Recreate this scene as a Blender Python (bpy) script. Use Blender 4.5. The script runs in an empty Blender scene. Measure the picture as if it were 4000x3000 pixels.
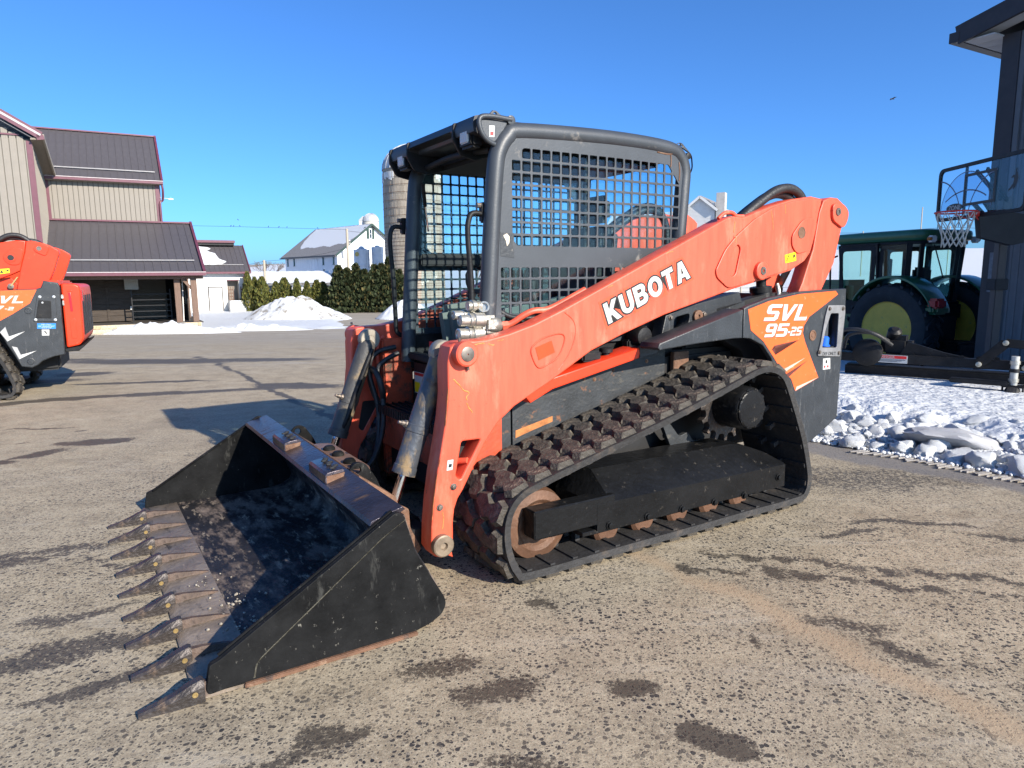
import bpy, bmesh, math, random
import numpy as np
from mathutils import Vector, Matrix

R = math.radians
random.seed(7)
S = bpy.context.scene
COL = S.collection

# ------------------------------------------------------------------ camera
cam = bpy.data.cameras.new('camera')
cam.sensor_fit = 'HORIZONTAL'
cam.sensor_width = 36.0
cam.lens = 2699.63 / 4000 * 36.0
cam.clip_start = 0.05
cam.clip_end = 6000
camo = bpy.data.objects.new('camera', cam)
COL.objects.link(camo)
_p, _r = 0.151584, -0.010838          # pitch down, roll
_f = Vector((0, math.cos(_p), -math.sin(_p)))
_rt = Vector((1, 0, 0))
_up = _rt.cross(_f)
_a = _rt * math.cos(_r) + _up * math.sin(_r)
_b = -_rt * math.sin(_r) + _up * math.cos(_r)
camo.matrix_world = Matrix(((_a.x, _b.x, -_f.x, 0), (_a.y, _b.y, -_f.y, 0), (_a.z, _b.z, -_f.z, 1.3223), (0, 0, 0, 1)))
S.camera = camo
S.render.resolution_x, S.render.resolution_y = 1024, 768

# ------------------------------------------------------------------ sky, sun, exposure
LOADER_ROT = R(212.218)
_sl = Vector((-0.46, 2.0, 1.0))
SUN = (Matrix.Rotation(LOADER_ROT, 3, 'Z') @ _sl).normalized()      # direction to the sun
w = bpy.data.worlds.new('World')
S.world = w
w.use_nodes = True
nt = w.node_tree
bg = nt.nodes['Background']
sky = nt.nodes.new('ShaderNodeTexSky')
sky.sky_type = 'NISHITA'
sky.sun_disc = False
sky.sun_elevation = math.asin(SUN.z)
sky.sun_rotation = math.atan2(SUN.x, SUN.y)
sky.altitude = 0
sky.air_density = 0.7
sky.dust_density = 1.1
sky.ozone_density = 8.0
tint = nt.nodes.new('ShaderNodeMix')
tint.data_type = 'RGBA'
tint.blend_type = 'MULTIPLY'
tint.inputs[0].default_value = 1.0
tint.inputs[7].default_value = (0.78, 1.08, 1.24, 1)
nt.links.new(sky.outputs[0], tint.inputs[6])
nt.links.new(tint.outputs[2], bg.inputs[0])
bg.inputs[1].default_value = 0.112
sun = bpy.data.lights.new('sun', 'SUN')
sun.energy = 5.0
sun.angle = R(0.53)
sun.color = (1.0, 0.91, 0.78)
suno = bpy.data.objects.new('sun', sun)
COL.objects.link(suno)
suno.rotation_euler = (-SUN).to_track_quat('-Z', 'Y').to_euler()
S.view_settings.view_transform = 'Standard'
S.view_settings.look = 'None'
S.view_settings.exposure = 0.80
S.view_settings.gamma = 1
S.view_settings.use_curve_mapping = False

# ------------------------------------------------------------------ materials
MATS = {}

def nd(t, typ, **kw):
    n = t.nodes.new(typ)
    for k, v in kw.items():
        setattr(n, k, v)
    return n

def pm(name, col, rough=0.5, metal=0.0, var=0.15, scale=6.0, bump=0.0, bscale=60.0, dirt=None, spec=0.5, coat=0.0, streak=False, alpha=None, dirt2=None):
    """painted / mineral surface: colour variation, fine relief, dirt patches = (colour, amount, scale)"""
    if name in MATS:
        return MATS[name]
    m = bpy.data.materials.new(name)
    m.use_nodes = True
    t = m.node_tree
    b = t.nodes['Principled BSDF']
    L = t.links.new
    tc = nd(t, 'ShaderNodeTexCoord')
    vec = tc.outputs['Object']
    if streak:
        mp = nd(t, 'ShaderNodeMapping')
        mp.inputs['Scale'].default_value = streak if isinstance(streak, tuple) else (6, 6, 0.5)
        L(vec, mp.inputs[0])
        sv = mp.outputs[0]
    else:
        sv = vec
    n1 = nd(t, 'ShaderNodeTexNoise')
    n1.inputs['Scale'].default_value = scale
    n1.inputs['Detail'].default_value = 6
    n1.inputs['Roughness'].default_value = 0.65
    L(sv, n1.inputs['Vector'])
    hi = [min(1, c * (1 + var) + var * 0.02) for c in col]
    lo = [c * (1 - var) for c in col]
    cr = nd(t, 'ShaderNodeValToRGB')
    cr.color_ramp.elements[0].position = 0.3
    cr.color_ramp.elements[1].position = 0.7
    cr.color_ramp.elements[0].color = (*lo, 1)
    cr.color_ramp.elements[1].color = (*hi, 1)
    L(n1.outputs[0], cr.inputs[0])
    out = cr.outputs[0]
    rout = None
    for k, dd in enumerate((dirt, dirt2)):
        if not dd:
            continue
        dc, amt, ds = dd[:3]
        n2 = nd(t, 'ShaderNodeTexNoise')
        n2.inputs['Scale'].default_value = ds
        n2.inputs['Detail'].default_value = 9
        n2.inputs['Roughness'].default_value = 0.7
        if len(dd) > 3:
            mp2 = nd(t, 'ShaderNodeMapping')
            mp2.inputs['Scale'].default_value = dd[3]
            mp2.inputs['Location'].default_value = (3.3 * k, 1.7, 0.4)
            L(vec, mp2.inputs[0])
            L(mp2.outputs[0], n2.inputs['Vector'])
        else:
            L(vec, n2.inputs['Vector'])
        r2 = nd(t, 'ShaderNodeMapRange')
        r2.inputs[1].default_value = 0.66 - 0.3 * amt
        r2.inputs[2].default_value = 0.74 - 0.22 * amt
        L(n2.outputs[0], r2.inputs[0])
        mx = nd(t, 'ShaderNodeMix', data_type='RGBA')
        L(r2.outputs[0], mx.inputs[0])
        L(out, mx.inputs[6])
        mx.inputs[7].default_value = (*dc, 1)
        out = mx.outputs[2]
        if rout is None:
            mr = nd(t, 'ShaderNodeMapRange')
            mr.inputs[3].default_value = rough
            mr.inputs[4].default_value = min(1, max(rough, 0.75))
            L(r2.outputs[0], mr.inputs[0])
            rout = mr.outputs[0]
    L(out, b.inputs['Base Color'])
    b.inputs['Roughness'].default_value = rough
    if rout is not None:
        L(rout, b.inputs['Roughness'])
    b.inputs['Metallic'].default_value = metal
    b.inputs['Specular IOR Level'].default_value = spec
    b.inputs['Coat Weight'].default_value = coat
    if bump:
        n3 = nd(t, 'ShaderNodeTexNoise')
        n3.inputs['Scale'].default_value = bscale
        n3.inputs['Detail'].default_value = 5
        L(vec, n3.inputs['Vector'])
        bp = nd(t, 'ShaderNodeBump')
        bp.inputs['Strength'].default_value = bump
        bp.inputs['Distance'].default_value = 0.02
        L(n3.outputs[0], bp.inputs['Height'])
        L(bp.outputs[0], b.inputs['Normal'])
    MATS[name] = m
    return m

def glass(name, tint, gl=0.12, rough=0.02):
    m = bpy.data.materials.new(name)
    m.use_nodes = True
    t = m.node_tree
    t.nodes.remove(t.nodes['Principled BSDF'])
    tr = nd(t, 'ShaderNodeBsdfTransparent')
    tr.inputs[0].default_value = (*tint, 1)
    g = nd(t, 'ShaderNodeBsdfGlossy')
    g.inputs['Roughness'].default_value = rough
    lw = nd(t, 'ShaderNodeLayerWeight')
    lw.inputs[0].default_value = 0.5
    pw_ = nd(t, 'ShaderNodeMath', operation='POWER')
    pw_.inputs[1].default_value = 5.0
    t.links.new(lw.outputs['Facing'], pw_.inputs[0])
    fr = nd(t, 'ShaderNodeMath', operation='MULTIPLY_ADD')
    fr.inputs[1].default_value = 0.5
    fr.inputs[2].default_value = 0.03
    t.links.new(pw_.outputs[0], fr.inputs[0])
    mx = nd(t, 'ShaderNodeMixShader')
    t.links.new(fr.outputs[0], mx.inputs[0])
    t.links.new(tr.outputs[0], mx.inputs[1])
    t.links.new(g.outputs[0], mx.inputs[2])
    t.links.new(mx.outputs[0], t.nodes['Material Output'].inputs[0])
    MATS[name] = m
    return m

ORANGE = pm('faded orange paint', (0.66, 0.090, 0.045), 0.45, var=0.18, scale=3.0, streak=(7, 7, 0.9), dirt=((0.17, 0.06, 0.028), 0.13, 24), dirt2=((0.70, 0.160, 0.094), 0.40, 2.6, (3, 3, .8)), bump=0.05, bscale=180, spec=0.45)
ORANGE2 = pm('bright orange paint', (0.68, 0.046, 0.014), 0.36, var=0.10, scale=4, dirt=((0.42, 0.09, 0.04), 0.14, 14), bump=0.02, spec=.35)
ORANGEDK = pm('worn orange chassis paint', (0.50, 0.065, 0.022), 0.5, var=0.25, scale=8, dirt=((0.07, 0.04, 0.025), 0.5, 7), bump=0.1)
DECALOR = pm('orange vinyl decal', (0.84, 0.118, 0.022), 0.35, var=0.08, scale=5, dirt=((0.75, 0.3, 0.18), 0.12, 22))
HALO = pm('dark orange decal border', (0.72, 0.085, 0.03), 0.4, var=0.05)
CHAR = pm('charcoal cab paint', (0.040, 0.046, 0.054), 0.45, var=0.14, scale=5, dirt=((0.16, 0.15, 0.14), 0.12, 9), bump=0.06, bscale=140)
PANEL = pm('scratched charcoal panel', (0.021, 0.025, 0.030), 0.48, var=0.25, scale=7, dirt=((0.075, 0.078, 0.082), 0.26, 9, (5, 5, 0.8)), dirt2=((0.30, 0.27, 0.22), 0.06, 30), bump=0.12, bscale=90)
SIDEPL = pm('dirty dark side plate', (0.020, 0.023, 0.026), 0.6, var=0.4, scale=6, dirt=((0.070, 0.066, 0.058), 0.30, 12, (1, 1, 3)), dirt2=((0.22, 0.085, 0.03), 0.14, 9), bump=0.15)
BLACK = pm('satin black steel', (0.010, 0.010, 0.011), 0.5, var=0.3, scale=9, dirt=((0.04, 0.036, 0.032), 0.18, 12), bump=0.1, bscale=70, spec=.25)
GLOSSBK = pm('glossy black paint', (0.006, 0.0063, 0.007), 0.34, var=0.2, scale=5, dirt=((0.060, 0.052, 0.042), 0.16, 26), bump=0.25, bscale=30, spec=.2)
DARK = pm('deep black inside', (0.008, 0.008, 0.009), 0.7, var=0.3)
BUCKET = pm('black bucket paint', (0.007, 0.0072, 0.0075), 0.5, var=0.35, scale=6, dirt=((0.040, 0.040, 0.037), 0.24, 8, (2.5, 2.5, 0.8)), dirt2=((0.20, 0.19, 0.16), 0.08, 44), bump=0.12, bscale=50, spec=.06)
BFLOOR = pm('scoured bucket floor', (0.013, 0.0125, 0.015), 0.5, var=0.4, scale=6, dirt=((0.165, 0.130, 0.108), 0.62, 4, (2.6, 1.0, 1)), dirt2=((0.33, 0.27, 0.205), 0.30, 10, (3, .9, 1)), bump=0.4, bscale=25, spec=.2)
STEELWORN = pm('worn tooth steel', (0.055, 0.046, 0.042), 0.45, 0.45, var=0.5, scale=9, dirt=((0.15, 0.105, 0.075), 0.36, 13), bump=0.35, bscale=50)
RUST = pm('rusted steel', (0.15, 0.075, 0.042), 0.75, 0.1, var=0.4, scale=10, dirt=((0.24, 0.155, 0.10), 0.3, 14), dirt2=((.045, .038, .035), .34, 9), bump=0.3)
SPILL = pm('polished purple brown steel', (0.050, 0.042, 0.052), 0.30, 0.6, var=0.4, scale=5, dirt=((0.14, 0.085, 0.06), 0.34, 7, (1, 3, 1)), bump=0.18)
CYLM = pm('dusty cylinder barrel', (0.065, 0.072, 0.085), 0.42, 0.2, var=0.3, scale=6, dirt=((0.23, 0.16, 0.085), 0.62, 9, (2, 2, .8)), dirt2=((0.09, 0.05, 0.03), 0.25, 10), bump=0.15)
CHROME = pm('chromed rod', (0.75, 0.75, 0.76), 0.10, 1.0, var=0.03)
ZINC = pm('zinc couplers', (0.46, 0.44, 0.38), 0.35, 0.7, var=0.25, scale=14, dirt=((0.16, 0.13, 0.09), 0.3, 22), bump=0.15)
BOLT = pm('bolt steel', (0.16, 0.135, 0.115), 0.45, 0.6, var=0.4, scale=30)
RUBBER = pm('track rubber', (0.017, 0.016, 0.016), 0.7, var=0.35, scale=8, dirt=((0.055, 0.044, 0.035), 0.36, 8), bump=0.3, bscale=50)
MUDLUG = pm('muddy lug rubber', (0.056, 0.047, 0.036), 0.75, var=0.5, scale=14, dirt=((0.20, 0.165, 0.118), 0.38, 16), dirt2=((0.014, 0.013, 0.013), 0.46, 10), bump=0.6, bscale=60)
HOSE = pm('black hose rubber', (0.016, 0.016, 0.017), 0.5, var=0.3, scale=10, dirt=((0.07, 0.06, 0.05), 0.2, 9), bump=0.2)
IDLER = pm('rusty idler', (0.115, 0.054, 0.028), 0.6, 0.2, var=0.35, scale=8, dirt=((0.175, 0.105, 0.064), 0.30, 9), bump=0.15)
WHITEV = pm('white vinyl', (0.50, 0.49, 0.455), 0.4, var=0.05)
STICK = pm('white sticker', (0.52, 0.52, 0.50), 0.4, var=0.04)
INK = pm('black ink', (0.012, 0.012, 0.012), 0.5, var=0.1)
REDINK = pm('red ink', (0.62, 0.02, 0.02), 0.45, var=0.1)
YEL = pm('yellow sticker', (0.85, 0.60, 0.01), 0.4, var=0.06)
BLUEP = pm('blue plastic', (0.02, 0.14, 0.72), 0.3, var=0.1)
BLUEST = pm('blue sticker', (0.02, 0.20, 0.66), 0.4, var=0.1)
GREYDEC = pm('grey decal', (0.36, 0.36, 0.36), 0.4, var=0.1)
REFL = pm('red reflector', (0.42, 0.008, 0.018), 0.25, var=0.15, scale=30)
SEATM = pm('seat vinyl', (0.020, 0.021, 0.023), 0.6, var=0.3, bump=0.2)
PODM = pm('grey green plastic', (0.125, 0.14, 0.125), 0.55, var=0.2)
LENS = pm('light lens', (0.62, 0.62, 0.60), 0.12, 0.3, var=0.1, bump=0.4, bscale=120)
GOLD = pm('gold zinc bar', (0.42, 0.30, 0.12), 0.4, 0.6, var=0.3, scale=14, dirt=((0.2, 0.12, 0.06), 0.3, 20))
CABGLASS = glass('tinted cab glass', (0.86, 0.955, 0.98))
TRACGLASS = glass('green tinted tractor glass', (0.82, 0.96, 0.95))
BOARDGLASS = glass('clear backboard', (0.86, 0.90, 0.95), rough=0.05)
LENSGLASS = glass('clear lens', (0.95, 0.95, 0.95))

# ------------------------------------------------------------------ mesh helpers
def link(name, me, m=None, parent=None):
    o = bpy.data.objects.new(name, me)
    COL.objects.link(o)
    if m is not None and me is not None and not me.materials:
        me.materials.append(m)
    if parent is not None:
        o.parent = parent
    return o

def empty(name, loc=(0, 0, 0), rz=0.0, label=None, cat=None, group=None):
    o = bpy.data.objects.new(name, None)
    COL.objects.link(o)
    o.location = loc
    o.rotation_euler = (0, 0, rz)
    o.empty_display_size = 0.2
    tag(o, label, cat, group)
    return o

def tag(o, label=None, cat=None, group=None, kind=None):
    if label: o['label'] = label
    if cat: o['category'] = cat
    if group: o['group'] = group
    if kind: o['kind'] = kind
    return o

def smooth(me, ang=38):
    for p in me.polygons:
        p.use_smooth = True
    me.set_sharp_from_angle(angle=R(ang))

def fin(bm, ang=38, sm=True):
    bmesh.ops.recalc_face_normals(bm, faces=bm.faces)
    me = bpy.data.meshes.new('mesh')
    bm.to_mesh(me)
    bm.free()
    if sm:
        smooth(me, ang)
    return me

def pyd(name, vs, fs, m, parent=None, sm=None):
    me = bpy.data.meshes.new(name)
    me.from_pydata([tuple(v) for v in vs], [], fs)
    me.update()
    if sm: smooth(me, sm)
    return link(name, me, m, parent)

def rnd_poly(pts, r, seg=3):
    """round the corners of a polygon"""
    out = []
    n = len(pts)
    for i in range(n):
        p0, p, p1 = Vector(pts[i - 1]), Vector(pts[i]), Vector(pts[(i + 1) % n])
        a, b = p0 - p, p1 - p
        k = min(r, a.length * 0.45, b.length * 0.45)
        A, B = p + a.normalized() * k, p + b.normalized() * k
        for j in range(seg + 1):
            t = j / seg
            q = A * (1 - t) ** 2 + p * 2 * t * (1 - t) + B * t * t
            out.append((q.x, q.y))
    return out

def flat_mesh(polys, thick, bevel=0.0, offset=0.0, bres=1):
    """2D outlines (holes included) filled and given thickness -> mesh in its XY plane, centred on z"""
    cu = bpy.data.curves.new('c', 'CURVE')
    cu.dimensions = '2D'
    cu.fill_mode = 'BOTH'
    cu.extrude = max(0.0, thick / 2 - bevel)
    cu.bevel_depth = bevel
    cu.bevel_resolution = bres
    cu.offset = offset - bevel
    for pts in polys:
        sp = cu.splines.new('POLY')
        sp.points.add(len(pts) - 1)
        for q, p in zip(sp.points, pts):
            q.co = (p[0], p[1], 0, 1)
        sp.use_cyclic_u = True
    o = bpy.data.objects.new('c', cu)
    me = bpy.data.meshes.new_from_object(o)
    bpy.data.objects.remove(o)
    bpy.data.curves.remove(cu)
    me.materials.clear()
    return me

def xf(me, M):
    me.transform(M)
    if M.to_3x3().determinant() < 0:
        me.flip_normals()
    me.update()
    return me

RX90 = Matrix.Rotation(R(90), 4, 'X')

def plate(name, outline, y0, y1, m, parent, holes=(), bevel=0.003, ang=35, bres=1):
    """plate standing in the x-z plane between y0 and y1"""
    me = flat_mesh([outline] + list(holes), abs(y1 - y0), bevel, bres=bres)
    xf(me, Matrix.Translation((0, (y0 + y1) / 2, 0)) @ RX90)
    smooth(me, ang)
    return link(name, me, m, parent)

def slab(name, outline, z0, z1, m, parent, holes=(), bevel=0.003, ang=35):
    me = flat_mesh([outline] + list(holes), abs(z1 - z0), bevel)
    xf(me, Matrix.Translation((0, 0, (z0 + z1) / 2)))
    smooth(me, ang)
    return link(name, me, m, parent)

def box_bm(bm, c, s, M=None, bevel=0.0):
    g = bmesh.ops.create_cube(bm, size=1)
    vs = g['verts']
    bmesh.ops.scale(bm, vec=s, verts=vs)
    if bevel:
        es = list({e for v in vs for e in v.link_edges})
        r = bmesh.ops.bevel(bm, geom=es, offset=bevel, segments=1, affect='EDGES')
        vs = list({v for f in r['faces'] for v in f.verts} | {v for v in vs if v.is_valid})
        vs = [v for v in bm.verts if v in set(vs)]
    bmesh.ops.translate(bm, vec=c, verts=vs)
    if M is not None:
        bmesh.ops.transform(bm, matrix=M, verts=vs)
    return vs

def box(name, lo, hi, m, parent=None, bevel=0.004, rot=None, ang=35):
    bm = bmesh.new()
    s = [abs(h - l) for l, h in zip(lo, hi)]
    c = [(h + l) / 2 for l, h in zip(lo, hi)]
    bmesh.ops.create_cube(bm, size=1)
    bmesh.ops.scale(bm, vec=s, verts=bm.verts)
    if bevel:
        bmesh.ops.bevel(bm, geom=list(bm.edges), offset=min(bevel, min(s) * 0.4), segments=2, affect='EDGES')
    if rot is not None:
        bmesh.ops.transform(bm, matrix=rot.to_4x4(), verts=bm.verts)
    bmesh.ops.translate(bm, vec=c, verts=bm.verts)
    return link(name, fin(bm, ang), m, parent)

def beam(name, a, b, wy, wz, m, parent=None, bevel=0.003, up=(0, 0, 1)):
    """box between two points, wy wide and wz high"""
    a, b = Vector(a), Vector(b)
    d = b - a
    x = d.normalized()
    y = Vector(up).cross(x)
    if y.length < 1e-4: y = Vector((0, 1, 0))
    y.normalize()
    z = x.cross(y)
    M = Matrix((x, y, z)).transposed()
    L = d.length
    o = box(name, (-L / 2, -wy / 2, -wz / 2), (L / 2, wy / 2, wz / 2), m, parent, bevel)
    xf(o.data, Matrix.Translation((a + b) / 2) @ M.to_4x4())
    return o

def cyl_bm(bm, a, b, r0, r1=None, seg=20, caps=True):
    a, b = Vector(a), Vector(b)
    r1 = r0 if r1 is None else r1
    d = (b - a)
    q = d.to_track_quat('Z', 'Y')
    ra, rb = [], []
    for i in range(seg):
        t = 2 * math.pi * i / seg
        v = q @ Vector((math.cos(t), math.sin(t), 0))
        ra.append(bm.verts.new(a + v * r0))
        rb.append(bm.verts.new(b + v * r1))
    for i in range(seg):
        j = (i + 1) % seg
        bm.faces.new((ra[i], ra[j], rb[j], rb[i]))
    if caps:
        bm.faces.new(list(reversed(ra)))
        bm.faces.new(rb)

def cyl(name, a, b, r0, m, parent=None, r1=None, seg=20):
    bm = bmesh.new()
    cyl_bm(bm, a, b, r0, r1, seg)
    return link(name, fin(bm, 40), m, parent)

def lathe_mesh(prof, a, axis, seg=28):
    """profile (along axis, radius) turned about an axis starting at a"""
    bm = bmesh.new()
    a = Vector(a)
    q = Vector(axis).to_track_quat('Z', 'Y')
    rings = []
    for h, r in prof:
        ring = []
        for i in range(seg):
            t = 2 * math.pi * i / seg
            ring.append(bm.verts.new(a + q @ Vector((math.cos(t) * r, math.sin(t) * r, h))))
        rings.append(ring)
    for k in range(len(rings) - 1):
        for i in range(seg):
            j = (i + 1) % seg
            bm.faces.new((rings[k][i], rings[k][j], rings[k + 1][j], rings[k + 1][i]))
    if prof[0][1] > 1e-5: bm.faces.new(list(reversed(rings[0])))
    if prof[-1][1] > 1e-5: bm.faces.new(rings[-1])
    bmesh.ops.remove_doubles(bm, verts=bm.verts, dist=1e-5)
    return fin(bm, 32)

def lathe(name, prof, a, axis, m, parent=None, seg=28):
    return link(name, lathe_mesh(prof, a, axis, seg), m, parent)

def catmull(pts, n=8, closed=False):
    P = [Vector(p) for p in pts]
    out = []
    N = len(P)
    rng = N if closed else N - 1
    for i in range(rng):
        if closed:
            p0, p1, p2, p3 = P[i - 1], P[i], P[(i + 1) % N], P[(i + 2) % N]
        else:
            p0, p1, p2, p3 = P[max(i - 1, 0)], P[i], P[i + 1], P[min(i + 2, N - 1)]
        for j in range(n):
            t = j / n
            out.append(0.5 * ((2 * p1) + (p2 - p0) * t + (2 * p0 - 5 * p1 + 4 * p2 - p3) * t * t + (3 * p1 - p0 - 3 * p2 + p3) * t ** 3))
    if not closed: out.append(P[-1])
    return out

def tube_bm(bm, path, r, seg=12, closed=False):
    path = [Vector(p) for p in path]
    n = len(path)
    rings = []
    up = None
    for i in range(n):
        if closed: t = path[(i + 1) % n] - path[i - 1]
        else: t = path[min(i + 1, n - 1)] - path[max(i - 1, 0)]
        t.normalize()
        if up is None:
            up = Vector((0, 0, 1)) if abs(t.z) < 0.9 else Vector((1, 0, 0))
        s = t.cross(up).normalized()
        up = s.cross(t).normalized()
        rr = r(i / (n - 1)) if callable(r) else r
        rings.append([bm.verts.new(path[i] + (s * math.cos(2 * math.pi * k / seg) + up * math.sin(2 * math.pi * k / seg)) * rr) for k in range(seg)])
    for i in range(n if closed else n - 1):
        A, B = rings[i], rings[(i + 1) % n]
        for k in range(seg):
            j = (k + 1) % seg
            bm.faces.new((A[k], A[j], B[j], B[k]))
    if not closed:
        bm.faces.new(list(reversed(rings[0])))
        bm.faces.new(rings[-1])

def tube(name, path, r, m, parent=None, seg=12, sm=0, closed=False):
    if sm: path = catmull(path, sm, closed)
    bm = bmesh.new()
    tube_bm(bm, path, r, seg, closed)
    return link(name, fin(bm, 60), m, parent)

def circ(cx, cy, r, n=20, ry=None):
    ry = ry or r
    return [(cx + r * math.cos(2 * math.pi * i / n), cy + ry * math.sin(2 * math.pi * i / n)) for i in range(n)]

def copy_tree(o, parent=None):
    c = o.copy()
    COL.objects.link(c)
    c.parent = parent
    for ch in list(o.children):
        copy_tree(ch, c)
    return c

def mirror_copy(o, parent):
    """mirror image (y -> -y) of a part and its sub-parts"""
    me = o.data.copy()
    M = o.matrix_local.copy()
    me.transform(Matrix.Diagonal((1, -1, 1, 1)) @ M)
    me.flip_normals()
    c = bpy.data.objects.new(o.name.split('.')[0], me)
    COL.objects.link(c)
    c.parent = parent
    for ch in o.children:
        if ch.get('oneside'): continue
        mirror_copy(ch, c)
    return c

# ------------------------------------------------------------------ numpy value noise
def vnoise(x, y, seed=0):
    xi, yi = np.floor(x).astype(np.int64), np.floor(y).astype(np.int64)
    xf_, yf_ = x - xi, y - yi
    def h(a, b):
        n = (a * 374761393 + b * 668265263 + seed * 974711) & 0x7fffffff
        n = ((n ^ (n >> 13)) * 1274126177) & 0x7fffffff
        return ((n ^ (n >> 16)) & 0xffff) / 65535.0
    u, v = xf_ * xf_ * (3 - 2 * xf_), yf_ * yf_ * (3 - 2 * yf_)
    return (h(xi, yi) * (1 - u) + h(xi + 1, yi) * u) * (1 - v) + (h(xi, yi + 1) * (1 - u) + h(xi + 1, yi + 1) * u) * v

def fbm(x, y, oct=4, seed=0):
    s, a, tot = 0.0, 1.0, 0.0
    for o in range(oct):
        s = s + a * vnoise(x * 2 ** o, y * 2 ** o, seed + o * 17)
        tot += a
        a *= 0.5
    return s / tot

def sstep(a, b, v):
    t = np.clip((v - a) / (b - a), 0, 1)
    return t * t * (3 - 2 * t)

def gz(x, y):
    """height of the natural ground"""
    x, y = np.asarray(x, float), np.asarray(y, float)
    left = -1.25 * sstep(9.5, 36, y)
    right = -0.5 * sstep(8.0, 12.0, y) - 0.75 * sstep(15, 40, y)
    k = sstep(2.0, 4.5, x - 0.06 * (y - 8))
    z = left * (1 - k) + right * k
    hill = 13.5 * sstep(45, 330, y) * sstep(0.02, 0.35, x / np.maximum(y, 1)) 
    far = 60 * sstep(900, 2600, y) * (0.75 + 0.5 * vnoise(x / 420.0 + 7, y / 3000.0, 3)) * (1 - sstep(0.0, 0.3, x / np.maximum(y, 1)) * 0.4)
    return z + hill + far

# ------------------------------------------------------------------ lettering
def arc(cx, cy, rx, ry, a0, a1, n=8):
    return [(cx + rx * math.cos(R(a0 + (a1 - a0) * i / n)), cy + ry * math.sin(R(a0 + (a1 - a0) * i / n))) for i in range(n + 1)]

GL = {
 'K': (0.90, [[(0, 0), (0, 1), (.28, 1), (.28, .62), (.56, 1), (.89, 1), (.52, .55), (.91, 0), (.58, 0), (.345, .36), (.28, .28), (.28, 0)]]),
 'U': (0.86, [[(0, 1), (.28, 1), (.28, .38)] + arc(.43, .36, .15, .14, 180, 360) + [(.58, 1), (.86, 1), (.86, .38)] + arc(.43, .38, .43, .39, 0, -180, 12)]),
 'B': (0.86, [[(0, 0), (0, 1), (.50, 1)] + arc(.54, .745, .27, .255, 90, -50) + arc(.54, .285, .32, .285, 55, -90) , [(.27, .23), (.27, .42), (.47, .42)] + arc(.47, .325, .1, .095, 80, -90, 5), [(.27, .62), (.27, .78), (.45, .78)] + arc(.45, .70, .09, .08, 80, -90, 5)]),
 'O': (0.98, [circ(.49, .5, .49, 26, .51), circ(.49, .5, .21, 18, .27)]),
 'T': (0.80, [[(0, 1), (.80, 1), (.80, .76), (.54, .76), (.54, 0), (.26, 0), (.26, .76), (0, .76)]]),
 'A': (0.96, [[(0, 0), (.32, 1), (.64, 1), (.96, 0), (.67, 0), (.615, .19), (.345, .19), (.29, 0)], [(.41, .39), (.55, .39), (.48, .70)]]),
 'S': (0.84, [[(0, 0), (.68, 0), (.82, .13), (.82, .47), (.70, .6), (.26, .6), (.26, .79), (.84, .79), (.84, 1), (.14, 1), (0, .87), (0, .54), (.12, .41), (.56, .41), (.56, .21), (0, .21)]]),
 'V': (0.92, [[(0, 1), (.26, 1), (.42, .34), (.66, 1), (.92, 1), (.52, 0), (.24, 0)]]),
 'L': (0.80, [[(0, 0), (0, 1), (.25, 1), (.25, .22), (.80, .22), (.80, 0)]]),
 '9': (0.82, [[(.05, 0), (.68, 0), (.82, .13), (.82, .87), (.68, 1), (.14, 1), (0, .87), (0, .5), (.14, .36), (.57, .36), (.57, .21), (.05, .21)], [(.25, .57), (.25, .8), (.57, .8), (.57, .57)]]),
 '5': (0.82, [[(0, 0), (.68, 0), (.82, .13), (.82, .50), (.68, .64), (.25, .64), (.25, .79), (.82, .79), (.82, 1), (0, 1), (0, .43), (.57, .43), (.57, .21), (0, .21)]]),
 '2': (0.82, [[(0, 0), (.82, 0), (.82, .21), (.25, .21), (.25, .40), (.68, .40), (.82, .53), (.82, .87), (.68, 1), (0, 1), (0, .79), (.57, .79), (.57, .60), (.14, .60), (0, .47)]]),
 '7': (0.82, [[(0, 1), (.82, 1), (.82, .8), (.40, 0), (.14, 0), (.54, .79), (0, .79)]]),
 '-': (0.36, [[(0, .3), (.36, .3), (.36, .52), (0, .52)]]),
}

def frame(P, u, v):
    u, v = Vector(u).normalized(), Vector(v)
    n = u.cross(v).normalized()
    v = n.cross(u)
    return Matrix((( u.x, v.x, n.x, P[0]), (u.y, v.y, n.y, P[1]), (u.z, v.z, n.z, P[2]), (0, 0, 0, 1)))

def glyphs(s, h, gap=0.12, shear=0.0, width=None):
    polys, x = [], 0.0
    for ch in s:
        wd, ps = GL[ch]
        for p in ps:
            polys.append([((q[0] + x + shear * q[1]) * h, q[1] * h) for q in p])
        x += wd + gap
    tot = (x - gap) * h
    if width:
        k = width / tot
        polys = [[(a * k, b) for a, b in p] for p in polys]
    return polys

def word(name, s, P, u, v, h, m, parent, gap=0.12, shear=0.0, width=None, thick=0.0012, offset=0.0, lift=0.0):
    me = flat_mesh(glyphs(s, h, gap, shear, width), thick, 0.0, offset)
    F = frame(P, u, v)
    xf(me, F @ Matrix.Translation((0, 0, lift)))
    return link(name, me, m, parent)

def text(name, s, size, P, u, v, m, parent, lift=0.0008, width=None, ext=0.0003):
    cu = bpy.data.curves.new('t', 'FONT')
    cu.body = s
    cu.size = size
    cu.extrude = ext
    o = bpy.data.objects.new('t', cu)
    me = bpy.data.meshes.new_from_object(o)
    bpy.data.objects.remove(o)
    bpy.data.curves.remove(cu)
    me.materials.clear()
    if width:
        mx = max(vv.co.x for vv in me.vertices)
        me.transform(Matrix.Diagonal((width / mx, 1, 1, 1)))
    xf(me, frame(P, u, v) @ Matrix.Translation((0, 0, lift)))
    return link(name, me, m, parent)

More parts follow.
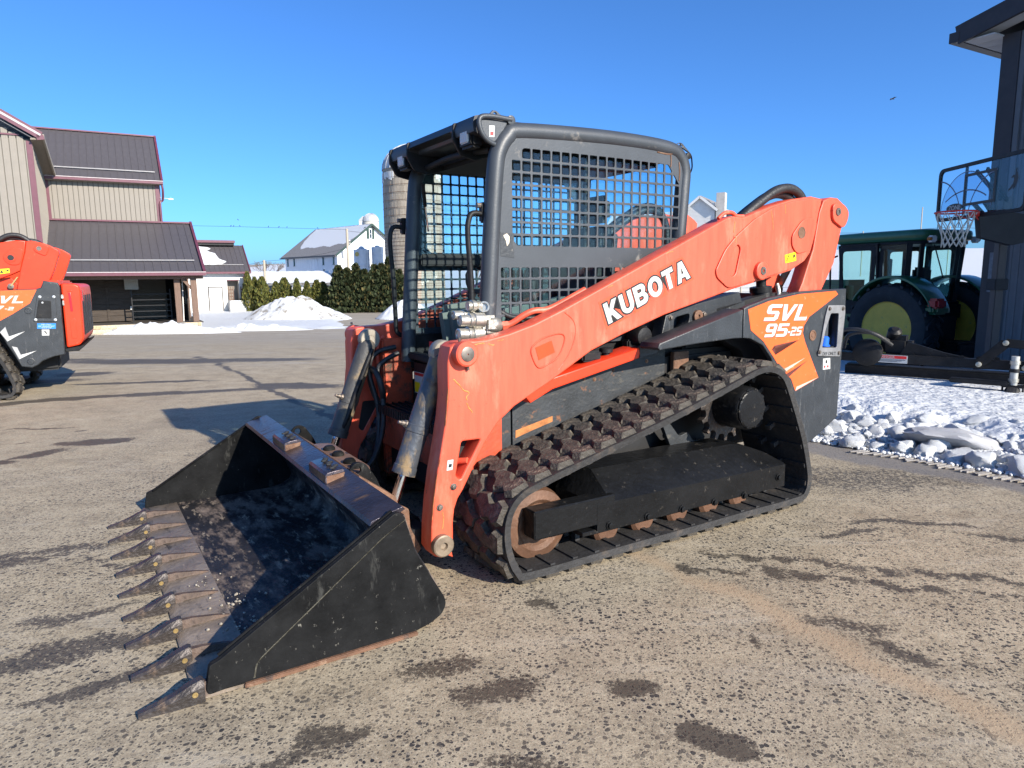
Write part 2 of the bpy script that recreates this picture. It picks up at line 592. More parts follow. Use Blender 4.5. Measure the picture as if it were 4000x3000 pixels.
def sheet(name, pts3, m, parent, t=0.0012):
    """thin sticker from four or more coplanar points (given anticlockwise seen from outside)"""
    P = [Vector(p) for p in pts3]
    n = (P[1] - P[0]).cross(P[2] - P[0]).normalized()
    k = len(P)
    vs = P + [p + n * t for p in P]
    fs = [tuple(range(k - 1, -1, -1)), tuple(range(k, 2 * k))] + [(i, (i + 1) % k, k + (i + 1) % k, k + i) for i in range(k)]
    return pyd(name, vs, fs, m, parent)

# x-z pairs on a plane facing +y, in order -> sticker
def ysheet(name, pts, y, m, parent, t=0.0012):
    a = sum(pts[i][0] * pts[(i + 1) % len(pts)][1] - pts[(i + 1) % len(pts)][0] * pts[i][1] for i in range(len(pts)))
    if a > 0: pts = list(reversed(pts))      # clockwise in (x,z) faces +y
    return sheet(name, [(p[0], y, p[1]) for p in pts], m, parent, t)

U_LEFT = Vector((-1, 0, 0))     # reading direction on the loader's near side
V_UP = Vector((0, 0, 1))

# ------------------------------------------------------------------ track loader pieces
LOOP = [(-1.33, .03), (-1.255, .062), (-1.212, .15), (-1.197, .25), (-1.214, .345), (-1.27, .415), (-1.372, .456), (-1.718, .544), (-2.18, .662), (-2.572, .772),
        (-2.77, .832), (-2.89, .842), (-3.0, .800), (-3.073, .705), (-3.213, .425), (-3.281, .23), (-3.296, .138), (-3.27, .062), (-3.18, .03), (-2.75, .03), (-2.3, .03), (-1.8, .03)]

def resample(pts, n):
    P = catmull([(p[0], p[1], 0) for p in pts], 10, True)
    L = [0]
    for i in range(len(P)):
        L.append(L[-1] + (P[(i + 1) % len(P)] - P[i]).length)
    out = []
    for k in range(n):
        d = L[-1] * k / n
        i = max(j for j in range(len(L)) if L[j] <= d)
        i = min(i, len(P) - 1)
        t = (d - L[i]) / max(1e-9, L[i + 1] - L[i])
        out.append(P[i].lerp(P[(i + 1) % len(P)], t))
    return out, L[-1]

TY0, TY1 = 0.535, 0.98
NP = 40
LUGMESH = []

def make_lugs():
    # plan outline: along the belt a, across the belt b ; zig-zag block
    base = [(-.046, .020), (.040, .014), (.058, .060), (.018, .088), (.026, .122), (.066, .155), (.058, .215), (.004, .232), (-.022, .184), (-.066, .155), (-.038, .102), (-.064, .060)]
    for k in range(3):
        rr = random.Random(k)
        bm = bmesh.new()
        lo = [bm.verts.new((a, b, -.002)) for a, b in base]
        hi = [bm.verts.new((a * .80 + rr.uniform(-.002, .002), .105 + (b - .105) * .95, .028 + rr.uniform(-.006, .002))) for a, b in base]
        n = len(base)
        for i in range(n):
            j = (i + 1) % n
            bm.faces.new((lo[i], lo[j], hi[j], hi[i]))
        bm.faces.new(hi)
        me = fin(bm, 30)
        me.materials.append(MUDLUG)
        LUGMESH.append(me)

def make_track(parent, side):
    pts, L = resample(LOOP, NP * 4)
    n = len(pts)
    y0, y1 = (TY0, TY1) if side > 0 else (-TY1, -TY0)
    bm = bmesh.new()
    rows = []
    th = 0.032
    # orientation: loop runs front -> top -> rear -> bottom; inside is to the right or left
    area = sum(pts[i].x * pts[(i + 1) % n].y - pts[(i + 1) % n].x * pts[i].y for i in range(n))
    nrm = []
    for i in range(n):
        t = (pts[(i + 1) % n] - pts[i - 1]).normalized()
        o = Vector((t.y, -t.x, 0)) if area > 0 else Vector((-t.y, t.x, 0))   # outward
        nrm.append((t, o))
        p, q = pts[i], pts[i] - o * th
        wob = 0.0
        q2 = q + o * wob
        rows.append([bm.verts.new(v) for v in ((p.x, y0, p.y), (p.x - o.x * .004, y0 - .004, p.y - o.y * .004) if False else (p.x, y1, p.y), (q2.x, y1 - .004, q2.y), (q2.x, y0 + .004, q2.y))])
    for i in range(n):
        A, B = rows[i], rows[(i + 1) % n]
        for k in range(4):
            bm.faces.new((A[k], A[(k + 1) % 4], B[(k + 1) % 4], B[k]))
    # cast ribs and guide teeth on the inner face
    ym = (y0 + y1) / 2
    for i in range(0, n, 4):
        t, o = nrm[i]
        p = pts[i] - o * (th + .006)
        M = Matrix(((t.x, 0, o.x, p.x), (0, 1, 0, 0), (t.y, 0, o.y, p.y), (0, 0, 0, 1)))
        for yy, wy, hh in ((y0 + .09, .15, .010), (y1 - .09, .15, .010), (ym - .045, .028, .055), (ym + .045, .028, .055)):
            box_bm(bm, (0, yy, -hh / 2 + .008), (.026, wy, hh), M)
    belt = link('track', fin(bm, 35), RUBBER, parent)
    for k in range(NP):
        for row in (0, 1):
            i = (k * 4 + row * 2) % n
            t, o = nrm[i]
            p = pts[i]
            me = LUGMESH[(k * 2 + row) % 3]
            lo = link('tread_lug', me, None, belt)
            if row == 0:      # outer half: starts at the outer edge and runs inward
                yb, sy = (y1, -1) if side > 0 else (y0, 1)
            else:
                yb, sy = (y0, 1) if side > 0 else (y1, -1)
            s = 1 if sy > 0 else -1
            X = Vector((t.x, 0, t.y)) * s
            Yv = Vector((0, sy, 0))
            Zv = Vector((o.x, 0, o.y))
            if X.cross(Yv).dot(Zv) < 0: X = -X
            lo.matrix_local = Matrix(((X.x, Yv.x, Zv.x, p.x), (X.y, Yv.y, Zv.y, yb), (X.z, Yv.z, Zv.z, p.y), (0, 0, 0, 1)))
    return belt

def bolt(parent, x, y, z, r=.012, h=.012, m=None, name='bolt', sgn=1):
    return lathe(name, [(0, r * 1.5), (h * .3, r * 1.5), (h * .35, r), (h, r), (h * 1.05, r * .8)], (x, y, z), (0, sgn, 0), m or BOLT, parent, 8)

def undercarriage(root, side):
    s = side
    Y = lambda a: a * s
    trk = make_track(root, side)
    # idler
    prof = [(0, .05), (0, .150), (.012, .168), (.05, .172), (.10, .172), (.14, .160), (.15, .12), (.135, .10), (.135, .05)]
    idl = lathe('idler_wheel', [(a, r) for a, r in prof], (-1.462, Y(.70), .208), (0, s, 0), IDLER, root, 40)
    lathe('hub', [(0, .055), (.10, .055), (.10, .035), (.13, .03)], (-1.462, Y(.80), .208), (0, s, 0), RUST, idl, 18)
    box('idler_bracket', (-1.47, Y(.84) - .03, .165), (-1.39, Y(.84) + .03, .255), RUST, root, .012)
    for x in (-1.861, -2.099, -2.345, -2.585, -2.822):
        ro = lathe('track_roller', [(0, .03), (0, .066), (.012, .078), (.07, .078), (.085, .060), (.16, .060), (.175, .078), (.235, .078), (.25, .06), (.25, .03)], (x, Y(.61), .110), (0, s, 0), IDLER, root, 26)
    fr = undercarriage_frame(root, s)
    for x, z in ((-1.792, .172), (-2.033, .167), (-2.267, .160), (-2.505, .152), (-2.738, .145), (-3.023, .20)):
        bolt(fr, x, Y(.951), z, .014, .016, GLOSSBK, sgn=s)
    # drive sprocket
    n = 16
    c = (-2.785, .615)
    out = []
    for i in range(n):
        a = 2 * math.pi * i / n
        for da, rr in ((-.13, .168), (-.075, .176), (-.05, .205), (.05, .205), (.075, .176), (.13, .168)):
            out.append((c[0] + rr * math.cos(a + da), c[1] + rr * math.sin(a + da)))
    ring = plate('sprocket', out, Y(.735), Y(.775), STEELWORN, root, [circ(c[0], c[1], .120, 24)], .003)
    hub = lathe('drive_hub', [(0, .150), (.02, .150), (.03, .120), (.20, .118), (.215, .110)], (c[0], Y(.72), c[1]), (0, s, 0), GLOSSBK, root, 36)
    cap = lathe('hub_cover', [(0, .106), (.01, .104), (.014, .098)], (c[0], Y(.935), c[1]), (0, s, 0), GLOSSBK, hub, 32)
    for i in range(10):
        a = 2 * math.pi * i / 10
        bolt(hub, c[0] + .101 * math.cos(a), Y(.936), c[1] + .101 * math.sin(a), .008, .012, GLOSSBK, sgn=s)
    # inner side frame of the undercarriage with a curved gusset
    plate('inner_frame', [(-1.55, .20), (-1.55, .40), (-2.2, .52), (-2.65, .66), (-3.0, .62), (-3.12, .40), (-3.05, .2)], Y(.50), Y(.53), DARK, root)
    plate('gusset', rnd_poly([(-2.50, .36), (-2.42, .52), (-2.47, .53), (-2.55, .44), (-2.62, .46), (-2.66, .40), (-2.72, .40), (-2.72, .36)], .02), Y(.62), Y(.65), SIDEPL, root)

def undercarriage_frame(root, s):
    bm = bmesh.new()
    sec = [(.95, .158), (.95, .285), (.935, .30), (.80, .408), (.64, .412), (.62, .39), (.62, .158)]
    xs = [(-1.72, 0), (-1.80, 1), (-2.78, 1), (-2.86, .97), (-3.085, .3)]
    rows = []
    for x, k in xs:
        row = []
        for y, z in sec:
            zz = z
            if z > .29: zz = .29 + (z - .29) * k
            row.append(bm.verts.new((x, y * s, zz - (.02 * (x + 1.7) / -1.4))))
        rows.append(row)
    for a, b in zip(rows, rows[1:]):
        for i in range(len(sec)):
            j = (i + 1) % len(sec)
            bm.faces.new((a[i], a[j], b[j], b[i]))
    bm.faces.new(rows[0])
    bm.faces.new(rows[-1])
    fr = link('track_frame', fin(bm, 25), GLOSSBK, root)
    bm = bmesh.new()
    box_bm(bm, (-1.60, .905 * s, .249), (.46, .088, .132), None, .006)
    box_bm(bm, (-2.35, .9 * s, .150), (1.42, .085, .02), None, .003)
    link('frame_arm', fin(bm, 30), GLOSSBK, fr)
    cov = plate('inspection_cover', rnd_poly([(-2.30, .335), (-2.40, .335), (-2.40, .39), (-2.30, .39)], .012), 0, .006, GLOSSBK, fr)
    cov.matrix_local = Matrix.Translation((0, .893 * s, .05)) @ Matrix.Rotation(R(40 * s), 4, 'X') @ Matrix.Translation((0, 0, -.26))
    return fr

ARM = [(-1.106, .964), (-1.122, 1.030), (-1.145, 1.045), (-1.173, 1.05), (-1.302, 1.053), (-1.424, 1.075), (-1.56, 1.112), (-1.727, 1.174), (-2.162, 1.355), (-2.837, 1.636), (-2.90, 1.652),
       (-2.985, 1.648), (-3.222, 1.722), (-3.409, 1.768), (-3.593, 1.794), (-3.700, 1.784), (-3.672, 1.72), (-3.646, 1.603), (-3.609, 1.46), (-3.558, 1.409), (-3.429, 1.351), (-3.164, 1.296), (-2.927, 1.250),
       (-2.391, 1.123), (-2.094, 1.032), (-1.897, .963), (-1.84, .932), (-1.648, .830), (-1.448, .735), (-1.356, .668), (-1.286, .583), (-1.216, .464), (-1.170, .385), (-1.14, .345), (-1.122, .30), (-1.113, .237), (-1.113, .166), (-1.100, .118), (-1.112, .072),
       (-1.085, .088), (-1.05, .085), (-1.018, .100), (-1.0, .132), (-1.006, .238), (-1.021, .362), (-1.038, .465), (-1.071, .617), (-1.091, .718), (-1.104, .819)]
TRI = rnd_poly([(-1.165, .606), (-1.263, .603), (-1.155, .430), (-1.132, .450)], .012)
AY0, AY1 = .565, .675

def ring_seam(name, pts, y, parent, m, r=.004):
    return tube(name, [(a, y, b) for a, b in pts], r, m, parent, 6, 4)

def lift_arm(root):
    arm = plate('lift_arm', ARM, AY0, AY1, ORANGE, root, [TRI], .008, 40, 2)
    y = AY1
    # doubler plate at the rear of the arm
    seam = [(-2.868, 1.254), (-2.775, 1.315), (-2.762, 1.353), (-2.834, 1.467), (-2.921, 1.544), (-3.068, 1.640), (-3.222, 1.709), (-3.409, 1.755), (-3.590, 1.780), (-3.682, 1.770), (-3.660, 1.72), (-3.632, 1.60), (-3.597, 1.467), (-3.550, 1.420), (-3.429, 1.363), (-3.164, 1.308), (-2.927, 1.262)]
    slot = rnd_poly([(-2.935, 1.502), (-2.962, 1.475), (-2.925, 1.330), (-2.888, 1.315), (-2.850, 1.353), (-2.882, 1.440)], .02)
    plate('reinforcing_plate', rnd_poly(seam, .03, 4), y + .0005, y + .010, ORANGE, arm, [slot], .004)
    pad = rnd_poly([(-3.40, 1.56), (-3.40, 1.50), (-3.45, 1.45), (-3.585, 1.47), (-3.64, 1.66), (-3.50, 1.66)], .05, 4)
    plate('pivot_pad', pad, y + .0105, y + .020, ORANGE, arm, [circ(-3.485, 1.575, .030, 20)], .003)
    lathe('pin_hole', [(0, .036), (.003, .036), (.003, .029), (.001, .027)], (-3.485, y + .020, 1.575), (0, 1, 0), RUST, arm, 22)
    lathe('bore', [(0, .028), (.001, .0)], (-3.485, y + .0125, 1.575), (0, 1, 0), DARK, arm, 20)
    b = lathe('pivot_boss', [(0, .052), (.022, .052), (.026, .046), (.026, .026)], (-3.128, y + .010, 1.350), (0, 1, 0), ORANGE, arm, 28)
    lathe('pin', [(0, .026), (.006, .024), (.006, .010), (.002, .009)], (-3.128, y + .034, 1.350), (0, 1, 0), BOLT, b, 18)
    b = lathe('front_boss', [(0, .055), (.045, .055), (.05, .048), (.05, .032)], (-1.178, y, 1.000), (0, 1, 0), ORANGE, arm, 30)
    lathe('pin_cap', [(0, .033), (.004, .033), (.006, .028), (.006, .004), (.002, .003)], (-1.178, y + .048, 1.000), (0, 1, 0), BOLT, b, 22)
    cyl('grease_fitting', (-1.160, y + .012, 1.055), (-1.157, y + .012, 1.072), .007, BOLT, b, seg=8)
    cyl('grease_fitting', (-1.196, y + .012, .945), (-1.20, y + .012, .925), .007, BOLT, b, seg=8)
    b = lathe('toe_pin', [(0, .050), (.028, .050), (.032, .044), (.032, .018), (.018, .014), (.018, 0)], (-1.050, y, .150), (0, 1, 0), pm('dull pin steel', (0.24, 0.19, 0.14), .55, .5, .3, 20), arm, 30)
    for x, z in ((-1.118, .405), (-1.048, .322)):
        bolt(arm, x, y, z, .011, .012)
    # pressed panel with the reflector
    ring_seam('pressed_rim', [(-1.545, 1.005), (-1.60, 1.040), (-1.70, 1.060), (-1.735, 1.035), (-1.70, .955), (-1.63, .915), (-1.585, .905), (-1.56, .930), (-1.54, .98), (-1.545, 1.005)], y, arm, ORANGE, .0045)
    ysheet('reflector', [(-1.564, 1.001), (-1.657, 1.029), (-1.677, .972), (-1.583, .940)], y + .0005, pm('orange reflector', (.80, .055, .008), .35, var=.05), arm)['oneside'] = 1
    ring_seam('weld_seam', [(-1.70, .885), (-1.765, .965), (-1.80, 1.05), (-1.79, 1.115), (-1.735, 1.16)], y - .002, arm, ORANGE, .004)
    # lettering with dark border
    P, u, v = (-2.006, y, 1.090), Vector((-.9288, 0, .3705)), Vector((.3705, 0, .9288))
    for nm, m, off, lf in (('lettering_halo', HALO, .019, .0007), ('lettering_border', INK, .0075, .0016), ('lettering', WHITEV, -.0005, .0026)):
        o = word(nm, 'KUBOTA', P, u, v, .108, m, arm, .10, 0, .612, .0010, off, lf)
        o['oneside'] = 1
    ysheet('warning_sticker', [(-3.348, 1.442), (-3.449, 1.462), (-3.458, 1.41), (-3.358, 1.394)], y + .0105, YEL, arm)['oneside'] = 1
    ysheet('warning_triangle', [(-3.362, 1.404), (-3.383, 1.445), (-3.402, 1.411)], y + .012, INK, arm, .0006)['oneside'] = 1
    ysheet('warning_triangle_field', [(-3.370, 1.408), (-3.383, 1.435), (-3.395, 1.412)], y + .0126, YEL, arm, .0006)['oneside'] = 1
    ysheet('warning_mark', [(-3.425, 1.425), (-3.442, 1.430), (-3.444, 1.448), (-3.428, 1.445)], y + .012, INK, arm, .0006)['oneside'] = 1
    ysheet('sticker', [(-1.092, .530), (-1.121, .530), (-1.115, .484), (-1.086, .484)], y + .0003, STICK, arm)['oneside'] = 1
    ysheet('sticker_symbol', [(-1.098, .512), (-1.113, .512), (-1.110, .497), (-1.095, .497)], y + .0016, INK, arm, .0005)['oneside'] = 1
    # bar seen inside the triangular opening
    cyl('lock_pin', (-1.16, .60, .50), (-1.20, .66, .51), .014, ORANGE, arm)
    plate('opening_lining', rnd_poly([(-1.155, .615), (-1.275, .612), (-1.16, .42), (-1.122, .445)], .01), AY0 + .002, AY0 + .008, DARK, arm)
    OCH = pm('ochre bare metal', (.42, .24, .06), .6, var=.4, scale=60)
    for nm_, pts in (('paint_scratch', [(-1.129, .891), (-1.151, .869), (-1.176, .841), (-1.205, .822), (-1.194, .803), (-1.198, .787)]), ('paint_scratch', [(-1.192, .777), (-1.206, .754), (-1.22, .732)]),
                     ('paint_chip', [(-1.236, 1.033), (-1.271, 1.038), (-1.29, 1.036)]), ('paint_chip', [(-1.31, 1.036), (-1.331, 1.027), (-1.34, 1.03)]), ('paint_chip', [(-1.36, 1.043), (-1.392, 1.049)]),
                     ('paint_scratch', [(-2.914, 1.624), (-2.907, 1.59), (-2.906, 1.563)]), ('paint_scratch', [(-2.0, 1.272), (-2.03, 1.285)]), ('paint_chip', [(-2.39, 1.44), (-2.44, 1.455)]), ('paint_chip', [(-1.062, .30), (-1.064, .26), (-1.059, .22)])):
        P_ = catmull([(a, y + .0004, b) for a, b in pts], 3)
        tube(nm_, [p + Vector((random.uniform(-.002, .002), 0, random.uniform(-.002, .002))) for p in P_], lambda t: .0022 * (.6 + .6 * abs(math.sin(t * 9))), OCH, arm, 5)['oneside'] = 1
    for nm_, pts in (('paint_scratch', [(-2.908, 1.551), (-2.917, 1.506)]), ('paint_scratch', [(-3.209, 1.692), (-3.226, 1.63), (-3.231, 1.586)]), ('paint_scratch', [(-3.331, 1.736), (-3.338, 1.681)])):
        tube(nm_, [(a, y + .0102, b) for a, b in pts], .0018, OCH, arm, 5, 3)['oneside'] = 1
    RDE = pm('rusty worn edge', (.26, .07, .02), .7, var=.5, scale=40)
    rq = random.Random(4)
    pe_ = [(-1.113, .925), (-1.108, .863), (-1.100, .787), (-1.088, .685), (-1.073, .598), (-1.055, .522), (-1.040, .45), (-1.024, .36), (-1.012, .27)]
    tube('worn_edge', [(a + rq.uniform(-.0015, .0015), y - .005, b) for a, b in pe_], lambda t: .004 * (.5 + .7 * abs(math.sin(t * 23))), RDE, arm, 6, 5)['oneside'] = 1
    # top cap on the hump
    tube('hump_guard', [(-2.80, .655, 1.636), (-2.85, .655, 1.668), (-2.91, .655, 1.672), (-2.945, .655, 1.655), (-3.0, .66, 1.655)], .011, ORANGE, arm, 8, 4)
    return arm

LINK = [(-3.719, 1.776), (-3.788, 1.798), (-3.860, 1.797), (-3.938, 1.757), (-3.967, 1.732), (-3.962, 1.672), (-3.923, 1.619), (-3.911, 1.584), (-3.857, 1.393), (-3.781, 1.281), (-3.727, 1.20), (-3.52, 1.10), (-3.52, 1.225), (-3.555, 1.283), (-3.601, 1.393), (-3.640, 1.477), (-3.684, 1.704)]

def rear_link(root):
    o = plate('rear_link', LINK, .58, .672, ORANGE, root, (), .006, 40, 2)
    plate('pin_plate', rnd_poly([(-3.79, 1.76), (-3.90, 1.765), (-3.962, 1.72), (-3.955, 1.66), (-3.915, 1.612), (-3.80, 1.66)], .035, 4), .6725, .690, ORANGE, o, (), .003)
    lathe('pin', [(0, .026), (.006, .024), (.006, .010), (.002, .009)], (-3.846, .690, 1.712), (0, 1, 0), BOLT, o, 18)
    return o

def cab(root):
    c = root
    fr = None
    # side hoops
    path = [(-1.413, .84), (-1.425, 1.0), (-1.439, 1.18), (-1.466, 1.55), (-1.490, 1.82), (-1.510, 1.915), (-1.560, 1.985), (-1.640, 2.014), (-2.175, 2.033), (-2.58, 2.022), (-2.685, 1.985), (-2.726, 1.91), (-2.722, 1.80), (-2.702, 1.541), (-2.69, 1.30), (-2.68, 1.0)]
    hoops = []
    for s in (1, -1):
        hp = catmull([(x, s * .455, z) for x, z in path], 5)
        hoops.append(tube('cab_frame', hp, .042, CHAR, root, 14))
    fr = hoops[0]
    # screens
    def grid(bound, x0, z0, px, pz, hs):
        hol = []
        def clip(poly, A, B):
            out = []
            def side(p): return (B[0] - A[0]) * (p[1] - A[1]) - (B[1] - A[1]) * (p[0] - A[0])
            for i in range(len(poly)):
                p, q = poly[i], poly[(i + 1) % len(poly)]
                sp, sq = side(p), side(q)
                if sp >= 0: out.append(p)
                if sp * sq < 0:
                    t = sp / (sp - sq)
                    out.append((p[0] + (q[0] - p[0]) * t, p[1] + (q[1] - p[1]) * t))
            return out
        xs = [p[0] for p in bound]
        zs = [p[1] for p in bound]
        nx, nz = int((max(xs) - min(xs)) / px) + 3, int((max(zs) - min(zs)) / pz) + 3
        for i in range(-1, nx):
            for j in range(-1, nz):
                cx, cz = x0 - i * px, z0 - j * pz
                sq = [(cx - hs, cz - hs), (cx + hs, cz - hs), (cx + hs, cz + hs), (cx - hs, cz + hs)]
                for k in range(len(bound)):
                    sq = clip(sq, bound[k], bound[(k + 1) % len(bound)])
                    if len(sq) < 3: break
                if len(sq) < 3: continue
                a = abs(sum(sq[k][0] * sq[(k + 1) % len(sq)][1] - sq[(k + 1) % len(sq)][0] * sq[k][1] for k in range(len(sq)))) / 2
                if a < .00095: continue
                hol.append(rnd_poly(sq, .006, 2))
        return hol
    ub = [(-2.690, 1.542), (-2.628, 1.512), (-2.434, 1.462), (-1.605, 1.470), (-1.556, 1.522), (-1.560, 1.885), (-1.655, 1.945), (-2.588, 1.930), (-2.682, 1.818)]
    ub = list(reversed(ub)) if sum(ub[i][0] * ub[(i + 1) % 9][1] - ub[(i + 1) % 9][0] * ub[i][1] for i in range(9)) < 0 else ub
    # convex hull is enough for the bound
    lb = [(-2.32, 1.02), (-1.49, 1.02), (-1.492, 1.379), (-1.56, 1.402), (-2.262, 1.388), (-2.32, 1.33)]
    lb = list(reversed(lb)) if sum(lb[i][0] * lb[(i + 1) % 6][1] - lb[(i + 1) % 6][0] * lb[i][1] for i in range(6)) < 0 else lb
    holes = grid(ub, -1.593, 1.912, .0586, .0586, .0238) + grid(lb, -1.524, 1.350, .0586, .0586, .0238)
    outl = [(-1.43, .98), (-1.455, 1.18), (-1.48, 1.55), (-1.505, 1.82), (-1.53, 1.915), (-1.575, 1.975), (-1.645, 2.0), (-2.175, 2.018), (-2.57, 2.008), (-2.67, 1.975), (-2.712, 1.90), (-2.706, 1.80), (-2.69, 1.541), (-2.675, 1.30), (-2.67, .98)]
    for k, s in enumerate((1, -1)):
        scr = plate('side_screen', outl, s * .474, s * .481, CHAR, root, holes, .001, 30)
        ysheet('screen_label', [(-1.50, 1.54), (-1.575, 1.535), (-1.575, 1.42), (-1.50, 1.428)], s * .4815 if s > 0 else -.4825, PANEL, scr, .001)
        if s > 0:
            ysheet('bare_paint_patch', [(-1.515, 1.525), (-1.535, 1.535), (-1.55, 1.52), (-1.548, 1.49), (-1.535, 1.475), (-1.53, 1.50)], .4826, pm('peeled label paint', (.62, .55, .42), .6, var=.3, scale=60), scr, .0006)
            for q_ in ([(-2.60, 1.985), (-2.605, 1.95), (-2.603, 1.92)], [(-2.665, 1.95), (-2.672, 1.90), (-2.67, 1.85)], [(-2.50, 1.99), (-2.58, 1.985), (-2.62, 1.992)]):
                tube('rust_run', [(a, .4815, b) for a, b in q_], .004, RUST, scr, 5, 3)
        gl = plate('side_window', [(-1.50, 1.03), (-1.535, 1.93), (-2.66, 1.95), (-2.66, 1.03)], s * .436, s * .441, CABGLASS, root, (), .0)
        box('window_post', (-2.08, s * .425 - .012, 1.02), (-2.045, s * .425 + .008, 1.98), DARK, root, .003)
    # rear window and its posts
    box('rear_panel', (-2.70, -.42, 1.0), (-2.66, .42, 1.36), CHAR, root, .01)
    rw = plate('rear_window', [(-.41, 1.36), (.41, 1.36), (.41, 1.96), (-.41, 1.96)], -.003, .003, CABGLASS, root, (), 0)
    xf(rw.data, Matrix.Translation((-2.69, 0, 0)) @ Matrix.Rotation(R(90), 4, 'Z'))
    # roof, visor
    slab('roof', rnd_poly([(-1.44, -.44), (-1.44, .44), (-2.70, .44), (-2.70, -.44)], .05), 2.0, 2.066, CHAR, root, (), .02)
    bm = bmesh.new()
    prof = [(-1.392, 2.064), (-1.380, 2.030), (-1.386, 1.995), (-1.45, 1.972), (-1.60, 1.965), (-1.60, 2.075), (-1.45, 2.078)]
    rows = []
    for y, k in ((-.525, 1), (-.50, 1), (-.31, 1), (-.27, .55), (.22, .55), (.27, 1), (.42, 1), (.445, 1)):
        row = []
        for x, z in prof:
            if z < 2.0 and k < 1: z = 1.965 + (z - 1.965) * .3 + .055
            row.append(bm.verts.new((x, y, z)))
        rows.append(row)
    for a, b in zip(rows, rows[1:]):
        for i in range(len(prof)):
            j = (i + 1) % len(prof)
            bm.faces.new((a[i], a[j], b[j], b[i]))
    bm.faces.new(rows[0]); bm.faces.new(rows[-1])
    vis = link('roof_visor', fin(bm, 30), pm('dark visor paint', (.024, .026, .030), .45, var=.2), root)
    for y0, y1 in ((-.545, -.525), (-.300, -.285), (.245, .26)):
        plate('visor_rib', rnd_poly([(-1.378, 2.066), (-1.372, 1.99), (-1.415, 1.918), (-1.50, 1.90), (-1.60, 1.93), (-1.60, 2.07)], .015), y0, y1, BLACK, root, (), .003)
    for y in (-.405, .345):
        ho = box('light_housing', (-1.46, y - .062, 1.935), (-1.392, y + .062, 2.03), BLACK, root, .012)
        ln = box('lens', (-1.396, y - .038, 1.955), (-1.384, y + .038, 2.018), LENS, ho, .006)
    # near side bracket with tube rim
    plate('visor_bracket', rnd_poly([(-1.40, 2.045), (-1.56, 2.05), (-1.515, 1.985), (-1.478, 1.945), (-1.415, 1.985)], .02), .462, .470, CHAR, root)
    tube('visor_tube', [(-1.57, .478, 2.058), (-1.47, .478, 2.062), (-1.41, .478, 2.055), (-1.395, .478, 2.03), (-1.408, .478, 1.985), (-1.44, .475, 1.955), (-1.48, .472, 1.94)], .012, CHAR, root, 8, 5)
    lathe('tube_end', [(0, .022), (.02, .022), (.022, .016), (.022, 0)], (-1.57, .46, 2.056), (0, 1, 0), CHAR, root, 16)
    ysheet('sticker', [(-1.453, 2.022), (-1.482, 2.024), (-1.480, 1.973), (-1.452, 1.971)], .4702, STICK, root)
    ysheet('sticker_mark', [(-1.458, 1.995), (-1.476, 1.996), (-1.475, 1.980), (-1.458, 1.979)], .4716, REDINK, root, .0005)
    for s in (1, -1):
        plate('lifting_eye', [(-1.46, 2.06), (-1.51, 2.108), (-1.53, 2.108), (-1.60, 2.06)], s * .40, s * .412, CHAR, root, [circ(-1.522, 2.09, .009, 12)])
        plate('lifting_eye', rnd_poly([(-2.66, 2.05), (-2.70, 2.065), (-2.79, 2.0), (-2.80, 1.93), (-2.76, 1.86), (-2.70, 1.90)], .02), s * .452, s * .462, CHAR, root, [circ(-2.705, 2.045, .008, 10)])
        lathe('tube_end', [(0, .018), (.02, .018), (.022, .012), (.022, 0)], (-2.745, s * .46, 1.99), (0, s, 0), BLACK, root, 14)
    # lower front pillars, sill and grab handles
    for s in (1, -1):
        yy = .425 if s > 0 else -.52
        tube('grab_handle', [(-1.44, yy, 1.625), (-1.385, yy, 1.628), (-1.362, yy, 1.60), (-1.354, yy, 1.53), (-1.365, yy, 1.35), (-1.372, yy, 1.12), (-1.375, yy, 1.02), (-1.41, yy, .99)], .0135, BLACK, root, 10, 5)
        box('handle_mount', (-1.462, yy - .022, 1.585), (-1.425, yy + .022, 1.68), BLACK, root, .008)
        cyl('bolt', (-1.43, yy, 1.665), (-1.405, yy, 1.665), .012, BOLT, root, seg=8)
    box('door_sill', (-1.46, -.46, .86), (-1.40, .46, .90), DARK, root, .008)
    box('footwell_panel', (-2.2, -.43, .56), (-1.43, .43, .86), BLACK, root, .02)
    for s in (1, -1):
        box('lower_side_panel', (-2.68, s * .445 - .01, .80), (-1.43, s * .445 + .01, 1.0), BLACK, root, .004)
    # overhead trim and cross bar, gas strut
    box('headliner', (-2.62, -.40, 1.93), (-1.58, .40, 1.99), DARK, root, .02)
    tube('door_rail', [(-1.50, -.40, 1.93), (-1.49, 0, 1.95), (-1.50, .40, 1.93)], .016, DARK, root, 8, 5)
    cyl('gas_strut', (-1.50, -.36, 1.86), (-1.53, -.40, 1.74), .011, BLACK, root, seg=10)
    cyl('gas_strut_rod', (-1.53, -.40, 1.74), (-1.56, -.43, 1.60), .005, CHROME, root, seg=8)
    # far side inner rail of the window, latch
    box('window_rail', (-2.05, -.425, 1.40), (-1.50, -.405, 1.47), DARK, root, .01)
    # seat and controls
    st = box('seat', (-2.36, -.24, 1.00), (-1.90, .24, 1.12), SEATM, root, .045)
    box('backrest', (-2.47, -.23, 1.10), (-2.34, .23, 1.62), SEATM, st, .05, Matrix.Rotation(R(-6), 3, 'Y'))
    box('headrest', (-2.50, -.13, 1.64), (-2.41, .13, 1.80), SEATM, st, .035)
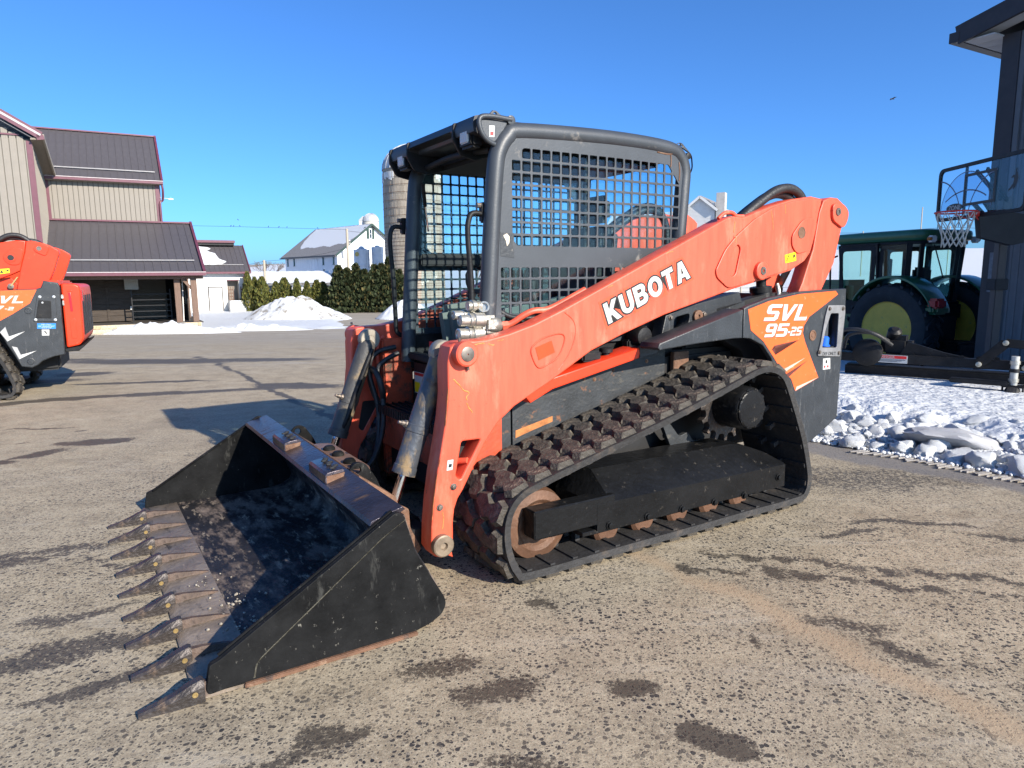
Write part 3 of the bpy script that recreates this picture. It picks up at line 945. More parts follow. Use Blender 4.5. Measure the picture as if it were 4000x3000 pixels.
    for s in (1, -1):
        pod = box('control_pod', (-2.05, s * .32 - .065, .95), (-1.58, s * .32 + .065, 1.20), PODM, root, .04, Matrix.Rotation(R(8), 3, 'Y'))
        tube('joystick', [(-1.80, s * .335, 1.16), (-1.79, s * .33, 1.23), (-1.775, s * .325, 1.29)], .018, SEATM, pod, 8)
        lathe('grip', [(0, .02), (.03, .027), (.08, .024), (.10, .012)], (-1.778, s * .325, 1.27), (0.1, 0, 1), SEATM, pod, 12)
    box('seat_base', (-2.40, -.22, .86), (-1.95, .22, 1.0), DARK, root, .02)
    box('lap_bar', (-1.80, -.30, 1.235), (-1.77, .30, 1.262), SEATM, root, .01)
    box('info_plate', (-1.440, -.10, .905), (-1.434, .06, .985), STICK, root, .002)
    box('red_tag', (-1.440, -.20, .93), (-1.434, -.135, .975), REDINK, root, .002)

def bucket(root):
    W = 1.07
    fl = [(0.0, .012), (-.40, .012), (-.70, .014), (-.79, .030), (-.842, .062), (-.858, .105), (-.835, .17), (-.75, .33), (-.712, .47)]
    th = .014
    inner = []
    for i, p in enumerate(fl):
        a, b = Vector(fl[max(i - 1, 0)]), Vector(fl[min(i + 1, len(fl) - 1)])
        t = (b - a).normalized()
        inner.append((p[0] + t.y * th * 1, p[1] - t.x * th))
    bk = plate('bucket', fl + list(reversed(inner)), -W, W, BFLOOR, root, (), .0, 50)
    bk.name = 'bucket'
    sp = [(-.003, .031), (-.018, .112), (-.05, .123), (-.665, .492), (-.690, .488), (-.708, .462), (-.747, .322), (-.862, .112), (-.866, .085), (-.847, .050), (-.80, .026), (-.728, .010), (-.15, .008), (-.01, .012)]
    cut = [(-.003, .031), (-.018, .112), (-.05, .123), (-.665, .492), (-.690, .488), (-.708, .462), (-.614, .409), (-.175, .090), (-.158, .07), (-.148, .024), (-.01, .014)]
    for s in (1, -1):
        pl = plate('side_plate', rnd_poly(sp, .012), s * (W - .002), s * (W + .014), BUCKET, bk, (), .003)
        plate('side_cutter', rnd_poly(cut, .008), s * (W + .0145), s * (W + .026), BUCKET, pl, (), .003)
        tube('weld_bead', [(-.150, s * (W + .016), .024), (-.160, s * (W + .016), .068), (-.177, s * (W + .016), .088), (-.40, s * (W + .016), .252), (-.614, s * (W + .016), .407), (-.706, s * (W + .016), .460)], .006, pm('weld bead', (.085, .08, .062), .6, .2, .4, 60, .5), pl, 6, 6)
        tube('edge_bead', [(-.05, s * (W - .008), .123), (-.35, s * (W - .008), .302), (-.665, s * (W - .008), .492)], .006, BUCKET, pl, 6)
        box('wear_strip', (-.74, s * (W + .015) - .012, -.002), (-.12, s * (W + .015) + .012, .014), RUST, pl, .003)
    edge = plate('cutting_edge', [(.03, .004), (.0, .026), (-.17, .030), (-.17, -.002), (.0, -.002)], -W - .012, W + .012, pm('scoured edge steel', (.22, .175, .135), .5, .25, .4, 7, .3, 40, dirt=((.03, .027, .028), .36, 7, (2.5, 1, 1)), dirt2=((.34, .27, .2), .22, 12, (3, 1, 1))), bk, (), .001)
    # top lip and spill guard
    plate('spill_guard', [(-.722, .486), (-.712, .498), (-.590, .464), (-.583, .448), (-.60, .446), (-.70, .474)], -W + .014, W - .014, SPILL, bk, (), .002)
    for y0, y1 in ((-.405, -.165), (.268, .512)):
        st = plate('step_plate', [(-.682, .506), (-.672, .520), (-.604, .512), (-.594, .502), (-.594, .466), (-.600, .466), (-.602, .498), (-.672, .506)], y0, y1, SPILL, bk, (), .0015)
        for k in range(9):
            x = -.662 + .012 * (k % 3) + random.uniform(-.004, .004)
            y = y0 + .03 + (y1 - y0 - .06) * k / 8
            slab('grip_bead', circ(x, y, .012, 8, .007), .516 - (x + .67) * -.12, .524 - (x + .67) * -.12, DARK, st, (), .001)
        sheet('end_gusset', [(-.68, y1, .505), (-.672, y1, .478), (-.600, y1, .460), (-.600, y1, .498)], RUST, st, .003)
    # hitch behind the bucket
    plate('hitch_plate', [(-.715, .46), (-.735, .485), (-.90, .36), (-.96, .12), (-.93, .10), (-.87, .34)], -.54, .54, RUST, bk, (), .003)
    slab('hitch_cover', rnd_poly([(-.735, -.29), (-.735, .33), (-.775, .37), (-.85, .36), (-.87, .30), (-.87, -.25), (-.83, -.29)], .03), .438, .455, pm('brown steel', (.24, .14, .095), .5, .4, .35, 8, .2, dirt=((.09, .06, .05), .4, 12)), bk)
    for y in (-.12, .02, .19, .29):
        lathe('hitch_bump', [(0, .032), (.012, .030), (.022, .020), (.025, 0)], (-.81, y, .454), (0, 0, 1), BUCKET, bk, 14)
    for y in (.42, -.55):
        plate('hitch_tab', rnd_poly([(-.70, .40), (-.72, .475), (-.755, .515), (-.80, .51), (-.86, .42), (-.88, .34), (-.74, .34)], .03), y - .008, y + .008, BUCKET, bk, [circ(-.765, .480, .017, 14)])
    for k in range(9):
        y = -.885 + .2452 * k
        y = max(-1.05, min(1.07, y))
        tooth(bk, y, k)
    # loose grit on the bucket floor
    bm = bmesh.new()
    rr = random.Random(5)
    for k in range(90):
        cx, cy = rr.choice(((-.20, .48), (-.16, .70), (-.13, .24), (-.19, .74), (-.30, .80)))
        x, y = cx + rr.gauss(0, .05), cy + rr.gauss(0, .05)
        s = rr.uniform(.002, .007)
        g = bmesh.ops.create_icosphere(bm, subdivisions=1, radius=s)
        for v in g['verts']:
            v.co = Vector((v.co.x * rr.uniform(.7, 1.4), v.co.y * rr.uniform(.7, 1.4), v.co.z * .8)) + Vector((x, y, .030 + s * .5))
    tag(link('grit', fin(bm, 20, False), pm('pale grit', (.30, .27, .22), .8, var=.4, scale=40), bk), kind='stuff')
    return bk

TOOTH = {}
def tooth(bk, y, k):
    if not TOOTH:
        # adapter welded on the lip
        secs = [(-.165, .010, .028, .031), (-.12, .015, .030, .042), (-.03, .020, .030, .056), (.008, .023, .006, .056), (.03, .022, .002, .050)]
        bm = bmesh.new()
        rows = [[bm.verts.new(v) for v in ((x, -w, z0), (x, w, z0), (x, w * .45, z1), (x, -w * .45, z1))] for x, w, z0, z1 in secs]
        for a, b in zip(rows, rows[1:]):
            for i in range(4):
                bm.faces.new((a[i], a[(i + 1) % 4], b[(i + 1) % 4], b[i]))
        bm.faces.new(rows[0]); bm.faces.new(rows[-1])
        TOOTH['a'] = fin(bm, 40)
        secs = [(.004, .027, -.002, .064), (.014, .029, -.003, .068), (.045, .029, -.004, .058), (.09, .027, -.005, .038), (.14, .023, -.005, .023), (.194, .019, -.005, .010)]
        bm = bmesh.new()
        rows = [[bm.verts.new(v) for v in ((x, -w, z0), (x, w, z0), (x, w, z0 + (z1 - z0) * .72), (x, w * .55, z1), (x, -w * .55, z1), (x, -w, z0 + (z1 - z0) * .72))] for x, w, z0, z1 in secs]
        for a, b in zip(rows, rows[1:]):
            for i in range(6):
                bm.faces.new((a[i], a[(i + 1) % 6], b[(i + 1) % 6], b[i]))
        bm.faces.new(rows[0]); bm.faces.new(rows[-1])
        TOOTH['t'] = fin(bm, 28)
        TOOTH['p'] = lathe_mesh([(0, .009), (.002, .009), (.002, .005), (.001, .004), (.001, 0)], (.030, .0285, .030), (0, 1, 0), 12)
    ad = link('tooth_adapter', TOOTH['a'], pm('dark rusted adapter', (.085, .055, .04), .65, .2, .5, 12, .4, 50, dirt=((.16, .10, .065), .34, 14), dirt2=((.02, .019, .02), .36, 9)), bk)
    ad.location = (0, y, 0)
    t = link('tooth', TOOTH['t'], STEELWORN, bk)
    t.location = (random.uniform(-.004, .004), y, 0)
    t.rotation_euler = (0, 0, random.uniform(-.02, .02))
    p = link('tooth_pin', TOOTH['p'], GOLD, bk)
    p.location = (0, y, 0)

def cylinder(root, s, A=(-1.182, .985), B=(-.968, .440), C=(-.895, .255), m=CYLM):
    y = .470 * s
    a, b, c = Vector((A[0], y, A[1])), Vector((B[0], y, B[1])), Vector((C[0], y, C[1]))
    ax = (b - a)
    L = ax.length
    o = lathe('bucket_cylinder', [(0, .030), (.03, .050), (L * .60, .052), (L * .605, .055), (L * .66, .055), (L * .665, .052), (L * .93, .052), (L * .935, .056), (L, .056), (L + .004, .03)], a, ax, m, root, 26)
    lathe('rod', [(0, .023), ((c - b).length, .023)], b - ax.normalized() * .02, ax, CHROME, o, 18)
    lathe('rod_eye', [(0, .04), (.06, .04)], (c.x, y - .03, c.z), (0, 1, 0), RUST, o, 18)
    lathe('cylinder_eye', [(0, .055), (.008, .06), (.05, .06), (.058, .055), (.058, .026), (.064, .022), (.064, 0)], (A[0], y - .032, A[1]), (0, 1, 0), pm('eye steel', (.30, .27, .22), .5, .4, .3, 12), o, 22)
    n = Vector((ax.z, 0, -ax.x)).normalized()
    if n.x < 0: n = -n
    p = a + ax * .62
    pf = p + n * .05
    f = lathe('hose_fitting', [(0, .018), (.012, .018), (.014, .012), (.03, .012), (.032, .008), (.045, .008)], pf + Vector((0, -.02 * s, 0)), n, BOLT, o, 10)
    tube('feed_pipe', [a + ax * .10 + Vector((-.02, -.05 * s, 0)), a + ax * .25 + Vector((-.01, -.062 * s, 0)), a + ax * .55 + Vector((0, -.062 * s, 0)), a + ax * .80 + Vector((0, -.06 * s, 0)), a + ax * .90 + Vector((0, -.04 * s, 0))], .013, BLACK, o, 8, 4)
    return o

def front_and_chassis(root):
    box('chassis', (-3.70, -.50, .27), (-1.48, .50, .90), DARK, root, .03)
    for s in (1, -1):
        p = plate('side_plate', [(-1.535, .33), (-1.535, .75), (-1.75, .86), (-2.30, .94), (-2.56, .97), (-2.56, .45), (-2.1, .33)], s * .501, s * .515, SIDEPL, root, (), .003)
        plate('front_side_plate', [(-1.34, .30), (-1.36, .60), (-1.42, .70), (-1.52, .74), (-1.52, .33)], s * .512, s * .524, SIDEPL, root, (), .003)
        for x, z in ((-1.98, .80), (-2.05, .79), (-2.18, .83), (-2.42, .86)):
            bolt(p, x, s * .515, z, .008, .006, RUST, 'rivet', s)
        if s > 0:
            ysheet('rust_smear', [(-1.551, .539), (-1.552, .577), (-1.66, .60), (-1.777, .625), (-1.777, .596), (-1.65, .565)], .5158, pm('orange rust smear', (.36, .13, .035), .8, var=.4, scale=20), root, .0006)
        plate('rail_guard', [(-1.52, .770), (-1.66, .842), (-2.236, .956), (-2.242, .930), (-2.236, .902), (-1.68, .790), (-1.55, .735)], s * .52, s * .655, ORANGE2, root, (), .006)
        plate('rail_end', [(-2.245, .954), (-2.375, .968), (-2.375, .915), (-2.245, .902)], s * .53, s * .65, PANEL, root, (), .006)
        br = plate('arm_stop_bracket', [(-2.435, .965), (-2.476, 1.113), (-2.62, 1.155), (-3.066, 1.228), (-3.105, 1.14), (-2.80, 1.07), (-2.62, 1.0)], s * .52, s * .60, PANEL, root, [rnd_poly([(-2.535, 1.03), (-2.54, 1.10), (-2.66, 1.12), (-2.655, 1.07), (-2.61, 1.025)], .025, 4)], .004)
        lathe('stop_pin', [(0, .034), (.016, .034), (.018, .024), (.018, .010), (.010, .008), (.010, 0)], (-2.714, s * .60, 1.102), (0, s, 0), RUST, br, 20)
        bolt(br, -2.765, s * .60, 1.108, .013, .018, BOLT, sgn=s)
        bolt(br, -2.51, s * .60, 1.10, .010, .014, BOLT, sgn=s)
        plate('bracket_beam', [(-2.80, 1.075), (-2.80, 1.105), (-3.10, 1.175), (-3.10, 1.145)], s * .601, s * .612, PANEL, br, (), .002)
        lathe('oil_filter', [(0, .035), (.01, .058), (.08, .058), (.095, .05), (.10, .03)], (-2.33, s * .50, 1.005), (0, s, 0), BLACK, root, 18)
        box('valve_block', (-2.44, s * .52 - .03, .94), (-2.25, s * .52 + .03, .99), BLACK, root, .008)
        lathe('filler_cap', [(0, .02), (.02, .02), (.022, .036), (.04, .036), (.045, .03), (.046, 0)], (-2.08, s * .57, .915), (0, 0, 1), BLACK, root, 16)
        box('service_box', (-2.02, s * .56 - .05, .90), (-1.90, s * .56 + .05, .955), BLACK, root, .01)
        box('rust_pad', (-2.72, s * .53 - .015, .775), (-2.60, s * .53 + .015, .90), RUST, root, .003)
        lc = lathe('lift_cylinder', [(0, .03), (.02, .062), (.46, .062), (.48, .055), (.48, .03), (.56, .03)], (-3.38, s * .545, .78), (.11, 0, 1), BLACK, root, 22)
        lathe('cylinder_collar', [(0, .066), (.03, .066)], (-3.325, s * .545, 1.225), (.11, 0, 1), BLACK, lc, 22)
        tube('hose_stub', [(-3.40, s * .60, 1.16), (-3.41, s * .61, 1.22), (-3.415, s * .59, 1.27)], .014, ZINC, lc, 8, 4)
        plate('tail_bracket', rnd_poly([(-3.42, 1.30), (-3.60, 1.335), (-3.60, 1.24), (-3.56, 1.185), (-3.52, 1.17), (-3.42, 1.22)], .02), s * .46, s * .475, ORANGE, root, (), .003)
        lk = beam('control_link', (-3.548, s * .495, 1.235), (-3.66, s * .495, 1.385), .014, .055, GOLD, root, .004, up=(0, 1, 0))
        lathe('link_pin', [(0, .030), (.012, .030), (.014, .02), (.014, .008), (.006, .006)], (-3.548, s * .503, 1.235), (0, s, 0), BOLT, lk, 18)
    box('engine_hood', (-3.74, -.47, .88), (-2.74, .47, 1.165), BLACK, root, .03)
    box('tailgate', (-3.96, -.62, .46), (-3.79, .62, 1.20), CHAR, root, .04)
    # front: crossmember, step, uprights
    box('crossmember', (-1.30, -.555, .355), (-1.245, .555, .56), ORANGEDK, root, .012)
    box('under_guard', (-1.34, -.50, .20), (-1.30, .50, .36), DARK, root, .02)
    for s in (1, -1):
        box('front_upright', (-1.46, s * .515 - .03, .16), (-1.27, s * .515 + .03, .98), ORANGEDK, root, .01)
    st = box('step', (-1.40, -.44, .575), (-1.20, .44, .600), BLACK, root, .004)
    bm = bmesh.new()
    for k in range(36):
        y = -.425 + .85 * k / 35
        box_bm(bm, (-1.198, y, .590), (.012, .012, .05))
    for k in range(5):
        box_bm(bm, (-1.375 + k * .04, 0, .604), (.008, .86, .012))
    link('step_teeth', fin(bm, 20), BLACK, st)
    sheet('warning_label', [(-1.4285, -.24, .785), (-1.4285, -.40, .785), (-1.4285, -.40, .66), (-1.4285, -.24, .66)][::-1], STICK, root)
    sheet('warning_label_yellow', [(-1.4270, -.325, .725), (-1.4270, -.395, .725), (-1.4270, -.395, .665), (-1.4270, -.325, .665)][::-1], YEL, root)
    sheet('warning_label_red', [(-1.4270, -.245, .782), (-1.4270, -.395, .782), (-1.4270, -.395, .765), (-1.4270, -.245, .765)][::-1], REDINK, root)
    # auxiliary couplers by the near arm
    blk = box('coupler_block', (-1.47, .43, 1.065), (-1.385, .52, 1.15), ZINC, root, .02)
    prof = [(0, .036), (.05, .036), (.055, .030), (.06, .033), (.075, .033), (.078, .027), (.12, .027), (.122, .020), (.118, .018), (.118, 0)]
    for y, z, k in ((.485, 1.128, 1), (.468, 1.062, 1.08), (.425, 1.150, .8)):
        lathe('coupler', [(a * 1.05, r * k) for a, r in prof], (-1.395, y, z), (1, 0, .02), ZINC, blk, 20)
    lathe('coupler', [(0, .022), (.03, .022), (.033, .028), (.05, .028), (.052, .022), (.07, .022)], (-1.395, .46, 1.196), (1, 0, 0), ZINC, blk, 18)
    lathe('coupler', [(0, .03), (.02, .033), (.035, .033), (.036, .026), (.06, .026), (.06, .018), (.05, .016), (.05, 0)], (-1.43, .44, 1.185), (.5, .8, .1), ZINC, blk, 20)
    lathe('coupler_body', [(0, .016), (.02, .034), (.05, .040), (.075, .038)], (-1.50, .482, 1.095), (1, 0, .15), ZINC, blk, 20)
    tube('pipe', [(-1.49, .485, 1.095), (-1.54, .50, 1.105), (-1.60, .525, 1.145), (-1.65, .54, 1.165), (-1.74, .553, 1.175), (-1.95, .556, 1.262)], .016, ORANGE, root, 10, 5)
    lathe('pipe_nut', [(0, .022), (.03, .022)], (-1.525, .497, 1.10), (1, -.25, -.1), ORANGE, root, 6)
    tube('coupler_hose', [(-1.455, .45, 1.185), (-1.50, .46, 1.165), (-1.56, .49, 1.135), (-1.66, .53, 1.13)], .013, HOSE, root, 8, 5)
    # hoses by the far arm
    lp = [(-1.20 + .02 * math.sin(a), -.43 + .085 * math.cos(a), .715 + .10 * math.sin(a)) for a in [k * math.pi / 6 for k in range(12)]]
    tube('hose', lp, .017, HOSE, root, 8, 4, True)
    tube('hose', [(-1.33, -.40, .90), (-1.24, -.395, .86), (-1.20, -.40, .80), (-1.21, -.36, .64), (-1.19, -.34, .46), (-1.12, -.33, .30), (-1.02, -.32, .24)], .015, HOSE, root, 8, 5)
    tube('hose', [(-1.34, -.46, .93), (-1.22, -.47, .90), (-1.17, -.46, .80), (-1.20, -.42, .60), (-1.18, -.38, .42), (-1.13, -.36, .26)], .015, HOSE, root, 8, 5)
    tube('pipe', [(-1.30, -.545, .99), (-1.26, -.54, .92), (-1.26, -.54, .60), (-1.22, -.52, .52)], .011, ORANGE, root, 8, 4)
    # hitch between the arms
    for s in (1, -1):
        plate('hitch_side_plate', rnd_poly([(-.80, .41), (-.875, .347), (-.955, .298), (-.958, .21), (-1.010, .098), (-.988, .078), (-.93, .06), (-.87, .09), (-.84, .16), (-.76, .33)], .012), s * .53, s * .552, RUST, root, (), .003)
        plate('hitch_side_plate', rnd_poly([(-.86, .30), (-.90, .33), (-1.07, .19), (-1.07, .11), (-.95, .07)], .02), s * .40, s * .42, BLACK, root, (), .003)
    beam('hitch_tube', (-1.0, -.55, .15), (-1.0, .55, .15), .09, .09, BLACK, root)
    cyl('hitch_pin', (-1.05, -.68, .15), (-1.05, .68, .15), .024, RUST, root)

def side_panel_main(root):
    for s in (1, -1):
        y0, y1 = .50, .80
        arch = [(-2.234, .955), (-2.50, .972), (-2.793, .984), (-2.862, .983)]
        fa = plate('fender_arm', [(-2.228, .968), (-2.24, .990), (-2.50, 1.055), (-2.860, 1.141)] + list(reversed([(-2.24, .955), (-2.50, .972), (-2.793, .984), (-2.860, .983)])), s * .66, s * .80, PANEL, root, (), .006)
        out = [(-2.866, 1.146), (-2.90, 1.158), (-3.071, 1.198), (-3.343, 1.228), (-3.60, 1.236), (-3.809, 1.238), (-3.814, 1.049), (-3.798, .72), (-3.792, .43), (-3.60, .335), (-3.50, .295), (-3.40, .32), (-3.28, .42), (-3.20, .56), (-3.165, .72), (-3.12, .85), (-3.04, .931), (-2.931, .976), (-2.866, .983)]
        hole = rnd_poly([(-3.650, 1.091), (-3.731, 1.089), (-3.730, .877), (-3.580, .886), (-3.605, .99)], .012)
        sp = plate('side_panel', out, s * .765, s * .80, PANEL, root, [hole], .006, 35)
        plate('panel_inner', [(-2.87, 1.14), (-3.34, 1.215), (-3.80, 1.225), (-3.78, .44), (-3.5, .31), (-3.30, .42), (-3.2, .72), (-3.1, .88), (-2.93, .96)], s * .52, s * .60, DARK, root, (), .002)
        if s < 0: continue
        fr = [(-3.622, 1.141), (-3.793, 1.137), (-3.798, 1.086), (-3.769, .818), (-3.541, .838), (-3.566, .918), (-3.597, 1.074)]
        f = plate('filler_frame', rnd_poly(fr, .012), .8005, .810, pm('scuffed grey plastic', (.17, .17, .175), .5, var=.3, scale=9, dirt=((.06, .06, .06), .3, 10)), sp, [rnd_poly([(-3.650, 1.091), (-3.731, 1.089), (-3.730, .877), (-3.580, .886), (-3.605, .99)], .012)], .003)
        for x, z in ((-3.632, 1.120), (-3.770, 1.116), (-3.752, .842), (-3.555, .860)):
            bolt(f, x, .810, z, .009, .008)
        text('embossed_letters', 'DEF ONLY', .030, (-3.585, .8102, .838), U_LEFT + Vector((0, 0, -.04)), V_UP, PANEL, f, .001, .135)
        cp = lathe('filler_cap', [(0, .040), (.006, .040), (.008, .032), (.05, .030), (.058, .022), (.06, 0)], (-3.690, .742, .888), (0, .1, 1), BLUEP, sp, 14)
        slab('filler_shelf', [(-3.57, .70), (-3.74, .70), (-3.74, .79), (-3.57, .79)], .872, .884, PANEL, sp, (), .002)
        ysheet('sticker', [(-3.608, .816), (-3.680, .816), (-3.687, .747), (-3.612, .747)], .8003, STICK, sp)
        for x, z in ((-3.628, .765), (-3.660, .765)):
            lathe('sticker_mark', [(0, .008), (.0006, .008), (.0006, .0055)], (x, .8016, z), (0, 1, 0), REDINK, sp, 12)
        ysheet('sticker_mark', [(-3.635, .805), (-3.652, .805), (-3.652, .785), (-3.635, .785)], .8016, INK, sp, .0004)
        b = lathe('panel_bolt', [(0, .032), (.004, .032), (.005, .026), (.001, .022), (.001, .012), (.004, .010), (.004, 0)], (-3.491, .80, .965), (0, 1, 0), RUST, sp, 22)
        # decal and lettering
        dec = [(-2.898, 1.139), (-3.072, 1.180), (-3.344, 1.214), (-3.695, 1.226), (-3.722, 1.205), (-3.604, 1.150), (-3.448, 1.078), (-3.402, 1.028), (-3.394, .985), (-3.42, .930), (-3.57, .703), (-3.351, .640), (-3.307, .717), (-3.19, .80), (-3.132, .862), (-3.04, .955), (-2.928, 1.023)]
        plate('decal', dec, .8003, .8018, DECALOR, sp, (), 0)
        for tri in ([(-3.115, .905), (-3.36, .945), (-3.14, .925), (-3.15, .87)], [(-3.24, .745), (-3.45, .815), (-3.26, .72)],):
            ysheet('decal_stripe', tri, .802, pm('dark decal stripe', (.12, .03, .02), .4), sp, .0005)
        for tri in ([(-3.21, .775), (-3.43, .835), (-3.25, .765)], [(-3.35, .642), (-3.57, .705), (-3.36, .665)]):
            ysheet('decal_stripe', tri, .8021, pm('pale decal stripe', (.78, .42, .34), .4), sp, .0005)
        for mm, dx, lf in ((INK, .004, .0021), (WHITEV, 0, .0028)):
            word('model_lettering', 'SVL', (-3.030 - dx, .80, 1.070 - dx * .8), U_LEFT + Vector((0, 0, -.03)), V_UP, .094, mm, sp, .06, .30, .385, .0006, 0, lf)
            word('model_lettering', '95', (-3.036 - dx, .80, .978 - dx * .8), U_LEFT + Vector((0, 0, -.03)), V_UP, .076, mm, sp, .10, .25, .200, .0006, 0, lf)
            word('model_lettering', '-2S', (-3.245 - dx, .80, .975 - dx * .8), U_LEFT + Vector((0, 0, -.03)), V_UP, .052, mm, sp, .10, .25, .128, .0006, 0, lf)

def rear_hoses(root, pts, n=2):
    for s in (1, -1):
        for k in range(n):
            tube('hose', [(x + k * .025, s * (.60 - .04 * k), z - k * .03) for x, z in pts], .028, HOSE, root, 10, 6)

make_lugs()

# main loader -------------------------------------------------------
ld = empty('compact_track_loader', (-1.57275, 2.95923, 0), LOADER_ROT, 'faded orange and charcoal compact track loader with a toothed black bucket on the ground', 'track loader')
bucket(ld)
A = lift_arm(ld)
mirror_copy(A, ld)
B = rear_link(ld)
mirror_copy(B, ld)
for s in (1, -1):
    cylinder(ld, s, m=CYLM if s > 0 else pm('dark dusty barrel', (.060, .058, .055), .5, .2, .3, 6, .15, dirt=((.24, .175, .10), .42, 4)))
    undercarriage(ld, s)
front_and_chassis(ld)
side_panel_main(ld)
cab(ld)
rear_hoses(ld, [(-2.98, 1.60), (-3.08, 1.668), (-3.20, 1.742), (-3.35, 1.820), (-3.47, 1.842), (-3.57, 1.815), (-3.625, 1.74), (-3.64, 1.60)])

# second loader at the left edge ------------------------------------
l2 = empty('compact_track_loader', (-9.08, 7.23, 0), R(207), 'bright orange track loader seen from its rear flank, cut off by the left edge', 'track loader')
ARM2 = ARM[:10] + [(-3.0, 1.715), (-3.26, 1.793), (-3.416, 1.82), (-3.506, 1.816), (-3.484, 1.685), (-3.446, 1.561), (-3.424, 1.474), (-3.325, 1.424), (-3.218, 1.382), (-2.927, 1.29)] + ARM[23:]
LINK2 = [(-3.512, 1.812), (-3.562, 1.819), (-3.675, 1.792), (-3.747, 1.762), (-3.815, 1.715), (-3.827, 1.687), (-3.811, 1.637), (-3.753, 1.472), (-3.711, 1.377), (-3.60, 1.2), (-3.36, 1.2), (-3.377, 1.281), (-3.424, 1.474), (-3.448, 1.561), (-3.488, 1.685)]
for s in (1, -1):
    a = plate('lift_arm', ARM2, s * AY0, s * AY1, ORANGE2, l2, [TRI], .008, 40, 2)
    k = plate('rear_link', LINK2, s * .57, s * .682, ORANGE2, l2, (), .008, 40, 2)
    plate('pin_plate', rnd_poly([(-3.576, 1.728), (-3.602, 1.778), (-3.645, 1.791), (-3.732, 1.749), (-3.715, 1.686), (-3.684, 1.642), (-3.593, 1.691)], .02), s * .6825, s * .695, ORANGE2, k, (), .003)
    lathe('pin', [(0, .028), (.006, .026), (.006, .010), (.002, .009)], (-3.631, s * .695, 1.729), (0, s, 0), BOLT, k, 18)
    plate('pivot_pad', rnd_poly([(-3.27, 1.64), (-3.29, 1.57), (-3.35, 1.535), (-3.43, 1.545), (-3.48, 1.72), (-3.38, 1.74)], .04, 4), s * .6755, s * .686, ORANGE2, a, (), .003)
    lathe('bore', [(0, .052), (.006, .050), (.006, .034), (.0061, .033)], (-3.347, s * .686, 1.622), (0, s, 0), ORANGE2, a, 22)
    lathe('bore_hole', [(0, .033), (.001, 0)], (-3.347, s * .6925, 1.622), (0, s, 0), DARK, a, 20)
    lk = beam('control_link', (-3.304, s * .60, 1.294), (-3.382, s * .60, 1.401), .014, .055, GOLD, l2, .004, up=(0, 1, 0))
    plate('arm_web', [(-3.10, 1.36), (-3.30, 1.40), (-3.40, 1.28), (-3.37, 1.2), (-3.10, 1.2)], s * .56, s * .58, ORANGE2, l2, (), .002)
    lathe('link_pin', [(0, .032), (.012, .032), (.014, .02), (.014, .008), (.006, .006)], (-3.304, s * .608, 1.294), (0, s, 0), BOLT, lk, 18)
    undercarriage(l2, s)
    cylinder(l2, s)
ysheet('warning_sticker', [(-3.19, 1.490), (-3.321, 1.499), (-3.320, 1.449), (-3.19, 1.428)], .6760, YEL, l2)
ysheet('warning_triangle', [(-3.225, 1.445), (-3.243, 1.482), (-3.262, 1.449)], .6775, INK, l2, .0006)
ysheet('warning_mark', [(-3.29, 1.465), (-3.312, 1.468), (-3.312, 1.485), (-3.29, 1.482)], .6775, INK, l2, .0006)
front_and_chassis(l2)
for n_ in [c for c in l2.children if c.name.split('.')[0] in ('tailgate', 'hitch_tube', 'tail_bracket', 'control_link', 'arm_stop_bracket', 'bracket_beam')]:
    if n_.name.split('.')[0] == 'control_link' and n_.data.materials[0] == GOLD and n_.children and abs(n_.children[0].data.vertices[0].co.x + 3.304) < .06: continue
    for ch in list(n_.children): bpy.data.objects.remove(ch)
    bpy.data.objects.remove(n_)
cab(l2)
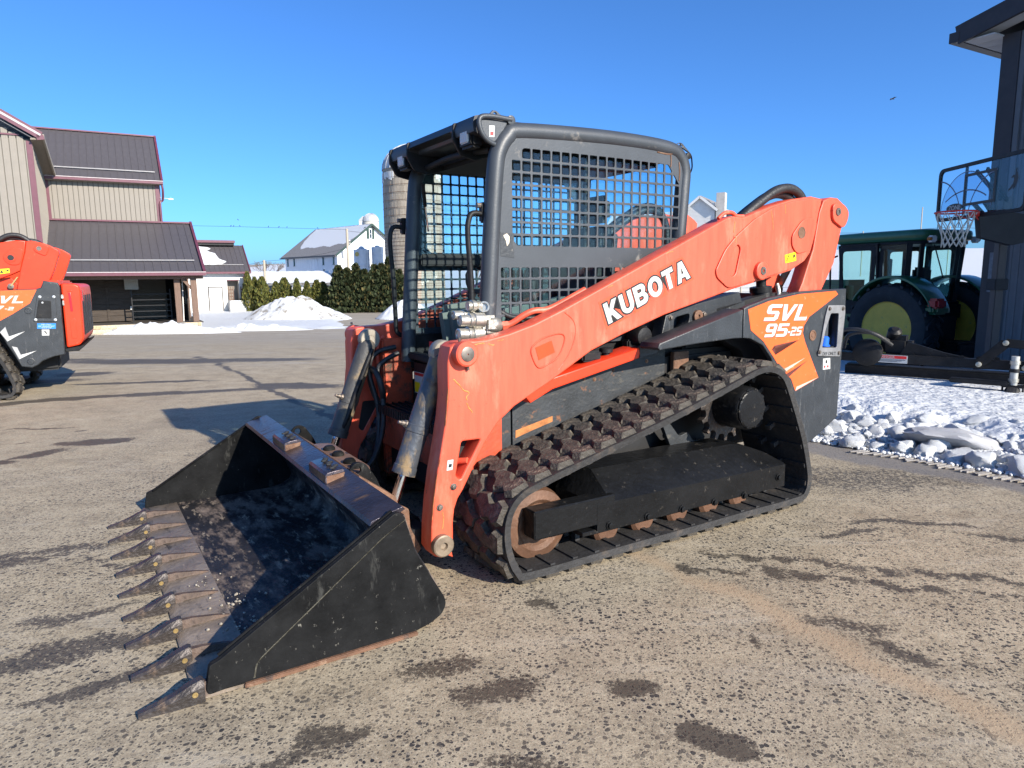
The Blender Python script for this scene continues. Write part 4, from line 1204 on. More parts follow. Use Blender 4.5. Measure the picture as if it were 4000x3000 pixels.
for s in (1, -1):
    out = [(-2.60, 1.05), (-2.9, 1.20), (-3.226, 1.253), (-3.582, 1.266), (-3.620, 1.278), (-3.648, 1.355), (-3.79, 1.332), (-3.808, 1.275), (-3.803, 1.18), (-3.796, .925), (-3.795, .733), (-3.788, .481), (-3.672, .462), (-3.56, .417), (-3.513, .375), (-3.446, .341), (-3.343, .361), (-3.301, .466), (-3.225, .634), (-3.178, .773), (-3.08, .90), (-2.9, .965), (-2.60, .96)]
    sp = plate('side_panel', out, s * .74, s * .80, PANEL, l2, (), .012, 35, 2)
    if s < 0: continue
    plate('decal', [(-2.9, 1.190), (-3.225, 1.247), (-3.576, 1.253), (-3.498, 1.099), (-3.321, .979), (-3.191, .903), (-2.95, 1.0)], .8003, .8018, DECALOR, sp, (), 0)
    for pts in ([(-3.178, .773), (-3.238, .664), (-3.42, .775), (-3.259, .720), (-3.234, .833)], [(-3.274, .606), (-3.331, .451), (-3.508, .542), (-3.351, .501), (-3.324, .591)]):
        plate('decal_chevron', pts, .8003, .8015, GREYDEC, sp, (), 0)
        plate('decal_chevron_edge', [pts[1], pts[2], pts[3]], .8016, .8024, pm('silver decal', (.62, .61, .58), .35, .3), sp, (), 0)
    hat = plate('access_hatch', rnd_poly([(-3.575, 1.185), (-3.755, 1.181), (-3.743, .876), (-3.510, .888)], .012), .8005, .812, PANEL, sp, (), .004)
    plate('hatch_lid', rnd_poly([(-3.586, 1.134), (-3.705, 1.120), (-3.693, .916), (-3.540, .925)], .012), .8122, .820, BLACK, hat, (), .003)
    for x, z in ((-3.60, 1.168), (-3.738, 1.166), (-3.535, .904), (-3.729, .896), (-3.62, 1.10)):
        bolt(hat, x, .812, z, .011, .010, pm('bright bolt', (.55, .55, .54), .35, .6))
    for x, z in ((-3.471, 1.012), (-3.441, .419)):
        lathe('panel_bolt', [(0, .040), (.004, .040), (.006, .032), (.001, .028), (.001, .014), (.005, .012), (.005, 0)], (x, .80, z), (0, 1, 0), PANEL, sp, 22)
    ysheet('blue_sticker', [(-3.544, .861), (-3.728, .854), (-3.722, .791), (-3.538, .799)], .8003, BLUEST, sp)
    for i, (t, wd) in enumerate((('DEF ONLY', .10), ('DEF UNIQUEMENT', .165), ('SOLO DEF', .10))):
        text('sticker_text', t, .021, (-3.632 + wd / 2, .8016, .839 - i * .0195), U_LEFT + Vector((0, 0, -.03)), V_UP, STICK, sp, .0006, wd)
    ysheet('sticker', [(-3.582, .787), (-3.657, .784), (-3.650, .714), (-3.578, .717)], .8003, STICK, sp)
    ysheet('sticker_mark', [(-3.60, .77), (-3.615, .77), (-3.635, .735), (-3.62, .735)], .8016, INK, sp, .0005)
    for mm, dx, lf in ((WHITEV, 0, .0028),):
        word('model_lettering', 'SVL', (-3.075, .80, 1.104), U_LEFT + Vector((0, 0, -.01)), V_UP, .086, mm, sp, .06, .30, .350, .0006, 0, lf)
        word('model_lettering', '97', (-3.072, .80, 1.022), U_LEFT + Vector((0, 0, -.01)), V_UP, .055, mm, sp, .10, .25, .155, .0006, 0, lf)
        word('model_lettering', '-2', (-3.245, .80, 1.022), U_LEFT + Vector((0, 0, -.01)), V_UP, .038, mm, sp, .12, .25, .082, .0006, 0, lf)
# tailgate of the second loader
tg = [(-3.812, 1.322), (-3.953, 1.317), (-4.0, 1.291), (-4.006, 1.214), (-3.992, .655), (-3.95, .583), (-3.805, .552)]
gate = plate('tailgate', rnd_poly(tg, .03, 4), -.745, .745, ORANGE2, l2, (), .02, 40, 2)
for y in (.7455,):
    plate('tail_lamp', [(-3.879, 1.21), (-3.903, 1.209), (-3.909, .991), (-3.886, .986)], y, y + .006, REFL, gate, (), .001)
    plate('pressed_panel', rnd_poly([(-3.865, .89), (-3.915, .905), (-3.935, .88), (-3.925, .66), (-3.87, .665)], .02), y, y + .004, ORANGE2, gate, (), .002)
    plate('pressed_panel', rnd_poly([(-3.865, 1.235), (-3.915, 1.245), (-3.925, 1.225), (-3.875, 1.222)], .01), y, y + .004, ORANGE2, gate, (), .002)
for k in range(4):
    box('grille_bar', (-4.008, -.60 + k * .32, .70), (-3.99, -.36 + k * .32, 1.18), BLACK, gate, .005)
box('tail_light', (-4.012, .52, 1.10), (-3.99, .66, 1.24), REFL, gate, .006)
box('latch', (-3.83, .742, 1.14), (-3.805, .775, 1.19), ZINC, l2, .006)
box('latch', (-3.83, .742, 1.06), (-3.812, .77, 1.12), ZINC, l2, .005)
plate('bumper', [(-3.79, .545), (-3.95, .570), (-4.0, .595), (-3.985, .560), (-3.93, .512), (-3.79, .508)], -.76, .76, BLACK, l2, (), .005)
box('engine_hood_cover', (-3.80, -.70, 1.28), (-3.66, .70, 1.36), ORANGE2, l2, .02)
rear_hoses(l2, [(-3.05, 1.70), (-3.15, 1.77), (-3.252, 1.833), (-3.318, 1.872), (-3.382, 1.885), (-3.463, 1.868), (-3.541, 1.80), (-3.57, 1.70)])

# ------------------------------------------------------------------ ground
def axis(lo, a, b, hi, step, grow):
    v = list(np.arange(a, b + step / 2, step))
    d, x = step, b
    while x < hi:
        d *= grow
        x += d
        v.append(min(x, hi))
    d, x, pre = step, a, []
    while x > lo:
        d *= grow
        x -= d
        pre.append(max(x, lo))
    return np.array(list(reversed(pre)) + v)

def grid_mesh(xs, ys, Z, keep=None):
    X, Y = np.meshgrid(xs, ys)
    nx, ny = len(xs), len(ys)
    co = np.stack([X, Y, Z], -1).reshape(-1, 3)
    i = np.arange(nx * ny).reshape(ny, nx)
    q = np.stack([i[:-1, :-1], i[:-1, 1:], i[1:, 1:], i[1:, :-1]], -1).reshape(-1, 4)
    if keep is not None:
        k = keep.reshape(-1)
        q = q[k[q].any(1)]
        used = np.zeros(len(co), bool)
        used[q.reshape(-1)] = True
        remap = np.cumsum(used) - 1
        co, q = co[used], remap[q]
    me = bpy.data.meshes.new('grid')
    me.vertices.add(len(co))
    me.vertices.foreach_set('co', co.reshape(-1).astype(np.float32))
    me.loops.add(len(q) * 4)
    me.loops.foreach_set('vertex_index', q.reshape(-1).astype(np.int32))
    me.polygons.add(len(q))
    me.polygons.foreach_set('loop_start', np.arange(0, len(q) * 4, 4, dtype=np.int32))
    me.polygons.foreach_set('loop_total', np.full(len(q), 4, np.int32))
    me.polygons.foreach_set('use_smooth', np.ones(len(q), bool))
    me.update()
    me.validate()
    return me, (co, (used if keep is not None else None))

def seg_dist(X, Y, pts):
    d = np.full(X.shape, 1e9)
    for (x0, y0), (x1, y1) in zip(pts, pts[1:]):
        dx, dy = x1 - x0, y1 - y0
        t = np.clip(((X - x0) * dx + (Y - y0) * dy) / (dx * dx + dy * dy), 0, 1)
        d = np.minimum(d, np.hypot(X - x0 - t * dx, Y - y0 - t * dy))
    return d

gx = axis(-900, -6.5, 4.2, 1500, .03, 1.11)
gy = axis(-9, 1.2, 9.5, 3600, .03, 1.06)
X, Y = np.meshgrid(gx, gy)
near = sstep(0, 1, 1 - np.hypot(X, Y - 3) / 60)
Zg = gz(X, Y) + near * 0.014 * (fbm(X * .8, Y * .8, 3, 5) - .5) - .004
wx = X + .09 * (fbm(X * 5, Y * 5, 3, 11) - .5) * 2
wy = Y + .09 * (fbm(X * 5, Y * 5, 3, 23) - .5) * 2
stain = np.zeros(X.shape)
def blob(cx, cy, rx, ry, ang=0.0, st=1.0, soft=.45):
    global stain
    c, s = math.cos(ang), math.sin(ang)
    u = ((wx - cx) * c + (wy - cy) * s) / rx
    v = (-(wx - cx) * s + (wy - cy) * c) / ry
    d = np.hypot(u, v)
    stain = np.maximum(stain, st * (1 - sstep(1 - soft, 1 + soft, d)))
JOINT = [(-6.0, 13.0), (-4.32, 10.51), (-3.69, 9.58), (-3.12, 8.66), (-2.18, 7.26), (0.64, 3.19), (.80, 2.89), (.95, 2.68), (1.10, 2.42), (1.28, 2.12), (1.47, 1.83), (2.6, .1)]
JOINT2 = [(-9.5, 6.2), (-5.69, 7.56), (-5.34, 7.82), (-4.89, 8.00), (-4.43, 8.18), (-3.67, 8.34), (-3.16, 8.53), (-.5, 9.6), (3, 11)]
dj = seg_dist(wx, wy, JOINT)
dj2 = seg_dist(wx, wy, JOINT2)
stain = np.maximum(stain, .85 * (1 - sstep(.02, .06, dj)) * (Y > 3.3))
stain = np.maximum(stain, .8 * (1 - sstep(.05, .20, dj2)) * (X < -2.4) * (.55 + .7 * fbm(X * 1.5, Y * 1.5, 2, 4)))
for a in [(-2.75, 8.75, .55, .22, -.2, .85), (-3.51, 5.69, .30, .10, .25, .9), (-3.72, 5.30, .22, .05, .9, .7), (-3.88, 4.98, .16, .10, .4, .9), (-6.29, 10.12, .38, .26, .2, .7), (-5.0, 9.15, .9, .10, .15, .7),
          (-6.3, 11.9, 1.5, .45, -.1, .75), (-4.6, 12.0, 1.3, .35, -.05, .6), (-8.5, 12.4, 1.3, .3, 0, .6), (-4.4, 6.24, .32, .018, .18, .9), (-6.9, 9.2, 1.0, .25, .3, .7),
          (.37, 2.06, .075, .055, .3, .95), (.58, 1.80, .10, .055, -.5, .95), (1.38, 2.26, .14, .04, -.7, .6), (1.28, 2.45, .16, .05, 0, .45), (1.75, 2.05, .12, .05, .3, .4), (-.05, 2.05, .16, .09, .2, .55), (-.22, 2.22, .13, .06, .5, .5),
          (-.55, 1.83, .12, .05, .4, .6), (-1.35, 2.15, .26, .05, .5, .55), (-1.62, 2.35, .30, .06, .5, .55), (-1.75, 2.62, .22, .05, .5, .5), (-2.3, 3.3, .35, .05, .25, .5), (-2.6, 3.12, .3, .06, .2, .5), (-.75, 1.72, .22, .04, .2, .5), (.05, 1.68, .2, .05, -.2, .45),
          (2.1, 3.55, .4, .03, -.15, .6), (2.7, 3.3, .5, .03, -.2, .6), (1.7, 3.45, .25, .03, .1, .5), (2.2, 4.4, .9, .30, -.1, .35)]:
    blob(*a)
rr = random.Random(3)
for (x0, y0), (x1, y1), st in (((.83, 3.04), (2.75, 2.50), .85), ((.95, 3.17), (2.75, 2.72), .75)):
    n = 13
    for k in range(n):
        t = k / (n - 1)
        x, y = x0 + (x1 - x0) * t, y0 + (y1 - y0) * t
        blob(x + rr.uniform(-.015, .015), y + rr.uniform(-.015, .015), .075, .030, -.85 + rr.uniform(-.15, .15), st * rr.uniform(.6, 1.1), .5)
        blob(x + .055, y - .005, .05, .026, .15, st * rr.uniform(.2, .8), .5)
for k in range(26):      # short trail of prints towards the lower left
    t = k / 25
    blob(-2.55 + 1.1 * t + rr.uniform(-.03, .03), 3.25 - .15 * t + rr.uniform(-.07, .07), .05, .02, rr.uniform(0, .6), rr.uniform(.3, .8), .5)
for k in range(46):
    blob(rr.uniform(-5, 4), rr.uniform(1.7, 7), rr.uniform(.02, .07), rr.uniform(.015, .04), rr.uniform(0, 3), rr.uniform(.25, .7), .5)
sand = (1 - sstep(.02, .085, dj + .03 * (fbm(X * 6, Y * 6, 2, 8) - .5))) * (Y < 3.25)
ice = 1 - sstep(-.05, .25, np.abs((X - 2.75) * .759 + (Y - 5.05) * .651 + .0) - .22 + .35 * (fbm(X * 2.5, Y * 2.5, 3, 31) - .5))
ice *= sstep(1.9, 2.4, X) * (1 - sstep(5.9, 6.6, Y))
agg = np.clip(1.5 - .22 * np.hypot(X + .4, (Y - 1.6) * .9), .25, 1) + .35 * (fbm(X * .9, Y * .9, 3, 77) - .5)
gm, (gco, _) = grid_mesh(gx, gy, Zg)
for nm, arr in (('stain', stain), ('sand', sand), ('ice', ice), ('agg', np.clip(agg, 0, 1))):
    at = gm.attributes.new(nm, 'FLOAT', 'POINT')
    at.data.foreach_set('value', arr.reshape(-1).astype(np.float32))

def ground_mat():
    m = bpy.data.materials.new('worn concrete yard')
    m.use_nodes = True
    t = m.node_tree
    L = t.links.new
    b = t.nodes['Principled BSDF']
    tc = nd(t, 'ShaderNodeTexCoord')
    vec = tc.outputs['Object']
    def noise(sc, det=6, rough=.6, v=vec):
        n = nd(t, 'ShaderNodeTexNoise')
        n.inputs['Scale'].default_value = sc
        n.inputs['Detail'].default_value = det
        n.inputs['Roughness'].default_value = rough
        L(v, n.inputs['Vector'])
        return n.outputs[0]
    def ramp(fac, stops):
        r = nd(t, 'ShaderNodeValToRGB')
        e = r.color_ramp.elements
        while len(e) < len(stops): e.new(.5)
        for el, (p, c) in zip(e, stops):
            el.position = p
            el.color = (*c, 1) if len(c) == 3 else c
        L(fac, r.inputs[0])
        return r.outputs[0]
    def mix(f, a, bb):
        x = nd(t, 'ShaderNodeMix', data_type='RGBA')
        for s, i in ((f, 0), (a, 6), (bb, 7)):
            if isinstance(s, tuple): x.inputs[i].default_value = (*s, 1)
            elif isinstance(s, float): x.inputs[i].default_value = s
            else: L(s, x.inputs[i])
        return x.outputs[2]
    def mr(v, a, b2, c=0.0, d=1.0):
        x = nd(t, 'ShaderNodeMapRange')
        x.inputs[1].default_value, x.inputs[2].default_value, x.inputs[3].default_value, x.inputs[4].default_value = a, b2, c, d
        L(v, x.inputs[0])
        return x.outputs[0]
    def ma(op, a, b2):
        x = nd(t, 'ShaderNodeMath', operation=op)
        for i, s in enumerate((a, b2)):
            if isinstance(s, (int, float)): x.inputs[i].default_value = s
            else: L(s, x.inputs[i])
        return x.outputs[0]
    def attr(n):
        a = nd(t, 'ShaderNodeAttribute', attribute_name=n)
        return a.outputs['Fac']
    big = noise(.55, 5)
    mid = noise(4.0, 8, .7)
    fine = noise(45.0, 4, .7)
    cem = ramp(mid, [(.30, (.195, .152, .096)), (.5, (.325, .262, .172)), (.70, (.435, .36, .245))])
    cem = mix(mr(big, .42, .68, 0, .55), cem, (.30, .255, .19))
    cem = mix(mr(fine, .46, .62, 0, .65), cem, (.46, .385, .262))
    grain = noise(150.0, 3, .7)
    cem = mix(mr(grain, .50, .64, 0, .55), cem, (.085, .072, .056))
    cem = mix(mr(noise(210.0, 2, .6), .58, .68, 0, .5), cem, (.50, .45, .36))
    # exposed aggregate
    wv = nd(t, 'ShaderNodeVectorMath', operation='ADD')
    nv = nd(t, 'ShaderNodeTexNoise')
    nv.inputs['Scale'].default_value = 30
    L(vec, nv.inputs['Vector'])
    sc = nd(t, 'ShaderNodeVectorMath', operation='SCALE')
    sc.inputs['Scale'].default_value = .018
    L(nv.outputs['Color'], sc.inputs[0])
    L(vec, wv.inputs[0]); L(sc.outputs[0], wv.inputs[1])
    st_mask, st_col = None, None
    for scale, lo in ((50.0, .66), (100.0, .62)):
        vo = nd(t, 'ShaderNodeTexVoronoi')
        vo.inputs['Scale'].default_value = scale
        L(wv.outputs[0], vo.inputs['Vector'])
        sx = nd(t, 'ShaderNodeSeparateColor')
        L(vo.outputs['Color'], sx.inputs[0])
        size = mr(sx.outputs[1], 0, 1, .16, .50)
        inside = mr(ma('SUBTRACT', vo.outputs['Distance'], size), .0, -.07, 0, 1)
        pick = mr(sx.outputs[0], lo, lo + .08, 1, 0)
        mk = ma('MULTIPLY', inside, pick)
        cl = ramp(sx.outputs[2], [(0, (.012, .012, .015)), (.5, (.040, .035, .032)), (.85, (.10, .078, .056)), (1, (.26, .22, .17))])
        if st_mask is None: st_mask, st_col = mk, cl
        else:
            st_col = mix(ma('MULTIPLY', mk, .9), st_col, cl)
            st_mask = ma('MAXIMUM', st_mask, mk)
    ag = attr('agg')
    agn = ma('MULTIPLY', ag, mr(noise(2.2, 4), .30, .55, .40, 1.0))
    stf = ma('MULTIPLY', st_mask, agn)
    col = mix(stf, cem, st_col)
    # greyer asphalt further out
    sy = nd(t, 'ShaderNodeSeparateXYZ')
    L(vec, sy.inputs[0])
    farf = mr(ma('ADD', sy.outputs[1], mr(big, 0, 1, -4, 4)), 15, 30, 0, .7)
    mp = nd(t, 'ShaderNodeMapping')
    mp.inputs['Scale'].default_value = (.12, .8, 1)
    L(vec, mp.inputs[0])
    stk = noise(3.0, 7, .7, mp.outputs[0])
    col = mix(farf, col, ramp(stk, [(.3, (.20, .175, .142)), (.7, (.36, .325, .27))]))
    # pale frost and grit streaks
    frost = mr(stk, .56, .70, 0, .55)
    col = mix(ma('MULTIPLY', frost, mr(sy.outputs[1], 8, 12, 0, 1)), col, (.40, .38, .36))
    # brown soil films
    col = mix(mr(noise(1.3, 7, .75), .52, .72, 0, .55), col, (.15, .115, .075))
    mp3 = nd(t, 'ShaderNodeMapping')
    mp3.inputs['Scale'].default_value = (.8, 3.4, 1)
    mp3.inputs['Rotation'].default_value = (0, 0, .35)
    L(vec, mp3.inputs[0])
    col = mix(mr(noise(1.6, 8, .75, mp3.outputs[0]), .54, .68, 0, .5), col, (.44, .385, .295))
    col = mix(mr(noise(2.9, 8, .78, mp3.outputs[0]), .58, .70, 0, .55), col, (.11, .09, .065))
    # sand in the joint
    col = mix(ma('MULTIPLY', attr('sand'), .75), col, (.36, .265, .165))
    # damp stains
    sn = ma('ADD', attr('stain'), mr(noise(48.0, 7, .8), .28, .72, -.85, .35))
    sf = mr(sn, -.05, .18, 0, 1)
    sf = ma('MULTIPLY', sf, mr(attr('stain'), .02, .25, 0, 1))
    col = mix(ma('MULTIPLY', sf, .86), col, (.045, .036, .026))
    icf = mr(ma('ADD', attr('ice'), mr(noise(9.0, 6, .7), 0, 1, -.5, .5)), .3, .7, 0, 1)
    col = mix(ma('MULTIPLY', icf, .75), col, (.145, .135, .13))
    L(col, b.inputs['Base Color'])
    rg = ma('SUBTRACT', .88, ma('MULTIPLY', ma('MAXIMUM', sf, icf), .22))
    L(rg, b.inputs['Roughness'])
    h = ma('ADD', ma('MULTIPLY', fine, .35), ma('ADD', ma('MULTIPLY', stf, .35), ma('MULTIPLY', mid, .3)))
    bp = nd(t, 'ShaderNodeBump')
    bp.inputs['Strength'].default_value = .55
    bp.inputs['Distance'].default_value = .012
    L(h, bp.inputs['Height'])
    L(bp.outputs[0], b.inputs['Normal'])
    return m

tag(link('ground', gm, ground_mat()), kind='structure')

def snow_mat(name, dirt=.0, tint=(.585, .60, .61), bs=1.0):
    m = bpy.data.materials.new(name)
    m.use_nodes = True
    t = m.node_tree
    L = t.links.new
    b = t.nodes['Principled BSDF']
    tc = nd(t, 'ShaderNodeTexCoord')
    n1 = nd(t, 'ShaderNodeTexNoise')
    n1.inputs['Scale'].default_value = 1.6 * bs
    n1.inputs['Detail'].default_value = 9
    n1.inputs['Roughness'].default_value = .72
    L(tc.outputs['Object'], n1.inputs['Vector'])
    r = nd(t, 'ShaderNodeMapRange')
    r.inputs[1].default_value, r.inputs[2].default_value = .70 - .30 * dirt, .80 - .30 * dirt
    r.inputs[4].default_value = min(1, dirt * 1.4)
    L(n1.outputs[0], r.inputs[0])
    mx = nd(t, 'ShaderNodeMix', data_type='RGBA')
    L(r.outputs[0], mx.inputs[0])
    mx.inputs[6].default_value = (*tint, 1)
    mx.inputs[7].default_value = (.15, .115, .065, 1)
    L(mx.outputs[2], b.inputs['Base Color'])
    b.inputs['Roughness'].default_value = .6
    b.inputs['Specular IOR Level'].default_value = .3
    n2 = nd(t, 'ShaderNodeTexNoise')
    n2.inputs['Scale'].default_value = 22 * bs
    n2.inputs['Detail'].default_value = 6
    L(tc.outputs['Object'], n2.inputs['Vector'])
    bp = nd(t, 'ShaderNodeBump')
    bp.inputs['Strength'].default_value = .6
    bp.inputs['Distance'].default_value = .05 / bs
    L(n2.outputs[0], bp.inputs['Height'])
    L(bp.outputs[0], b.inputs['Normal'])
    return m

SNOW = snow_mat('clean snow', .05, bs=.5)
SNOWD = snow_mat('dirty ploughed snow', .62, bs=1.0)
SNOWB = snow_mat('broken snow lumps', .10, bs=2.5)

# snow lying on the right: bank along the yard edge, smooth field behind
def bank(x, y):
    d = (x - 2.45) * .759 + (y - 5.55) * .651 + .16 * (fbm(x * 2.2, y * 2.2, 3, 41) - .5) * 2
    e = x - 2.15 - .05 * (y - 5.6)
    return np.minimum(d, e * 1.2)
sx = np.concatenate([np.arange(2.1, 6.6, .03), axis(6.6, 6.63, 6.66, 60, .03, 1.12)[1:]])
sy_ = np.concatenate([np.arange(2.0, 9.0, .035), axis(9, 9.03, 9.06, 75, .03, 1.07)[1:]])
X2, Y2 = np.meshgrid(sx, sy_)
d = bank(X2, Y2)
rough = (1 - sstep(.9, 1.5, d))
hh = -.05 + .11 * sstep(-.05, .25, d) + .09 * sstep(.3, 1.3, d) + rough * .085 * (fbm(X2 * 6, Y2 * 6, 4, 51) - .42) + .035 * (fbm(X2 * 1.1, Y2 * 1.1, 3, 52) - .5)
hh += .10 * np.exp(-((d - .95) / .22) ** 2) * fbm(X2 * 1.6, Y2 * 1.6, 3, 9)
sm_, _ = grid_mesh(sx, sy_, gz(X2, Y2) + hh, d > -.08)
tag(link('snow_bank', sm_, SNOW), kind='structure')

# far snow cover
fx = axis(-700, -40, 30, 1400, .5, 1.09)
fy = axis(33, 33.2, 62, 3300, .35, 1.05)
X3, Y3 = np.meshgrid(fx, fy)
rt = X3 / Y3
nz = (fbm(X3 * .5, Y3 * .5, 4, 61) - .5)
yard = sstep(-.02, .02, -(rt + .252) + .06 * nz) * sstep(36.5, 38.5, Y3 + 3 * nz)
beyond = sstep(60, 63, Y3 + 4 * nz)
right_ = sstep(-.04, .02, rt - .02 + .05 * nz) * sstep(34, 37, Y3)
side_ = sstep(-.01, .01, rt + .166 + .03 * nz) * sstep(50, 54, Y3)
mask = np.maximum.reduce([yard, beyond, right_, side_])
h3 = -.12 + mask * (.22 + .08 * nz) + mask * .05 * (fbm(X3 * 2.3, Y3 * 2.3, 2, 63) - .5)
fm, _ = grid_mesh(fx, fy, gz(X3, Y3) + h3, mask > .2)
tag(link('snow_field', fm, SNOW), kind='structure')

# ------------------------------------------------------------------ buildings
TAN = pm('tan steel siding', (0.215, 0.192, 0.162), .6, var=.06, scale=2)
TANB = pm('tan seam shade paint', (.10, .088, .068), .6, var=.06)
MAROON = pm('maroon trim', (0.115, 0.032, 0.048), .4, var=.12, scale=3)
ROOFM = pm('brown grey metal roof', (0.070, 0.064, 0.068), .5, var=.1, scale=2.5, dirt=((.095, .088, .09), .2, 3))
SOFFIT = pm('beige soffit', (.34, .30, .24), .6, var=.1)
WHITEW = pm('white painted wall', (.62, .61, .58), .7, var=.05, scale=2, bump=.15, bscale=14)
WHITEB = pm('white barn boards', (.72, .73, .74), .7, var=.06, scale=2, streak=(3, 3, .3))
WOODP = pm('brown timber', (.135, .080, .055), .7, var=.3, scale=4, streak=(10, 10, .7), bump=.2)
PLANK = pm('dark plank wall', (.040, .028, .019), .75, var=.35, scale=3, streak=(.6, 6, 6), bump=.2)
STONEM = [pm('tan stone', (.46, .34, .20), .85, var=.35, scale=3, bump=.4, bscale=12), pm('buff stone', (.52, .42, .28), .85, var=.3, scale=3, bump=.4, bscale=12), pm('grey stone', (.22, .22, .22), .85, var=.35, scale=3, bump=.4, bscale=12)]
MORTAR = pm('pale mortar', (.50, .44, .34), .9, var=.15)
GALV = pm('galvanised steel', (.40, .41, .42), .55, .15, var=.15, scale=3, streak=(4, 4, .4))
DKGREEN = pm('dark green shutter', (.022, .05, .038), .5, var=.15)
WINDARK = pm('dark window glass', (.02, .025, .032), .08, var=.1, spec=.8)
CONC = pm('old silo concrete', (.29, .245, .19), .85, var=.22, scale=1.2, streak=(1.5, 1.5, .35), dirt=((.52, .50, .46), .18, 1.5, (1.5, 1.5, .2)), bump=.3, bscale=9)
POLEW = pm('weathered pole wood', (.36, .31, .24), .8, var=.2, streak=(8, 8, .5))
WIREM = pm('black wire', (.02, .02, .022), .5)

def panels(name, n, w, h, M, m, parent, rib=.035, groove=True, gap=.004):
    """n upright metal panels side by side: local x across, y up, z out. one object each, shared mesh"""
    me = None
    for i in range(n):
        if me is None:
            bm = bmesh.new()
            box_bm(bm, (w / 2, h / 2, 0), (w - gap, h, .02))
            if rib: box_bm(bm, (.02, h / 2, .018), (.045, h - .004, rib))
            if groove:
                box_bm(bm, (w * .38, h / 2, .012), (.03, h - .006, .014))
                box_bm(bm, (w * .7, h / 2, .012), (.03, h - .006, .014))
            me = fin(bm, 20, False)
        o = link(name, me, m, parent)
        o.matrix_local = M @ Matrix.Translation((i * w, 0, 0))

def facing(P, xdir, ydir):
    return frame(P, xdir, ydir)

# --- brown roofed barn with porch (local: x along the front, y to the back)
TH = R(29)
BO = (-16.72, 37.0, 0)
bn = empty('barn', BO, TH, 'tan barn with brown metal roof, maroon trim and an open timber porch', 'barn')
YW = 5.5
ub = 1.25
# wall panels above the porch
XL, XR = -6.55, -1.14
n = 22
box('wall', (XL - 2.0, YW + .02, -1.3), (XR, YW + 6.5, 6.95), TANB, bn, 0)
panels('siding_panel', n, (XR - XL) / n, 2.35, facing((XL, YW, 4.62), (1, 0, 0), (0, 0, 1)), TAN, bn, 0, True, .04)
for x in (XL, XR):
    box('corner_trim', (x - .13, YW - .055, 4.6), (x + .13, YW + .06, 6.95), MAROON, bn, .01)
# upper roof
ye, ze, yr, zr = YW - .38, 7.02, YW + 3.35, 10.12
sl = Vector((0, yr - ye, zr - ze))
xr0, xr1 = -8.9, -.90
n = 22
rf = None
roofM = facing((xr0, ye, ze), (1, 0, 0), sl)
panels('roof_panel', n, (xr1 - xr0) / n, sl.length, roofM, ROOFM, bn, .04, False)
sl2 = Vector((0, yr - ye, -(zr - ze)))
pyd('rear_roof', [(xr0, yr, zr), (xr1, yr, zr), (xr1, yr + 3.4, ze), (xr0, yr + 3.4, ze), (xr0, yr, zr - .08), (xr1, yr, zr - .08), (xr1, yr + 3.4, ze - .08), (xr0, yr + 3.4, ze - .08)], [(0, 1, 2, 3), (7, 6, 5, 4), (0, 4, 5, 1), (1, 5, 6, 2), (2, 6, 7, 3), (3, 7, 4, 0)], ROOFM, bn)
pyd('gable_wall', [(XR, YW, 6.9), (XR, YW + 6.5, 6.9), (XR, yr, zr - .15), (XR - .1, YW, 6.9), (XR - .1, YW + 6.5, 6.9), (XR - .1, yr, zr - .15)], [(0, 1, 2), (5, 4, 3), (0, 2, 5, 3), (1, 4, 5, 2), (0, 3, 4, 1)], TAN, bn)
beam('ridge_cap', (xr0, yr, zr + .03), (xr1 + .03, yr, zr + .03), .30, .08, MAROON, bn)
beam('rake_trim', (xr1, ye - .03, ze + .02), (xr1, yr, zr + .03), .12, .20, MAROON, bn)
beam('gutter', (xr0, ye - .07, ze - .06), (xr1 + .05, ye - .07, ze - .06), .14, .16, MAROON, bn)
beam('gutter_lip', (xr0, ye - .15, ze + .02), (xr1 + .05, ye - .15, ze + .02), .03, .04, pm('pale trim', (.42, .36, .36), .35), bn)
beam('snow_guard', (xr0, ye + sl.y * .17 - .05, ze + sl.z * .17 + .08), (xr1 - .3, ye + sl.y * .17 - .05, ze + sl.z * .17 + .08), .06, .06, pm('grey rail', (.22, .21, .21), .4, .3), bn)
box('eave_soffit', (XL, ye, ze - .16), (XR + .2, YW, ze - .12), SOFFIT, bn, 0)
tube('downspout', [(XR + .22, ye - .02, ze - .12), (XR + .25, ye, ze - .5), (XR + .22, YW - .1, ze - 1.0), (XR + .06, YW - .11, ze - 1.2), (XR + .06, YW - .11, 4.7)], .06, MAROON, bn, 8, 3)
# porch roof
pe, pz, pb, pbz = -.5, 1.80, YW, 4.74
slp = Vector((0, pb - pe, pbz - pz))
x0p, x1p = -7.0, .45
n = 19
panels('roof_panel', n, (x1p - x0p) / n, slp.length, facing((x0p, pe, pz), (1, 0, 0), slp), ROOFM, bn, .045, False)
beam('ridge_cap', (x0p, pb - .08, pbz + .03), (x1p, pb - .08, pbz + .03), .24, .09, MAROON, bn)
beam('rake_trim', (x1p, pe - .03, pz + .02), (x1p, pb, pbz + .03), .13, .22, MAROON, bn)
beam('rake_trim', (x0p, pe - .03, pz + .02), (x0p, pb, pbz + .03), .13, .22, MAROON, bn)
beam('gutter', (x0p, pe - .07, pz - .06), (x1p + .06, pe - .07, pz - .06), .14, .17, MAROON, bn)
beam('gutter_lip', (x0p, pe - .15, pz + .03), (x1p + .06, pe - .15, pz + .03), .03, .04, MATS['pale trim'], bn)
beam('snow_guard', (x0p + .2, pe + slp.y * .2 - .05, pz + slp.z * .2 + .08), (x1p - .35, pe + slp.y * .2 - .05, pz + slp.z * .2 + .08), .06, .06, MATS['grey rail'], bn)
